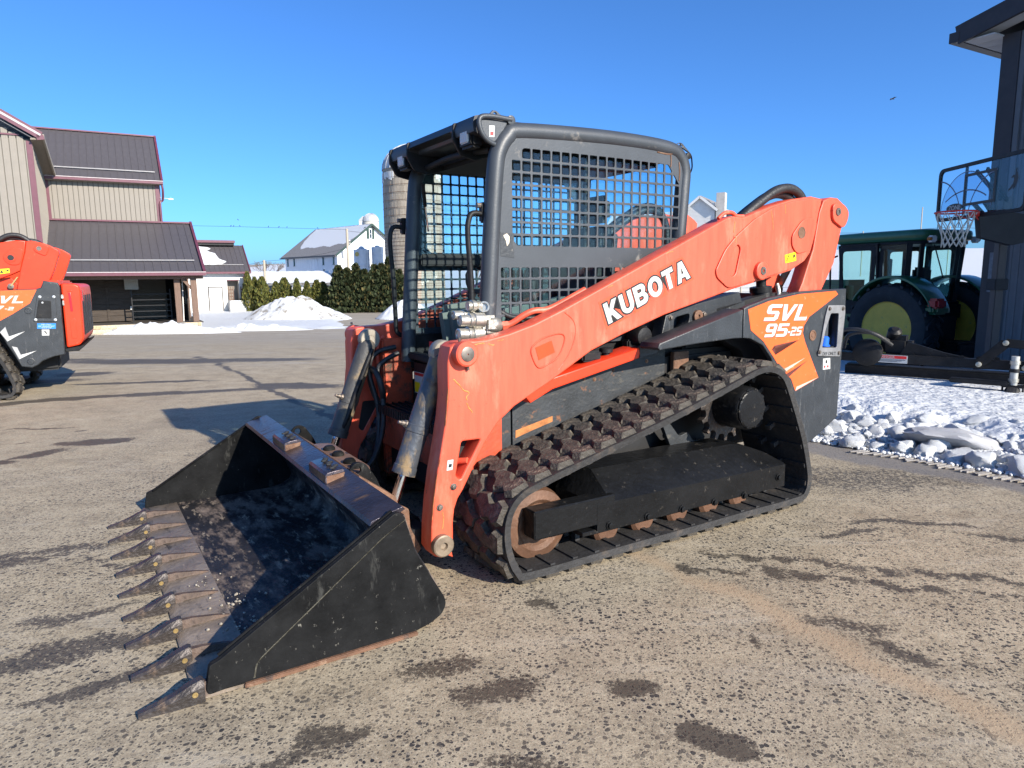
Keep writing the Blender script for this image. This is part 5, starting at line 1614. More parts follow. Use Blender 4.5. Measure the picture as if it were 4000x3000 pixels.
sheet('porch_ceiling', [(x0p + .05, pe + .1, pz - .08), (x0p + .05, pb - .1, pbz - .12), (x1p - .05, pb - .1, pbz - .12), (x1p - .05, pe + .1, pz - .08)], PLANK, bn, .02)
beam('porch_beam', (x0p, .0, 1.60), (x1p - .05, .0, 1.60), .22, .24, WOODP, bn)
for x, y in ((-.08, 0.), (-.86, .25), (-.08, 5.2)):
    box('post', (x - .145, y - .145, -.78), (x + .145, y + .145, 1.50), WOODP, bn, .01)
beam('brace', (-.20, 0, .98), (-.62, 0, 1.52), .12, .14, WOODP, bn)
beam('brace', (-.08, .12, .98), (-.08, .60, 1.52), .12, .14, WOODP, bn)
beam('brace', (-6.2, 0, .98), (-5.7, 0, 1.52), .12, .14, WOODP, bn)
# porch back: plank wall, dark stall with gate
for k in range(8):
    box('plank', (-6.6, 2.9, -.75 + k * .31), (-3.05, 2.95, -.75 + k * .31 + .30), PLANK, bn, .006)
for x in (-5.4, -4.2):
    box('batten', (x, 2.84, -.75), (x + .12, 2.9, 1.75), PLANK, bn, .006)
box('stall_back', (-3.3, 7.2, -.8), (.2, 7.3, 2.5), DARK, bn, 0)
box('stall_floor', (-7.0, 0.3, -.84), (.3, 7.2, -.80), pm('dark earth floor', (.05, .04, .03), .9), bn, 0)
box('stall_side', (-3.15, 2.95, -.8), (-3.05, 7.2, 2.6), PLANK, bn, .01)
for k in range(7):
    beam('wall_stud', (-.35, 2.4 + k * .65, .1), (-.35, 2.4 + k * .65, 2.2), .10, .06, pm('pale stud', (.13, .11, .08), .7, var=.2), bn)
box('stall_wall', (-.30, 1.8, -.8), (-.24, 7.2, 2.4), PLANK, bn, 0)
for k in range(9):
    box('feed_pane', (-.36, 2.3 + k * .5, .25), (-.31, 2.62 + k * .5, .60), pm('pale pane', (.20, .19, .16), .6), bn, .004)
for k in range(5):
    beam('gate_rail', (-3.0, 1.6, -.5 + k * .30), (-1.15, 1.6, -.5 + k * .30), .04, .05, BLACK, bn)
for x in (-3.0, -1.15):
    beam('gate_post', (x, 1.6, -.8), (x, 1.6, .95), .06, .06, BLACK, bn)
beam('hanging_tarp_post', (-.62, .9, -.78), (-.55, .9, 1.5), .05, .05, WHITEW, bn)
box('barn_sign', (-3.28, 2.3, .95), (-2.62, 2.34, 1.55), pm('weathered white board', (.32, .32, .29), .7, var=.2, streak=(14, 14, .6)), bn, .01)
box('latch_box', (-3.1, 2.80, -.15), (-3.0, 2.86, .05), STICK, bn, .01)
# stone wall under the porch
sw = box('stone_wall', (-7.0, -.10, -1.5), (.16, .22, -.80), MORTAR, bn, .01)
rr = random.Random(12)
stone_meshes = []
for k in range(6):
    bm = bmesh.new()
    bmesh.ops.create_cube(bm, size=1)
    bmesh.ops.subdivide_edges(bm, edges=list(bm.edges), cuts=1, use_grid_fill=True)
    for v in bm.verts:
        v.co = Vector((v.co.x * rr.uniform(.86, 1), v.co.y, v.co.z * rr.uniform(.84, 1)))
    stone_meshes.append(fin(bm, 50))
z = -1.42
for row, rh in enumerate((.20, .23, .21)):
    x = -6.95 + rr.uniform(0, .2)
    while x < .02:
        wd = min(rr.uniform(.22, .62), .15 - x)
        if wd < .1: break
        me = stone_meshes[rr.randrange(6)]
        o = bpy.data.objects.new('stone', me)
        COL.objects.link(o)
        o.parent = sw
        if not me.materials: me.materials.append(STONEM[0])
        o.material_slots[0].link = 'OBJECT'
        o.material_slots[0].material = STONEM[rr.choice((0, 0, 1, 1, 2))]
        o.location = (x + wd / 2, -.105, z + rh / 2)
        o.scale = (wd - .03, .09, rh - .03)
        x += wd
    z += rh
# barn lamp bracket on the far corner
lm = beam('yard_light', (XR + .08, YW - .1, 6.15), (XR + .55, YW - .15, 6.12), .03, .03, GALV, bn)
box('lamp_head', (XR + .50, YW - .22, 6.06), (XR + .78, YW - .08, 6.14), WHITEW, lm, .02)
box('lamp_sensor', (XR + .60, YW - .17, 6.14), (XR + .68, YW - .11, 6.22), pm('teal sensor', (.05, .30, .32), .4), lm, .01)

# --- gable fronted barn further left
gb = empty('barn', BO, TH, 'tan gable fronted barn with maroon corner trim behind the left loader', 'barn')
YF = .5
xe = -6.58
box('wall', (-18.5, YF + .02, -1.3), (xe - .02, YF + 12, 8.1), TANB, gb, 0)
pw = .2945
for k in range(18):
    x = xe - (k + 1) * pw
    ht = 8.02 + (xe - x - pw) * .60
    panels('siding_panel', 1, pw, min(ht, 12.0) + 1.3, facing((x, YF, -1.3), (1, 0, 0), (0, 0, 1)), TAN, gb, 0, True, .04)
box('corner_trim', (xe - .22, YF - .06, -1.3), (xe + .02, YF + .06, 8.02), MAROON, gb, .01)
panels('siding_panel', 16, .31, 9.2, facing((xe, YF + .05, -1.3), (0, 1, 0), (0, 0, 1)), TAN, gb, .03)
box('belt_trim', (-12, YF - .07, 8.22), (xe - .45, YF - .03, 8.30), MAROON, gb, .01)
# rake and roof
R0 = Vector((-6.15, YF - .45, 8.22))
R1 = R0 + Vector((-7.0, 0, 4.2))
beam('rake_trim', R0, R1, .10, .36, MAROON, gb)
beam('rake_edge', R0 + Vector((0, -.06, .02)), R1 + Vector((0, -.06, .02)), .02, .10, MATS['pale trim'], gb)
pyd('roof', [R0 + Vector((0, .06, .18)), R1 + Vector((0, .06, .18)), R1 + Vector((0, 13, .18)), R0 + Vector((0, 5.4, -1.05)), R0 + Vector((0, .06, .06)), R1 + Vector((0, .06, .06)), R1 + Vector((0, 13, .06)), R0 + Vector((0, 5.4, -1.17))], [(0, 3, 2, 1), (4, 5, 6, 7), (0, 1, 5, 4), (0, 4, 7, 3)], ROOFM, gb)
pyd('soffit', [(xe, YF - .40, 8.02), (-6.10, YF - .40, 8.06), (-6.10, 5.5, 6.98), (xe, 5.5, 6.95), (xe, YF - .40, 8.10), (-6.10, YF - .40, 8.14), (-6.10, 5.5, 7.06), (xe, 5.5, 7.03)], [(0, 1, 2, 3), (7, 6, 5, 4), (0, 4, 5, 1), (1, 5, 6, 2)], pm('perforated soffit', (.20, .17, .13), .7, var=.4, scale=25), gb)
beam('fascia', (-6.06, YF - .44, 8.18), (-6.06, 5.45, 7.05), .08, .24, SOFFIT, gb)
beam('fascia_end', (-6.32, YF - .47, 8.12), (-6.02, YF - .47, 8.16), .06, .22, MAROON, gb)
sheet('rake_soffit', [(-6.5, YF - .38, 8.12), (-13, YF - .38, 12.0), (-13, YF, 12.0), (-6.5, YF, 8.12)], pm('blue grey soffit', (.16, .17, .19), .7), gb, .02)

# --- white annex
AO = (-24.05, 58.0, 0)
ax_ = empty('annex', AO, TH, 'low white outbuilding with a six panel door and snow on its brown roof', 'outbuilding')
box('wall', (-7.0, 0, -1.3), (.46, 6, 2.1), WHITEW, ax_, 0)
box('wall', (1.37, 0, -1.3), (1.87, 6, 2.1), WHITEW, ax_, 0)
box('wall', (.46, 0, 1.40), (1.37, 6, 2.1), WHITEW, ax_, 0)
box('wall', (.46, .9, -1.3), (1.37, 6, 1.40), TAN, ax_, 0)
panels('siding_panel', 3, .303, 2.7, facing((.46, .88, -1.3), (1, 0, 0), (0, 0, 1)), TAN, ax_, .02)
box('niche_trim', (.44, -.03, 1.38), (1.39, .0, 1.46), MAROON, ax_, .005)
d = box('door', (-.97, -.05, -1.1), (.0, -.01, .82), WHITEW, ax_, .005)
for x in (-.82, -.42):
    for z0, z1 in ((.45, .68), (-.30, .32), (-.92, -.45)):
        box('door_panel', (x, -.065, z0), (x + .28, -.045, z1), pm('door shade white', (.62, .61, .58), .6), d, .008)
lathe('knob', [(0, .03), (.03, .03), (.05, .02), (.055, 0)], (-.08, -.05, -.2), (0, -1, 0), BOLT, d, 10)
for a, b2 in (((-1.05, -.04, -1.1), (-.98, 0, .90)), ((.01, -.04, -1.1), (.08, 0, .90)), ((-1.05, -.04, .83), (.08, 0, .90))):
    box('door_frame', a, b2, pm('dark door frame', (.05, .045, .045), .6), ax_, .004)
win = box('window', (-3.12, -.04, .55), (-2.60, -.005, 1.80), WINDARK, ax_, .004)
box('window_box', (-3.15, -.25, .45), (-2.55, -.02, .60), BLACK, win, .01)
box('planter_wall', (.44, -1.3, -1.35), (1.97, -.05, -.32), WHITEW, ax_, .02)
box('planter_snow', (.46, -1.28, -.32), (1.95, -.06, -.24), SNOW, ax_, .03)
for x0 in (.50, 1.45):
    for k in range(4):
        box('lattice_bar', (x0, -.14, -.25 + k * .28), (x0 + .42, -.11, -.16 + k * .28), WOODP, ax_, .004)
    for k in range(3):
        box('lattice_bar', (x0 + k * .17, -.18, -.3), (x0 + .07 + k * .17, -.145, .9), WOODP, ax_, .004)
ea, ez2, ra, rz2 = -.45, 2.12, 3.0, 4.42
sa = Vector((0, ra - ea, rz2 - ez2))
n = 24
panels('roof_panel', n, 9.3 / n, sa.length, facing((-7.0, ea, ez2), (1, 0, 0), sa), ROOFM, ax_, .04, False)
pyd('rear_roof', [(-7, ra, rz2), (2.3, ra, rz2), (2.3, 6.6, ez2), (-7, 6.6, ez2), (-7, ra, rz2 - .08), (2.3, ra, rz2 - .08), (2.3, 6.6, ez2 - .08), (-7, 6.6, ez2 - .08)], [(0, 1, 2, 3), (7, 6, 5, 4), (1, 5, 6, 2)], ROOFM, ax_)
pyd('gable_wall', [(1.86, 0, 2.05), (1.86, 6, 2.05), (1.86, 3, 4.35)], [(0, 1, 2)], WHITEW, ax_)
box('ridge_vent', (-7.0, 2.5, 4.40), (1.55, 3.5, 4.60), DARK, ax_, .01)
box('ridge_cap', (-7.0, 2.35, 4.60), (1.62, 3.65, 4.82), MAROON, ax_, .02)
beam('gutter', (-7, ea - .07, ez2 - .08), (2.35, ea - .07, ez2 - .08), .14, .15, MAROON, ax_)
beam('rake_trim', (2.3, ea, ez2), (2.3, ra, rz2), .08, .16, MAROON, ax_)
beam('snow_guard', (-6.8, ea + sa.y * .22, ez2 + sa.z * .22 + .09), (1.9, ea + sa.y * .22, ez2 + sa.z * .22 + .09), .05, .05, MATS['grey rail'], ax_)
tube('downspout', [(1.80, ea, ez2 - .12), (1.80, -.08, 1.7), (1.80, -.08, 1.0), (1.80, -.08, -1.2)], .05, MAROON, ax_, 8)
# snow slab on the annex roof
def roof_snow(name, parent, P, u, v, poly, t, seed):
    bm = bmesh.new()
    N = Vector(u).cross(Vector(v)).normalized()
    pts = []
    rq = random.Random(seed)
    k = len(poly)
    for i in range(k):
        a, b = Vector(poly[i]), Vector(poly[(i + 1) % k])
        m_ = max(1, int((b - a).length / .25))
        for j in range(m_):
            q = a.lerp(b, j / m_)
            pts.append((q.x + rq.uniform(-.06, .06), q.y + rq.uniform(-.06, .06)))
    me = flat_mesh([pts], t, t * .42, 0, 2)
    xf(me, frame(Vector(P), u, v) @ Matrix.Translation((0, 0, t / 2)))
    smooth(me, 70)
    return link(name, me, SNOW, parent)
su = sa.normalized()
roof_snow('roof_snow', ax_, (-7, ea, ez2 + .03), (1, 0, 0), sa, [(3.4, .92), (7.2, .92), (7.6, 1.3), (7.0, 1.9), (6.9, 2.6), (6.2, 2.9), (6.6, 3.4), (5.6, 3.75), (3.2, 3.9), (.5, 3.9), (.5, 1.0)], .16, 3)

# --- white bank barn far behind
wb = empty('barn', (-24.2, 98.0, 0), R(46.2), 'large white bank barn with snow covered roof beside the silo', 'barn')
Wd, Ln, ze_, zp = 11.4, 14.5, 5.05, 9.2
gzb = -1.3
pyd('wall', [(0, 0, gzb), (Wd, 0, gzb), (Wd, Ln, gzb), (0, Ln, gzb), (0, 0, ze_), (Wd, 0, ze_), (Wd, Ln, ze_), (0, Ln, ze_), (Wd / 2, 0, zp), (Wd / 2, Ln, zp)], [(0, 1, 5, 8, 4), (2, 3, 7, 9, 6), (0, 4, 7, 3), (1, 2, 6, 5)], WHITEB, wb)
def roofslab(name, a, b, c, d_, t, m, parent):
    V = [Vector(p) for p in (a, b, c, d_)]
    nn = (V[1] - V[0]).cross(V[3] - V[0]).normalized()
    vs = V + [p - nn * t for p in V]
    return pyd(name, vs, [(0, 1, 2, 3), (7, 6, 5, 4), (0, 4, 5, 1), (1, 5, 6, 2), (2, 6, 7, 3), (3, 7, 4, 0)], m, parent)
GREYROOF = pm('weathered grey roof', (.20, .19, .18), .75, var=.25, scale=1.5, streak=(1, 6, 6), bump=.3, bscale=6)
sv = (zp - ze_) / (Wd / 2)
roofslab('roof', (-.5, -.5, ze_ - .5 * sv + .15), (Wd / 2, -.5, zp + .15), (Wd / 2, Ln + .5, zp + .15), (-.5, Ln + .5, ze_ - .5 * sv + .15), .15, GREYROOF, wb)
for f in wb.children: pass
roofslab('roof', (Wd / 2, -.5, zp + .15), (Wd + .5, -.5, ze_ - .5 * sv + .15), (Wd + .5, Ln + .5, ze_ - .5 * sv + .15), (Wd / 2, Ln + .5, zp + .15), .15, GREYROOF, wb)
rs_v = Vector((-Wd / 2 - .5, 0, -(zp - ze_) - .5 * sv))
roof_snow('roof_snow', wb, (Wd / 2, Ln + .4, zp + .16), (0, -1, 0), rs_v * -1 * -1, [(.3, .05), (15.2, .05), (15.2, 3.3), (14.2, 5.1), (12.5, 4.9), (11.0, 5.6), (9.0, 5.2), (7.0, 5.6), (4.5, 5.3), (3.2, 5.7), (2.4, 5.2), (1.2, 3.6), (.6, 1.8)], .22, 4)
for a, b2 in (((-.5, -.54, ze_ - .5 * sv + .05), (Wd / 2, -.54, zp + .05)), ((Wd / 2, -.54, zp + .05), (Wd + .5, -.54, ze_ - .5 * sv + .05))):
    beam('rake_board', a, b2, .08, .25, DKGREEN, wb)
beam('gutter', (-.6, -.5, ze_ - .5 * sv - .02), (-.6, Ln + .5, ze_ - .5 * sv - .02), .16, .16, pm('dark gutter', (.10, .09, .085), .5), wb)
for y, z in ((.9, 4.05), (3.6, 4.05), (11.8, 4.05), (13.7, 4.05), (1.0, 2.35), (3.5, 2.35)):
    wn = box('window', (-.06, y - .18, z - .5), (-.01, y + .18, z + .45), WINDARK, wb, .01)
    box('sill', (-.10, y - .24, z - .57), (-.01, y + .24, z - .5), DKGREEN, wn, .005)
    box('window_head', (-.09, y - .22, z + .45), (-.01, y + .22, z + .53), DKGREEN, wn, .005)
for k in range(2):
    box('barn_door', (-.08, 5.1 + k * .75, 2.5), (-.02, 5.8 + k * .75, 4.4), WHITEB, wb, .01)
for k in range(24):
    box('board_batten', (-.03, .3 + k * .6, gzb), (-.005, .36 + k * .6, ze_ - .1), WHITEB, wb, .003)
gw = box('window', (5.25, -.06, 7.25), (6.15, -.01, 8.60), WHITEB, wb, .01)
box('pane', (5.55, -.09, 7.32), (5.85, -.05, 7.88), WINDARK, gw, .005)
box('pane', (5.55, -.09, 7.95), (5.85, -.05, 8.52), WINDARK, gw, .005)
for x in (5.05, 5.95):
    box('shutter', (x, -.12, 7.2), (x + .38, -.06, 8.65), DKGREEN, gw, .01)
box('corner_board', (-.03, -.03, gzb), (.15, .0, ze_), WHITEB, wb, .003)
box('eave_trim', (4.7, -.16, 8.75), (6.7, -.02, 8.85), DKGREEN, wb, .005)

# --- silos
def silo(name, x, y, r, z0, z1, dome, label, m, stave=True):
    s = empty(name, (x, y, 0), 0, label, 'silo')
    lathe('silo_wall', [(z0, r), (z1, r)], (0, 0, 0), (0, 0, 1), m, s, 48)
    if stave:
        bm = bmesh.new()
        rq = random.Random(2)
        rows = int((z1 - z0) / .76)
        for j in range(rows):
            for i in range(56):
                a0, a1 = 2 * math.pi * (i + .5 * (j % 2)) / 56, 2 * math.pi * (i + .96 + .5 * (j % 2)) / 56
                am = (a0 + a1) / 2
                if math.sin(am) > .25: continue
                rr_ = r + .012 + rq.uniform(0, .03)
                za, zb = z0 + j * .76, z0 + j * .76 + .725
                v = [bm.verts.new((rr_ * math.cos(a), rr_ * math.sin(a), zz)) for a, zz in ((a0, za), (a1, za), (a1, zb), (a0, zb))]
                w_ = [bm.verts.new(((r - .02) * math.cos(a), (r - .02) * math.sin(a), zz)) for a, zz in ((a0, za), (a1, za), (a1, zb), (a0, zb))]
                bm.faces.new(v)
                for q in range(4):
                    bm.faces.new((v[q], w_[q], w_[(q + 1) % 4], v[(q + 1) % 4]))
        tag(link('concrete_staves', fin(bm, 10, False), m, s), kind='stuff')
        bm = bmesh.new()
        for j in range(rows):
            for dz in ((.12,) if j > 10 else ((.05, .3, .55) if j < 5 else (.12, .5))):
                z = z0 + j * .76 + dz
                tube_bm(bm, [((r + .05) * math.cos(a), (r + .05) * math.sin(a), z) for a in [2 * math.pi * k / 48 for k in range(48)]], .016, 4, True)
        tag(link('steel_hoops', fin(bm, 60), RUST, s), kind='stuff')
        bm = bmesh.new()
        for i in range(40):
            a = -math.pi + math.pi * i / 40 + rq.uniform(-.02, .02)
            if rq.random() < .35: continue
            hgt = rq.uniform(.5, 1.0)
            box_bm(bm, (0, 0, z1 - .35 - hgt / 2), (.09, rq.uniform(.12, .24), hgt), Matrix.Rotation(a, 4, 'Z') @ Matrix.Translation((r + .01, 0, 0)))
        tag(link('lime_patches', fin(bm, 10, False), WHITEW, s), kind='stuff')
    pr = [(z1, r + .08)] + [(z1 + dome * math.sin(R(a)), r * 1.01 * math.cos(R(a))) for a in range(0, 90, 9)] + [(z1 + dome, 0)]
    dm = lathe('dome', pr, (0, 0, 0), (0, 0, 1), GALV, s, 40)
    bm = bmesh.new()
    for i in range(28):
        a = 2 * math.pi * i / 28
        tube_bm(bm, [((r * 1.015) * math.cos(R(t)) * math.cos(a), (r * 1.015) * math.cos(R(t)) * math.sin(a), z1 + dome * 1.01 * math.sin(R(t))) for t in range(0, 88, 11)], .03, 4)
    link('dome_rib', fin(bm, 60), GALV, dm)
    return s
silo('silo', -10.2, 75, 3.1, -1.4, 12.55, 2.7, 'tall concrete stave silo with a ribbed metal dome behind the loader cab', CONC)
s2 = silo('silo', -25.6, 130, 1.45, -2, 11.9, 1.5, 'small pale silo with a domed cap behind the white barn roof', pm('pale concrete', (.48, .45, .38), .85, var=.15), False)
box('chute', (-2.1, -.6, 3), (-1.3, .3, 12.1), WHITEW, s2, .05)
pyd('chute_cap', [(-2.15, -.65, 12.1), (-1.25, -.65, 12.1), (-1.25, .35, 12.1), (-2.15, .35, 12.1), (-1.4, -.3, 12.9), (-1.3, 0, 12.9)], [(0, 1, 4), (1, 2, 5, 4), (2, 3, 5), (3, 0, 4, 5), (3, 2, 1, 0)], GALV, s2)

# --- feed bins
def feed_bin(x, y, r, zt, zc, zb, label):
    s = empty('feed_bin', (x, y, 0), 0, label, 'feed bin', 'galvanised feed bins beside the white barn')
    prof = [(zb - 1.3, .25), (zb, r), (zb + .01, r + .02)]
    z = zb
    while z < zc - .1:
        prof += [(z + .05, r + .02), (z + .10, r), (z + .55, r), (z + .60, r + .02)]
        z += .62
    prof += [(zc, r + .03), (zt - .15, .28), (zt - .12, .3), (zt, .26), (zt + .05, .05)]
    lathe('bin_shell', prof, (0, 0, 0), (0, 0, 1), pm('pale bin steel', (.60, .61, .62), .5, .1, .12, 2), s, 30)
    for k in range(5):
        a = 2 * math.pi * k / 5 + .3
        beam('leg', (r * math.cos(a), r * math.sin(a), -1.4), (r * math.cos(a), r * math.sin(a), zb + .4), .08, .08, GALV, s)
    bm = bmesh.new()
    for sx_ in (-.16, .16):
        box_bm(bm, (r * .75 + .02, -r * .75 + sx_, (zc + zb) / 2), (.04, .04, zc - zb + .8))
    for k in range(14):
        box_bm(bm, (r * .75 + .02, -r * .75, zb - .3 + k * (zc - zb + .6) / 14), (.035, .34, .035))
    link('ladder', fin(bm, 20, False), GALV, s)
    return s
f1 = feed_bin(-17.8, 84, .93, 5.28, 4.72, 1.2, 'wider galvanised feed bin with a ladder, standing left of its twin')
lathe('maker_badge', [(0, .26), (.02, .26), (.021, 0)], (-.35, -.93, 4.35), (-.2, -1, 0), pm('ochre badge', (.50, .36, .10), .5), f1, 18)
feed_bin(-15.9, 84, .68, 5.35, 4.80, 1.5, 'narrower feed bin with a pointed top next to the silo')

# --- long low building with a deep snow roof
lb_ = empty('shed', (-25.3, 80, 0), R(4), 'long low white shed almost buried under a thick snow roof', 'shed')
box('wall', (-5.2, 0, -1.35), (5.0, 5, 1.0), WHITEW, lb_, 0)
for k in range(9):
    box('window', (-4.6 + k * 1.05, -.04, .15), (-4.0 + k * 1.05, -.005, .75), WINDARK, lb_, .005)
roofslab('roof', (-5.5, -.5, .98), (5.3, -.5, .98), (4.0, 2.5, 2.25), (-5.5, 2.5, 2.25), .12, GREYROOF, lb_)
roofslab('roof', (-5.5, 2.5, 2.25), (4.0, 2.5, 2.25), (5.3, 5.5, .98), (-5.5, 5.5, .98), .12, GREYROOF, lb_)
pyd('gable_wall', [(-5.2, 0, .95), (-5.2, 5, .95), (-5.2, 2.5, 2.1)], [(0, 2, 1)], pm('blue grey boards', (.30, .36, .44), .6), lb_)
roof_snow('roof_snow', lb_, (-5.5, -.5, 1.0), (1, 0, 0), (0, 3.0, 1.27), [(.1, .0), (10.7, .0), (10.2, 1.2), (9.4, 3.2), (.1, 3.2)], .25, 9)

# --- house behind the arm
hs = empty('house', (18.9, 70, 0), R(-28), 'white clapboard house with steep gable and concrete chimney behind the lift arm', 'house')
box('wall', (-1.6, 0, -1.2), (1.3, 8, 7.9), WHITEW, hs, 0)
bm = bmesh.new()
for k in range(44):
    box_bm(bm, (-.15, -.02, 3.0 + k * .125), (2.9, .03, .105), None)
link('clapboards', fin(bm, 20, False), WHITEW, hs)
pyd('gable_wall', [(-1.6, -.02, 7.85), (1.3, -.02, 7.85), (-.15, -.02, 9.0), (-1.6, .1, 7.85), (1.3, .1, 7.85), (-.15, .1, 9.0)], [(0, 1, 2), (5, 4, 3), (0, 2, 5, 3), (1, 4, 5, 2)], WHITEW, hs)
roofslab('roof', (-1.95, -.35, 7.62), (-1.95, 8, 7.62), (-.15, 8, 9.08), (-.15, -.35, 9.08), .12, GREYROOF, hs)
roofslab('roof', (-.15, -.35, 9.08), (-.15, 8, 9.08), (1.65, 8, 7.62), (1.65, -.35, 7.62), .12, GREYROOF, hs)
beam('rake_board', (-1.9, -.36, 7.66), (-.15, -.36, 9.06), .06, .22, WHITEW, hs)
beam('rake_board', (-.15, -.36, 9.06), (1.6, -.36, 7.66), .06, .22, WHITEW, hs)
box('chimney', (1.42, -.2, 1), (2.25, .75, 9.35), pm('stuccoed chimney', (.40, .38, .35), .85, var=.15, scale=2), hs, .02)
box('wing', (-11, 2.0, -1.2), (-1.6, 9, 5.6), WHITEW, hs, 0)
roofslab('wing_roof', (-11.3, 1.6, 5.4), (-1.6, 1.6, 5.4), (-1.6, 5.5, 8.3), (-11.3, 5.5, 8.3), .15, SNOW, hs)
roofslab('side_roof', (1.3, 3, 8.1), (1.3, 8, 8.1), (6.0, 8, 5.6), (6.0, 3, 5.6), .15, SNOW, hs)
box('wing', (1.3, 3.2, -1.2), (5.7, 7.8, 5.7), WHITEW, hs, 0)

# --- utility poles and wires
def pole(x, y, top, label, arm=True):
    s = empty('utility_pole', (x, y, 0), 0, label, 'utility pole')
    lathe('post', [(-1.6, .17), (top, .12)], (0, 0, 0), (0, 0, 1), POLEW, s, 12)
    if arm: beam('crossarm', (-.5, 0, top - .35), (.5, .2, top - .35), .08, .1, POLEW, s)
    return s
p1_ = pole(-16.66, 72, 6.5, 'wooden utility pole with a transformer in front of the white barn', False)
lathe('transformer', [(0, .05), (.02, .24), (.65, .24), (.72, .12), (.74, 0)], (-.42, -.05, 3.55), (0, 0, 1), GALV, p1_, 16)
for z in (5.0, 5.25): lathe('insulator', [(0, .05), (.06, .08), (.12, .03)], (.25, 0, z), (0, 0, 1), WHITEW, p1_, 8)
beam('bracket', (0, 0, 4.95), (.28, 0, 5.0), .05, .05, GALV, p1_)
pole(-25.3, 72, 3.45, 'short wooden utility pole in front of the snowy shed roof', False)
def wire(pts, sag, name, label):
    P = []
    for (a, b) in zip(pts, pts[1:]):
        a, b = Vector(a), Vector(b)
        for k in range(12):
            t = k / 12
            q = a.lerp(b, t)
            q.z -= sag * 4 * t * (1 - t)
            P.append(q)
    P.append(Vector(pts[-1]))
    tag(tube(name, P, .014, WIREM, None, 5), label, 'power line', 'overhead power lines by the white barn')
wire([(-60, 66, 7.4), (-27.6, 70, 6.70), (-16.66, 72, 6.42)], .0, 'power_line', 'highest overhead wire with birds perched along it')
wire([(-34, 74, 2.6), (-25.3, 72, 3.35), (-16.66, 72, 4.6)], .25, 'power_line', 'lower overhead wire running between the two utility poles')
wire([(-16.66, 72, 6.3), (-4, 78, 6.0)], .3, 'power_line', 'overhead wire from the transformer pole towards the silo')

# ------------------------------------------------------------------ right hand side
# shop building corner (local x: along the visible gable wall towards the camera, y: to its left/outside)
BRN = pm('dark brown corner trim', (.032, .025, .026), .5, var=.15)
GREYS = pm('grey steel siding', (.105, .105, .11), .5, var=.1, scale=3)
SOFW = pm('white ribbed soffit', (.50, .50, .50), .6, var=.08)
ang = math.atan2(-.866, .5)
sb = empty('shop_building', (7.0, 10.3, 0), ang, 'dark trimmed shop building with grey siding at the right edge', 'building')
# local +y = rotate: (0.866,0.5) -> inside of the building; outside is -y
box('wall', (.0, .03, -.7), (9.0, 9, 4.60), GREYS, sb, 0)
panels('siding_panel', 28, .30, 5.2, facing((.20, 0.0, -.7), (1, 0, 0), (0, 0, 1)), GREYS, sb, .03)
box('corner_post', (-.04, -.05, -.75), (.20, .20, 4.62), BRN, sb, .01)
box('inner_trim', (.20, -.045, -.75), (.27, .02, 4.62), GREYS, sb, .005)
# roof: rake over the visible gable rises along local x
sl_ = .24
a0 = Vector((-.48, -.32, 4.70))
roofslab('roof', a0 + Vector((0, 0, .14)), a0 + Vector((6, 0, 6 * sl_ + .14)), a0 + Vector((6, 9, 6 * sl_ + .14)), a0 + Vector((0, 9, .14)), .06, BRN, sb)
roofslab('roof', a0 + Vector((6, 0, 6 * sl_ + .14)), a0 + Vector((12, 0, .14)), a0 + Vector((12, 9, .14)), a0 + Vector((6, 9, 6 * sl_ + .14)), .06, BRN, sb)
beam('rake_trim', a0 + Vector((-.02, -.02, .0)), a0 + Vector((6, -.02, 6 * sl_)), .05, .26, BRN, sb)
beam('gutter', a0 + Vector((-.05, -.05, -.02)), a0 + Vector((-.05, 9, -.02)), .14, .14, BRN, sb)
for k in range(15):
    box('soffit_panel', (-.42, -.30 + k * .30, 4.60), (-.02, -.01 + k * .30, 4.62), SOFW, sb, .003)
sheet('rake_soffit', [(-.42, -.30, 4.61), (6, -.30, 4.61 + 6.4 * sl_), (6, 0, 4.61 + 6.4 * sl_), (-.42, 0, 4.61)], SOFW, sb, .01)
pyd('gable_wall', [(0, .02, 4.55), (9, .02, 4.55), (6, .02, 4.55 + 6 * sl_)], [(0, 1, 2)], GREYS, sb)
box('notice_box', (.06, -.07, 1.05), (.24, -.05, 1.62), pm('weathered notice', (.14, .14, .15), .6, var=.4, scale=12), sb, .005)
box('notice_tag', (.07, -.07, 1.78), (.22, -.05, 1.84), STICK, sb, .003)

# basketball hoop: board faces -x
hp = empty('basketball_hoop', (6.45, 9.25, -.25), 0, 'basketball hoop with clear backboard and orange rim on a dark pole', 'basketball hoop')
def W2(p): return Vector(p) - Vector((6.45, 9.25, -.25))
PX = 5.87
yc_, hw, z0b, z1b = 8.90, .84, 2.02, 2.72
def yz(poly): return [(a - 9.25, b + .25) for a, b in poly]
def xplate(name, outline, x0, x1, m, parent, holes=(), bevel=.002):
    """plate in the y-z plane"""
    me = flat_mesh([outline] + list(holes), abs(x1 - x0), bevel)
    M = Matrix(((0, 0, 1, (x0 + x1) / 2), (1, 0, 0, 0), (0, 1, 0, 0), (0, 0, 0, 1)))
    xf(me, M)
    smooth(me, 35)
    return link(name, me, m, parent)
orect = rnd_poly(yz([(yc_ - hw, z0b), (yc_ + hw, z0b), (yc_ + hw, z1b), (yc_ - hw, z1b)]), .10, 5)
irect = rnd_poly(yz([(yc_ - hw + .045, z0b + .045), (yc_ + hw - .045, z0b + .045), (yc_ + hw - .045, z1b - .045), (yc_ - hw + .045, z1b - .045)]), .07, 5)
bx = PX - 6.45
bd = xplate('backboard', irect, bx - .004, bx + .004, BOARDGLASS, hp, (), 0)
xplate('board_frame', orect, bx - .016, bx + .016, BLACK, hp, [irect])
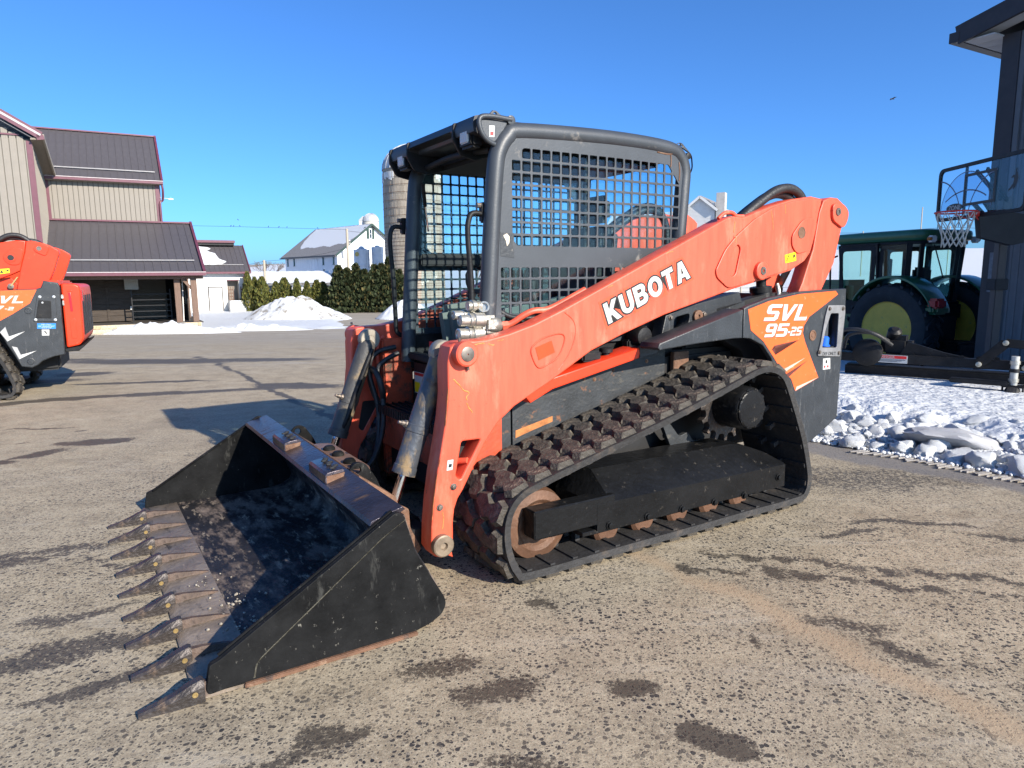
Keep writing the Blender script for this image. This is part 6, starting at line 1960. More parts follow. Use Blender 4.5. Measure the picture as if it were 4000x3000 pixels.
for y in (yc_ - .30, yc_ + .30):
    box('board_brace', (bx + .006, y - 9.25 - .018, z0b + .28), (bx + .03, y - 9.25 + .018, z1b + .22), BLACK, hp, .003)
# ball graphic: big arcs
def arcs(name, c, r, a0_, a1_, wd, m):
    P = [(bx - .0045 - .0005, c[0] + r * math.cos(R(a)) - 9.25, c[1] + r * math.sin(R(a)) + .25) for a in np.linspace(a0_, a1_, 26)]
    Q = [(bx - .0050, c[0] + (r - wd) * math.cos(R(a)) - 9.25, c[1] + (r - wd) * math.sin(R(a)) + .25) for a in np.linspace(a0_, a1_, 26)]
    vs = P + Q
    k = len(P)
    fs = [(i, i + 1, k + i + 1, k + i) for i in range(k - 1)]
    return pyd(name, vs, fs, m, bd)
BLUEG = pm('slate blue print', (.10, .13, .20), .5, var=.2)
c0 = (yc_ + .26, z0b + .10)
disc = [(bx - .0044, c0[0] + .50 * math.cos(R(a)) - 9.25, c0[1] + .50 * math.sin(R(a)) + .25) for a in np.linspace(5, 175, 30)]
pyd('ball_print', disc, [tuple(range(len(disc)))], glass('blue print film', (.60, .70, .82)), bd)
arcs('ball_line', c0, .50, 0, 180, .012, BLUEG)
arcs('ball_line', (c0[0] + .62, c0[1] - .1), .55, 95, 190, .018, BLUEG)
arcs('ball_line', (c0[0] - .62, c0[1] - .1), .55, -5, 85, .018, BLUEG)
arcs('ball_line', (c0[0], c0[1] - .55), .82, 60, 120, .018, BLUEG)
fr_ = yz([(yc_ - .30, z0b + .16), (yc_ + .30, z0b + .16), (yc_ + .30, z0b + .56), (yc_ - .30, z0b + .56)])
fi_ = yz([(yc_ - .265, z0b + .195), (yc_ + .265, z0b + .195), (yc_ + .265, z0b + .525), (yc_ - .265, z0b + .525)])
xplate('target_square', fr_, bx - .0065, bx - .0052, INK, bd, [fi_], 0)
el = [(c0[0] + .20 - 9.25 + .17 * math.cos(t), z0b + .16 + .25 + .055 * math.sin(t)) for t in [k * math.pi / 12 for k in range(24)]]
xplate('logo_oval', el, bx - .0070, bx - .0055, INK, bd, (), 0)
text('logo_text', 'ZONE', .085, (bx - .0072, c0[0] + .20 - 9.25 + .125, z0b + .16 + .222), (0, -1, 0), (0, 0, 1), STICK, bd, .0006, .25)
# leaping player silhouette print (generic figure)
fig = [(0, 0), (.03, .05), (.05, .10), (.045, .14), (.02, .19), (.025, .22), (.01, .23), (0, .195), (-.005, .15), (-.03, .155), (-.06, .13), (-.055, .12), (-.03, .13), (-.015, .10), (-.02, .06), (-.06, .02), (-.10, -.01), (-.095, -.025), (-.05, 0), (-.005, .035), (-.02, -.02)]
xplate('player_print', [(yc_ - .62 - 9.25 - a, z0b + .28 + .25 + b) for a, b in fig], bx - .0065, bx - .0055, INK, bd, (), 0)
# rim, net, bracket
rc = (5.60 - 6.45, 8.90 - 9.25, 2.085 + .25)
tube('rim', [(rc[0] + .229 * math.cos(t), rc[1] + .229 * math.sin(t), rc[2]) for t in [2 * math.pi * k / 40 for k in range(40)]], .010, pm('red rim paint', (.62, .035, .02), .4, var=.1), hp, 8, 0, True)
box('rim_bracket', (rc[0] + .20, rc[1] - .08, rc[2] - .06), (bx - .016, rc[1] + .08, rc[2] + .005), MATS['red rim paint'], hp, .006)
for y in (-.06, .06):
    beam('rim_strut', (rc[0] + .1, rc[1] + y * 3, rc[2] - .012), (bx - .02, rc[1] + y, rc[2] - .10), .014, .014, MATS['red rim paint'], hp)
bm = bmesh.new()
NS = 12
lev = [(.222, 0), (.195, -.10), (.160, -.20), (.135, -.29), (.128, -.36), (.135, -.42)]
for k in range(NS):
    for s in (1, -1):
        P = []
        for j, (r_, dz) in enumerate(lev):
            a = 2 * math.pi * (k + .5 * s * j * 1.0) / NS
            P.append((rc[0] + r_ * math.cos(a), rc[1] + r_ * math.sin(a), rc[2] + dz + .012 * math.sin(k * 2.1 + j)))
        tube_bm(bm, catmull(P, 3), .0055, 5)
link('net', fin(bm, 60), pm('off white cord', (.52, .49, .42), .8, var=.15), hp)
box('pole', (-.055, -.055, -.35), (.055, .055, 2.55), BRN, hp, .008)
for z in (2.45, 2.85):
    for y in (-.42, -.22):
        beam('lift_arm', (0, -.0 + (y + .32) * .4, z - .35), (bx + .03, y, z), .03, .05, BLACK, hp)
plate('lift_mechanism', [(-.55, 2.32), (-.50, 2.02), (-.10, 1.92), (.05, 1.95), (.05, 2.30), (-.30, 2.36)], -.34, -.24, DARK, hp)
box('pole_collar', (-.09, -.09, 1.35), (.09, .09, 1.5), DARK, hp, .01)

# power rake attachment lying in the snow ------------------------------------------------
pk = empty('power_rake', (3.98, 8.30, 0), math.atan2(-1.10, 1.29), 'black power rake attachment with a red danger label, half sunk in snow', 'attachment')
Lr = 2.75
beam('main_beam', (0, 0, .36), (Lr, 0, .36), .10, .10, BLACK, pk)
xpos = lambda t: t
box('danger_label', (.18, -.0535, .315), (.72, -.0505, .405), STICK, pk, 0)
box('danger_label_red', (.30, -.0550, .365), (.71, -.0536, .398), REDINK, pk, 0)
text('danger_text', 'DANGER', .032, (.42, -.0552, .370), (1, 0, 0), (0, 0, 1), STICK, pk, .0005, .17)
for k in range(3):
    box('label_line', (.31, -.0545, .350 - k * .011), (.70 - .04 * k, -.0536, .354 - k * .011), INK, pk, 0)
box('label_symbol', (.20, -.0545, .325), (.275, -.0536, .395), INK, pk, 0)
beam('link_bar', (1.40, -.07, .36), (1.62, -.07, .60), .02, .10, BLACK, pk)
beam('link_bar', (1.62, -.07, .60), (2.15, -.07, .56), .02, .09, BLACK, pk)
beam('link_bar', (1.80, -.07, .34), (2.15, -.07, .56), .02, .09, BLACK, pk)
beam('link_bar', (2.15, -.07, .56), (2.62, -.09, .38), .03, .10, BLACK, pk)
for x, z in ((1.40, .36), (1.62, .60), (1.80, .35), (2.15, .56)):
    lathe('pivot_bolt', [(0, .028), (.014, .028), (.018, .018), (.02, 0)], (x, -.081, z), (0, -1, 0), pm('pale bolt', (.50, .47, .38), .4, .5), pk, 12)
box('drum_frame', (.02, .10, .10), (Lr, .32, .26), BLACK, pk, .02)
lathe('rake_drum', [(0, .12), (Lr - .1, .12)], (.05, .22, .12), (1, 0, 0), BLACK, pk, 18)
for k in range(15):
    box('drum_tooth', (.15 + k * .17, -.06, .055), (.19 + k * .17, .06, .11), RUST if k > 8 else BLACK, pk, .006, Matrix.Rotation(R(20), 3, 'Y'))
lathe('drive_housing', [(0, .10), (.03, .11), (.08, .11), (.10, .08)], (-.06, -.10, .50), (0, -1, 0), BLACK, pk, 22)
lathe('drive_housing', [(0, .15), (.03, .16), (.08, .16), (.10, .12)], (.30, .02, .42), (0, -1, 0), BLACK, pk, 22)
box('gearbox', (.40, .05, .36), (.72, .30, .62), BLACK, pk, .06)
lathe('hydraulic_motor', [(0, .06), (.04, .075), (.14, .075), (.17, .04)], (.50, .20, .56), (.2, -.4, .6), BLACK, pk, 18)
plate('mount_plate', [(.62, .40), (.70, .56), (1.05, .46), (1.35, .40)], .02, .05, BLACK, pk)
for pts in ([(-.05, -.05, .5), (.02, -.2, .66), (.22, -.24, .70), (.42, -.2, .64), (.55, -.05, .52)], [(.0, .1, .45), (.1, -.1, .62), (.35, -.16, .66), (.5, 0, .56)], [(-.04, -.12, .60), (-.09, -.2, .45), (-.06, -.24, .25), (.02, -.22, .12)]):
    tube('hose', pts, .022, HOSE, pk, 8, 5)
tube('hose_tip', [(-.075, -.235, .36), (-.05, -.24, .20), (-.03, -.235, .12)], .014, STICK, pk, 8)
for k in range(6):
    bolt(pk, .75 + k * .16, .0, .41, .02, .02, BLACK, 'clamp_bolt')
# gauge wheel
wx_ = 1.86
def R2(p): return p
gwx, gwy = 1.74, -.42
cyl('wheel_stem', (gwx, gwy, .20), (gwx, gwy, .50), .035, pm('pale sleeve', (.45, .45, .42), .45, .3), pk)
for z in (.24, .34, .42):
    lathe('sleeve_ring', [(0, .045), (.035, .045)], (gwx, gwy, z), (0, 0, 1), BLACK if z == .34 else ZINC, pk, 18)
beam('wheel_arm', (gwx, gwy, .46), (gwx - .02, -.05, .40), .05, .06, BLACK, pk)
for s in (-1, 1):
    beam('wheel_fork', (gwx + s * .085, gwy, .22), (gwx + s * .085, gwy - .02, .06), .015, .05, BLACK, pk)
box('fork_top', (gwx - .095, gwy - .05, .185), (gwx + .095, gwy + .05, .21), BLACK, pk, .006)
lathe('gauge_wheel', [(0, .04), (0, .095), (.02, .115), (.06, .12), (.10, .115), (.12, .095), (.12, .04)], (gwx - .06, gwy - .02, .08), (1, 0, 0), RUBBER, pk, 24)
box('tine_rack', (1.20, -.50, .20), (1.70, -.40, .25), BLACK, pk, .01)

# green tractor ---------------------------------------------------------------------------
GRN = pm('green tractor paint', (.020, .115, .045), .32, var=.15, scale=3, coat=.3)
TYEL = pm('yellow wheel paint', (.74, .44, .05), .42, var=.12, scale=5, dirt=((.3, .24, .1), .2, 8))
hx = Vector((-.43, .90, 0)).normalized()
tr = empty('tractor', (7.89, 13.2, -.50), math.atan2(hx.y, hx.x), 'green cab tractor with yellow wheels parked in shade behind the snow bank', 'tractor')
def tyre_mesh(r, w, rim):
    bm = bmesh.new()
    prof = [(-.40 * w, rim), (-.47 * w, rim + .05), (-.5 * w, (r + rim) / 2), (-.46 * w, r - .06), (-.36 * w, r - .03), (0, r - .02), (.36 * w, r - .03), (.46 * w, r - .06), (.5 * w, (r + rim) / 2), (.47 * w, rim + .05), (.40 * w, rim)]
    seg = 48
    rings = []
    for i in range(seg):
        t = 2 * math.pi * i / seg
        rings.append([bm.verts.new((rr_ * math.cos(t), y, rr_ * math.sin(t))) for y, rr_ in prof])
    for i in range(seg):
        A, B_ = rings[i], rings[(i + 1) % seg]
        for k in range(len(prof) - 1):
            bm.faces.new((A[k], A[k + 1], B_[k + 1], B_[k]))
    nl = 22
    for i in range(nl):
        for s in (1, -1):
            t0 = 2 * math.pi * (i + (.5 if s < 0 else 0)) / nl
            vs = []
            for f_, da in ((0.02, 0), (.48, .22)):
                for dt in (-.035, .035):
                    for rr_ in (r - .045, r + .012 - .03 * f_):
                        t = t0 + da + dt
                        vs.append(bm.verts.new((rr_ * math.cos(t), s * f_ * w, rr_ * math.sin(t))))
            for q in ((0, 1, 3, 2), (4, 6, 7, 5), (0, 4, 5, 1), (2, 3, 7, 6), (1, 5, 7, 3)):
                bm.faces.new([vs[j] for j in q])
    return fin(bm, 30)
TY = pm('tractor tyre', (.018, .018, .019), .75, var=.3, scale=5, dirt=((.06, .055, .05), .2, 6), bump=.2)
def wheel(x, y, r, w, rim, s):
    t = link('tyre', tyre_mesh(r, w, rim), TY, tr)
    t.location = (x, y, r)
    t.name = 'wheel'
    lathe('rim', [(-.36 * w, rim + .005), (-.40 * w, rim + .02), (-.36 * w, rim - .03), (.0, rim - .07), (.30 * w, rim - .05), (.36 * w, rim - .02), (.41 * w, rim + .02), (.36 * w, rim + .005)], (0, 0, 0), (0, s, 0), TYEL, t, 40)
    lathe('inner_disc', [(0, rim - .06), (.01, rim - .06), (.011, 0)], (0, -s * .14 * w, 0), (0, s, 0), BLACK, t, 30)
    n_ = 6
    outl = []
    for k in range(n_ * 2):
        a = 2 * math.pi * k / (n_ * 2)
        rr_ = (rim - .07) if k % 2 == 0 else (rim - .07) * .80
        outl.append((rr_ * math.cos(a), rr_ * math.sin(a)))
    me = flat_mesh([outl, circ(0, 0, .05, 16)], .02, .003)
    xf(me, Matrix.Translation((0, s * .04 * w, 0)) @ RX90)
    dsk = link('wheel_disc', me, TYEL, t)
    lathe('hub', [(0, .20), (.02, .19), (.035, .13), (.05, .12), (.055, .06), (.08, .05), (.08, 0)], (0, s * (.04 * w + .008), 0), (0, s, 0), TYEL, t, 28)
    for k in range(8):
        a = 2 * math.pi * k / 8
        lathe('wheel_nut', [(0, .026), (.025, .026), (.03, .015), (.03, 0)], (.145 * math.cos(a), s * (.04 * w + .03), .145 * math.sin(a)), (0, s, 0), BLACK, t, 8)
    return t
for s in (1, -1):
    wheel(0, s * .93, .83, .46, .50, s)
    wheel(2.35, s * .85, .58, .36, .34, s)
    # fender
    fo = [(-.88 * math.cos(R(a)), .83 + .92 * math.sin(R(a))) for a in range(20, 150, 8)]
    fo2 = [(x, z + .05) for x, z in reversed(fo)]
    fd = plate('fender', fo + fo2, s * .58, s * 1.10, GRN, tr, (), .01)
    tl = box('tail_light', (-.92, s * .95 - .14, 1.22), (-.72, s * .95 + .14, 1.40), REFL, tr, .04)
    box('fender_tail', (-.90, s * .90 - .20, 1.12), (-.55, s * .90 + .18, 1.28), GRN, tr, .05)
box('transmission', (-.45, -.28, .45), (1.0, .28, 1.1), BLACK, tr, .06)
cyl('rear_axle', (0, -.95, .83), (0, .95, .83), .11, GRN, tr)
box('engine_block', (1.2, -.28, .55), (2.9, .28, 1.1), BLACK, tr, .05)
box('hood', (1.42, -.36, 1.05), (3.05, .36, 1.72), GRN, tr, .12)
box('hood_stripe', (1.6, -.368, 1.38), (2.9, .368, 1.44), pm('yellow stripe', (.7, .5, .02), .4), tr, .01)
# cab
cr_ = [(-.12, .74), (-.28, .60), (-.28, -.60), (-.12, -.74), (1.42, -.70), (1.50, .0), (1.42, .70)]
box('cab_base', (-.30, -.62, .95), (1.45, .62, 1.30), BLACK, tr, .05)
rf_ = slab('cab_roof', rnd_poly([(-.42, .60), (-.42, -.60), (-.20, -.80), (1.50, -.76), (1.62, -.5), (1.62, .5), (1.50, .76), (-.20, .80)], .12, 4), 2.42, 2.62, GRN, tr, (), .06)
slab('roof_trim', rnd_poly([(-.36, .56), (-.36, -.56), (-.18, -.74), (1.46, -.70), (1.55, 0), (1.46, .70), (-.18, .74)], .1, 4), 2.36, 2.42, BLACK, tr, (), .01)
for x, y, w1 in ((-.24, .60, .07), (-.24, -.60, .07), (.55, .74, .05), (.55, -.74, .05), (1.44, .68, .05), (1.44, -.68, .05), (-.08, .72, .09), (-.08, -.72, .09)):
    beam('cab_pillar', (x * .9 + .04, y * .92, 1.25), (x, y, 2.40), w1, w1, BLACK, tr)
for s in (1, -1):
    sheet('side_window', [(-.05, s * .67, 1.30), (-.06, s * .725, 2.38), (1.42, s * .69, 2.38), (1.32, s * .64, 1.15)][::s], TRACGLASS, tr, .006)
    plate('door_frame', rnd_poly([(.60, 1.05), (.60, 2.37), (1.42, 2.37), (1.36, 1.05)], .08, 4), s * .700, s * .715, BLACK, tr, [rnd_poly([(.68, 1.32), (.68, 2.28), (1.34, 2.28), (1.28, 1.32)], .08, 4)], .003)
    plate('door_frame', rnd_poly([(-.04, 1.30), (-.04, 2.37), (.52, 2.37), (.52, 1.30)], .05, 4), s * .700, s * .715, BLACK, tr, [rnd_poly([(.05, 1.40), (.05, 2.28), (.44, 2.28), (.44, 1.40)], .05, 4)], .003)
    box('door_lower', (.58, s * .66 - .02, .75), (1.34, s * .66 + .02, 1.15), GRN, tr, .02)
    box('mirror', (1.50, s * .98 - .06, 1.75), (1.54, s * .98 + .06, 2.15), BLACK, tr, .02)
    beam('mirror_arm', (1.45, s * .72, 2.2), (1.52, s * .98, 2.1), .03, .03, BLACK, tr)
    beam('grab_rail', (1.50, s * .80, .9), (1.56, s * .78, 2.0), .03, .03, BLACK, tr)
    box('work_light', (-.48, s * .62 - .07, 2.38), (-.38, s * .62 + .07, 2.50), LENS, tr, .02)
    lathe('beacon', [(0, .03), (.06, .03), (.07, .02)], (-.40, s * .70, 2.44), (-1, 0, 0), pm('amber lens', (.55, .16, .02), .3), tr, 10)
sheet('rear_window', [(-.27, -.55, 1.45), (-.24, -.58, 2.38), (-.24, .58, 2.38), (-.27, .55, 1.45)], TRACGLASS, tr, .006)
sheet('windscreen', [(1.46, .62, 1.2), (1.48, .64, 2.38), (1.48, -.64, 2.38), (1.46, -.62, 1.2)], TRACGLASS, tr, .006)
box('seat', (.15, -.25, 1.28), (.62, .25, 1.42), SEATM, tr, .05)
box('seat_back', (.08, -.24, 1.40), (.20, .24, 1.95), SEATM, tr, .05)
tube('steering_wheel', [(1.05 + .06 * math.sin(t), .19 * math.cos(t), 1.62 + .18 * math.sin(t)) for t in [2 * math.pi * k / 20 for k in range(20)]], .016, BLACK, tr, 6, 0, True)
cyl('steering_column', (1.30, 0, 1.15), (1.06, 0, 1.60), .04, BLACK, tr)
tube('wiper', [(-.30, .35, 2.34), (-.31, .15, 1.95), (-.31, .05, 1.75)], .012, BLACK, tr, 5)
cyl('exhaust', (1.62, -.55, 1.5), (1.62, -.55, 2.5), .04, BLACK, tr)
cyl('antenna', (.3, -.6, 2.6), (.3, -.62, 3.25), .006, BLACK, tr, seg=6)
cyl('antenna', (-.1, -.5, 2.6), (-.1, -.5, 2.85), .006, BLACK, tr, seg=6)
box('hitch', (-.85, -.30, .30), (-.40, .30, .60), BLACK, tr, .05)
for s in (1, -1):
    beam('lift_link', (-.30, s * .35, .45), (-1.0, s * .40, .40), .05, .08, BLACK, tr)

# ------------------------------------------------------------------ snow lumps along the bank
def lump(seed, flat=1.0, sub=3):
    rq = random.Random(seed)
    bm = bmesh.new()
    bmesh.ops.create_icosphere(bm, subdivisions=sub, radius=1)
    planes = [(Vector((rq.gauss(0, 1), rq.gauss(0, 1), rq.gauss(0, 1))).normalized(), rq.uniform(.55, .85)) for _ in range(8)]
    for v in bm.verts:
        p = v.co.copy()
        for n_, d_ in planes:
            k = p.dot(n_)
            if k > d_: p -= n_ * (k - d_) * .9
        q_ = p * 3.1
        p *= 1 + .16 * (float(vnoise(np.array([q_.x + seed * 3.1]), np.array([q_.y + q_.z * 1.7]), seed)[0]) - .5) * 2 + rq.uniform(-.035, .035)
        p.z *= flat
        v.co = p
    return fin(bm, 50)
LUMPS = [lump(k) for k in range(9)]
SLABS = [lump(20 + k, .35) for k in range(3)]
for me in LUMPS + SLABS: me.materials.append(SNOWB)
rr = random.Random(9)
cnt = 0
placed = []
while cnt < 240:
    t = rr.uniform(-.7, 1.75)
    dd = abs(rr.gauss(.18, .28)) - .04
    x = 2.45 + .651 * t + .759 * dd
    y = 5.55 - .759 * t + .651 * dd
    x += 1.1 * max(0, rr.uniform(-1.2, .5)) ; 
    if x < 2.2 or y < 2.6 or dd > 1.25: continue
    s = rr.choice((.022, .028, .035, .04, .045, .055, .065, .08, .10, .12)) * rr.uniform(.75, 1.15)
    if any((x - a) ** 2 + (y - b) ** 2 < ((s + c) * .62) ** 2 for a, b, c in placed): continue
    placed.append((x, y, s))
    b0 = float(bank(np.array([x]), np.array([y]))[0])
    zz = float(gz(x, y)) + max(0.0, -.05 + .11 * float(sstep(-.05, .25, b0)) + .09 * float(sstep(.3, 1.3, b0))) 
    o = link('snow_chunk', LUMPS[rr.randrange(9)], None, None)
    o.location = (x, y, zz + s * .25)
    o.scale = (s * rr.uniform(.8, 1.4), s * rr.uniform(.8, 1.3), s * rr.uniform(.6, .95))
    o.rotation_euler = (rr.uniform(-.4, .4), rr.uniform(-.4, .4), rr.uniform(0, 6.3))
    tag(o, 'broken lump of ploughed snow in the bank at the yard edge', 'snow chunk', 'snow lumps along the bank')
    cnt += 1
big = link('snow_slab', SLABS[0].copy(), None, None)
big.data.materials.clear()
big.data.materials.append(snow_mat('grey ice slab', .35, (.44, .44, .45), 3.0))
big.location = (3.30, 4.98, .10)
big.scale = (.40, .17, .26)
big.rotation_euler = (R(-14), R(5), R(-22))
tag(big, 'large flat grey slab of packed snow among the smaller lumps', 'snow chunk')
# fine crumbs
bm = bmesh.new()
for k in range(1500):
    t = rr.uniform(-.7, 1.9)
    dd = abs(rr.gauss(.05, .25)) - .12
    x = 2.45 + .651 * t + .759 * dd
    y = 5.55 - .759 * t + .651 * dd
    s = rr.uniform(.006, .022)
    b0 = float(bank(np.array([x]), np.array([y]))[0])
    zz = max(0, -.05 + .11 * float(sstep(-.05, .25, b0)) + .09 * float(sstep(.3, 1.3, b0)))
    g = bmesh.ops.create_icosphere(bm, subdivisions=1, radius=s)
    sc_ = Vector((rr.uniform(.7, 1.4), rr.uniform(.7, 1.4), rr.uniform(.6, 1)))
    for v in g['verts']:
        v.co = Vector((v.co.x * sc_.x, v.co.y * sc_.y, v.co.z * sc_.z)) + Vector((x, y, zz + s * .4))
tag(link('snow_crumbs', fin(bm, 60), SNOWB), kind='stuff')
# ribbed tyre print of packed snow at the foot of the bank
bm = bmesh.new()
for k in range(34):
    t = .42 + k * .045
    x, y = 2.45 + .651 * t - .12 + .05 * math.sin(k * .2), 5.55 - .759 * t - .14
    box_bm(bm, (0, 0, 0), (.17 * rr.uniform(.35, 1.1), .014 * rr.uniform(.6, 1.8), .012 * rr.uniform(.4, 1.3)), Matrix.Translation((x + rr.uniform(-.012, .012), y + rr.uniform(-.006, .006), .004)) @ Matrix.Rotation(R(18 + rr.uniform(-4, 4)), 4, 'Z'))
tag(link('tyre_print_ridges', fin(bm, 40), snow_mat('grey slush', .55, (.30, .28, .26), 4.0)), kind='stuff')

# ------------------------------------------------------------------ ploughed snow piles
def pile(name, cx, cy, rx, ry, h, seed, label, m):
    xs = np.linspace(-rx * 1.25, rx * 1.25, 120)
    ys = np.linspace(-ry * 1.25, ry * 1.25, 70)
    X_, Y_ = np.meshgrid(xs, ys)
    r_ = np.hypot(X_ / rx, Y_ / ry) + .16 * (fbm(X_ * .9 + seed, Y_ * .9, 3, seed) - .5)
    k = np.clip(1 - r_, 0, 1)
    z = h * np.clip(1 - r_ ** 1.15, -.2, 1) * (1 + .25 * (fbm(X_ * .6, Y_ * .6, 2, seed + 1) - .5)) + k * .55 * (fbm(X_ * 3.0, Y_ * 3.0, 5, seed + 2) - .5) * np.minimum(1, k * 6)
    z = np.where(r_ > 1.0, -.3, z)
    Zb = gz(X_ + cx, Y_ + cy)
    me, _ = grid_mesh(xs, ys, z + Zb, r_ < 1.02)
    o = link(name, me, m)
    o.location = (cx, cy, 0)
    tag(o, label, 'snow pile')
    return o
pile('snow_pile', -14.4, 46.5, 3.7, 2.4, 1.75, 5, 'large dirty heap of ploughed snow in front of the clipped evergreens', SNOWD)
pile('snow_pile', -7.0, 46.5, 2.2, 1.6, 1.35, 15, 'white ploughed snow heap just left of the cab opening', SNOWB)
pile('snow_pile', -17.9, 35.3, 4.2, .8, .55, 25, 'low snow ridge shoved against the stone porch wall', SNOWB)
pile('snow_pile', -13.8, 36.8, 3.2, .7, .30, 35, 'thin snow ridge running right from the porch corner', SNOWB)

# ------------------------------------------------------------------ evergreens
FOL = []
for nm, c in (('olive arborvitae foliage', (.085, .092, .018)), ('golden green foliage', (.12, .105, .022)), ('dark and shaded foliage', (.026, .036, .012)), ('brown green tips', (.085, .070, .022))):
    FOL.append(pm(nm, c, .7, var=.5, scale=4, spec=.2))
def conifer_mesh(seed, h, r, n, shape, mats, leaf=.16):
    """crown made of many small upright sprays through the volume"""
    rq = np.random.RandomState(seed)
    V, F, MI = [], [], []
    for k in range(n):
        t = rq.rand() ** .85
        rad = shape(t) * r * (0.55 + .45 * rq.rand() ** .5) * (1 + .18 * math.sin(6 * rq.rand() * 6.28))
        a = rq.rand() * 2 * math.pi
        p = np.array((rad * math.cos(a), rad * math.sin(a), t * h))
        out = np.array((math.cos(a) * .55, math.sin(a) * .55, .9)) + rq.randn(3) * .45
        out /= np.linalg.norm(out)
        side = np.cross(out, rq.randn(3))
        side /= np.linalg.norm(side) + 1e-6
        L_ = leaf * (.6 + .9 * rq.rand())
        w_ = L_ * .32
        b = len(V)
        V += [p - side * w_ * .6, p + side * w_ * .6, p + out * L_ * .6 + side * w_, p + out * L_, p + out * L_ * .6 - side * w_]
        F.append((b, b + 1, b + 2, b + 3, b + 4))
        MI.append(rq.choice(len(mats), p=[.55, .25, .2]))
    me = bpy.data.meshes.new('crown')
    me.from_pydata([tuple(v) for v in V], [], F)
    for m in mats: me.materials.append(m)
    me.polygons.foreach_set('material_index', np.array(MI, np.int32))
    me.update()
    return me
arb = lambda t: (min(1, .55 + t * 2.2) if t < .25 else (1 - (t - .25) / .75) ** .7 * 1.0 + .04)
hed = lambda t: (1 - t) ** 1.0 * (1.0 + .25 * math.sin(t * 40)) + .03
ACROWN = [conifer_mesh(k, 1, .30, 2600, arb, [FOL[0], FOL[1], FOL[2]], .07) for k in range(3)]
HCROWN = [conifer_mesh(10 + k, 1, .34, 4200, hed, [FOL[2], FOL[2], FOL[3]], .075) for k in range(4)]  # mostly the darkest foliage: the shade over the hedge front is in its colour
TRUNK = lathe_mesh([(0, .035), (.6, .015)], (0, 0, 0), (0, 0, 1), 8)
TRUNK.materials.append(pm('bark', (.09, .065, .045), .9, var=.3))
def conifer(x, y, top, wd, crowns, k, label, group, name='arborvitae'):
    g = float(gz(x, y))
    h = top - g
    e = empty(name, (x, y, g), 0, label, 'tree', group)
    c = link('crown', crowns[k % len(crowns)], None, e)
    c.scale = (wd / .30 / 2, wd / .30 / 2, h * .98)
    c.rotation_euler = (0, 0, k * 1.7)
    tk = link('trunk', TRUNK, None, e)
    tk.scale = (1.5, 1.5, h * .8)
AL = ['tallest clipped arborvitae touching the annex corner', 'arborvitae just right of the tallest one by the annex', 'pointed arborvitae standing left of the snow pile', 'short arborvitae half hidden by the snow pile crest, leftmost of the low ones', 'broad arborvitae behind the left hump of the snow pile', 'narrow arborvitae behind the middle of the snow pile', 'low arborvitae behind the right hump of the snow pile', 'wide arborvitae right of the snow pile crest', 'last arborvitae before the dark hedge']
for k, (x, top, wd) in enumerate(((-21.85, 2.0, 1.05), (-21.35, 1.6, 1.0), (-20.62, 1.62, 1.35), (-19.5, 1.22, 1.1), (-18.9, 1.50, 1.5), (-17.75, 1.45, .9), (-16.9, 1.2, 1.0), (-16.2, 1.30, 1.3), (-15.6, 1.15, 1.3))):
    conifer(x, 58 + .25 * math.sin(k * 2), top, wd, ACROWN, k, AL[k], 'clipped arborvitae row')
HL = ['first dark spruce of the hedge, beside the arborvitae', 'second hedge spruce from its left end', 'third hedge spruce, below the transformer pole', 'fourth hedge spruce, in front of the wider feed bin', 'fifth hedge spruce, between the two feed bins', 'sixth hedge spruce, in front of the narrower feed bin', 'tallest hedge spruce, at the foot of the silo', 'last hedge spruce, nearest the loader cab']
for k, (x, top) in enumerate(((-13.9, 2.35), (-13.2, 2.15), (-12.5, 2.5), (-11.8, 2.05), (-11.0, 2.4), (-10.4, 2.45), (-9.8, 2.95), (-9.0, 2.0))):
    conifer(x, 56.5 - .2 * (k % 2), top, 2.0, HCROWN, k, HL[k], 'dark hedge spruces', 'spruce')

# bare tree and distant scrub
def bare_tree(x, y, h, seed, label):
    rq = random.Random(seed)
    g = float(gz(x, y))
    e = empty('bare_tree', (x, y, g), 0, label, 'tree')
    bm = bmesh.new()
    def grow(p, d_, L_, r_, lv):
        q = p + d_ * L_
        cyl_bm(bm, p, q, r_, r_ * .65, 5, False)
        if lv == 0: return
        for _ in range(3 if lv > 1 else 4):
            nd_ = (d_ + Vector((rq.uniform(-.8, .8), rq.uniform(-.8, .8), rq.uniform(-.1, .6)))).normalized()
            grow(q, nd_, L_ * rq.uniform(.6, .8), r_ * .6, lv - 1)
    t0 = bmesh.new()
    cyl_bm(t0, (0, 0, 0), (0, 0, h * .3), h * .02, h * .016, 8)
    link('trunk', fin(t0, 60), MATS['bark'], e)
    for _ in range(5):
        grow(Vector((0, 0, h * .28)), Vector((rq.uniform(-.7, .7), rq.uniform(-.7, .7), 1)).normalized(), h * .22, h * .012, 4)
    link('crown', fin(bm, 60), pm('grey twigs', (.16, .13, .11), .9, var=.2), e)
bare_tree(-45, 130, 7.6, 4, 'bare deciduous tree on the horizon left of the white barn')
bare_tree(-5.3, 110, 7.5, 6, 'leafless tree seen through the cab beside the silo')

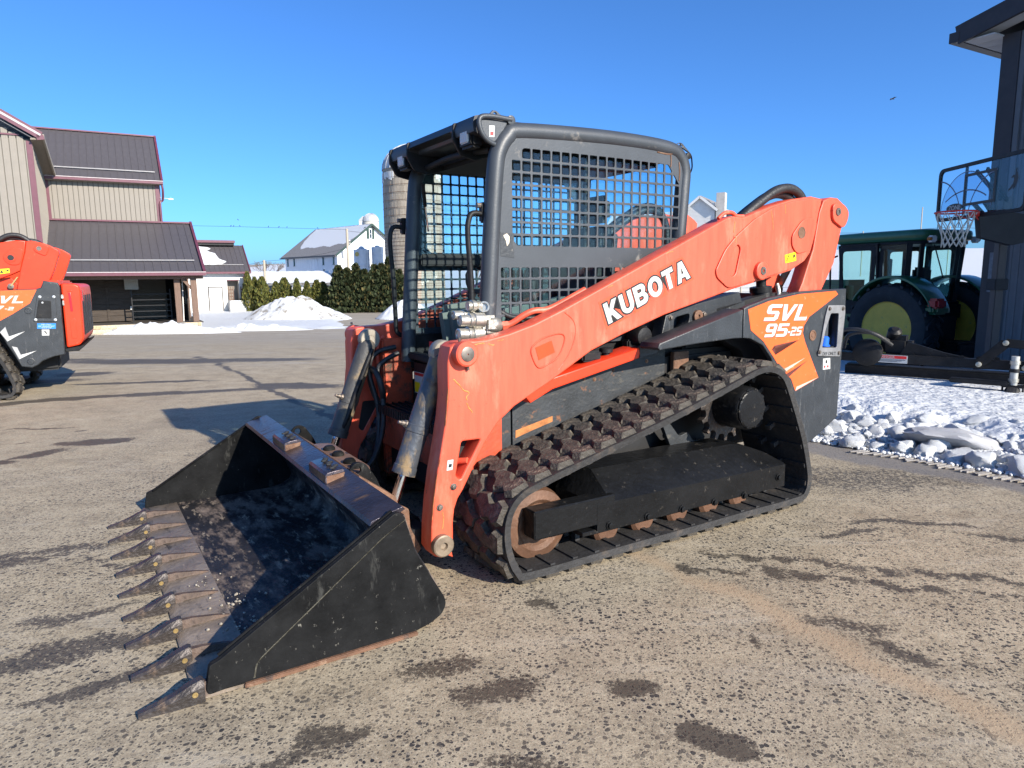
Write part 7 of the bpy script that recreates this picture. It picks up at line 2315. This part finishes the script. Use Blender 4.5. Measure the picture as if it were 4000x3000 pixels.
# fence on the hill at the right
fx0 = [(44.0 + k * 3.2, 69 + k * .5) for k in range(-8, 8)]
fe = empty('fence', (44, 69, 0), 0, 'wire fence with wooden posts crossing the snowy field', 'fence')
for x, y in fx0:
    g = float(gz(x, y))
    o = cyl('fence_post', (x - 44, y - 69, g - .2), (x - 44, y - 69, g + 1.35), .09, POLEW, fe, seg=8)
for z in (.5, .9, 1.25):
    tube('fence_wire', [(x - 44, y - 69, float(gz(x, y)) + z) for x, y in fx0], .012, WIREM, fe, 4)
beam('fence_rail', (-3.2, -.5, float(gz(40.8, 68.5)) + .6), (0, 0, float(gz(44, 69)) + .6), .08, .1, POLEW, fe)
for k, (x, y, top, lab) in enumerate(((69.8, 120, 12.5, 'thin grey pole above the tractor roof'), (73.5, 118, 9.2, 'shorter thin pole right of the tractor roof'), (59, 118, 8.5, 'thin pole left of the tractor cab'))):
    tag(cyl('field_pole', (x, y, 1), (x, y, top), .10, POLEW, seg=6), lab, 'pole', 'thin poles on the field')
tag(tube('power_line', [(40, 118, 8.4), (59, 118, 8.2), (73.5, 118, 9.0), (95, 118, 8.0)], .03, WIREM, None, 4), 'faint wire strung over the tractor roof', 'power line')

# ------------------------------------------------------------------ birds
BIRD = pm('black feathers', (.02, .02, .024), .6)
def bird_mesh():
    bm = bmesh.new()
    tube_bm(bm, [(-.16, 0, -.10), (-.08, 0, -.03), (0, 0, .02), (.06, 0, .09), (.08, 0, .13), (.12, 0, .13)], lambda t: [.008, .04, .065, .05, .04, .008][min(5, int(t * 5.01))], 8)
    return fin(bm, 60)
bmesh_ = bird_mesh()
bl = ['leftmost bird on the overhead wire', 'second bird from the left on the wire', 'third bird on the wire, near the barn corner', 'bird flying just above the wire birds', 'bird perched on the wire left of the bare tree gap', 'middle bird of the right trio on the wire', 'rightmost bird of the right trio on the wire', 'lone bird on the wire above the white barn roof']
for k, p in enumerate(((-27.64, 70, 6.75), (-27.37, 70, 6.74), (-26.76, 70, 6.73), (-26.9, 70, 7.34), (-24.04, 70.3, 6.66), (-23.06, 70.5, 6.64), (-22.32, 70.7, 6.62), (-19.43, 71.3, 6.55))):
    o = link('bird', bmesh_, BIRD)
    o.location = p
    o.scale = (.6, .6, .6)
    o.rotation_euler = (0, 0, k * 1.3)
    tag(o, bl[k], 'bird', 'birds on the wire')
bm = bmesh.new()
tube_bm(bm, [(-.14, 0, 0), (-.05, 0, .01), (.05, 0, .015), (.13, 0, .02), (.16, 0, .015)], lambda t: [.01, .03, .035, .022, .005][min(4, int(t * 4.01))], 8)
for s in (1, -1):
    a = [bm.verts.new(v) for v in ((-.05, 0, .02), (.06, 0, .02), (.04, s * .14, .06), (-.06, s * .24, .03), (-.07, s * .12, .03))]
    bm.faces.new(a)
o = link('bird', fin(bm, 60), BIRD)
o.location = (13.22, 25, 7.29)
o.scale = (.6, .6, .6)
o.rotation_euler = (R(10), 0, R(200))
tag(o, 'single bird gliding in the open sky at the upper right', 'bird')
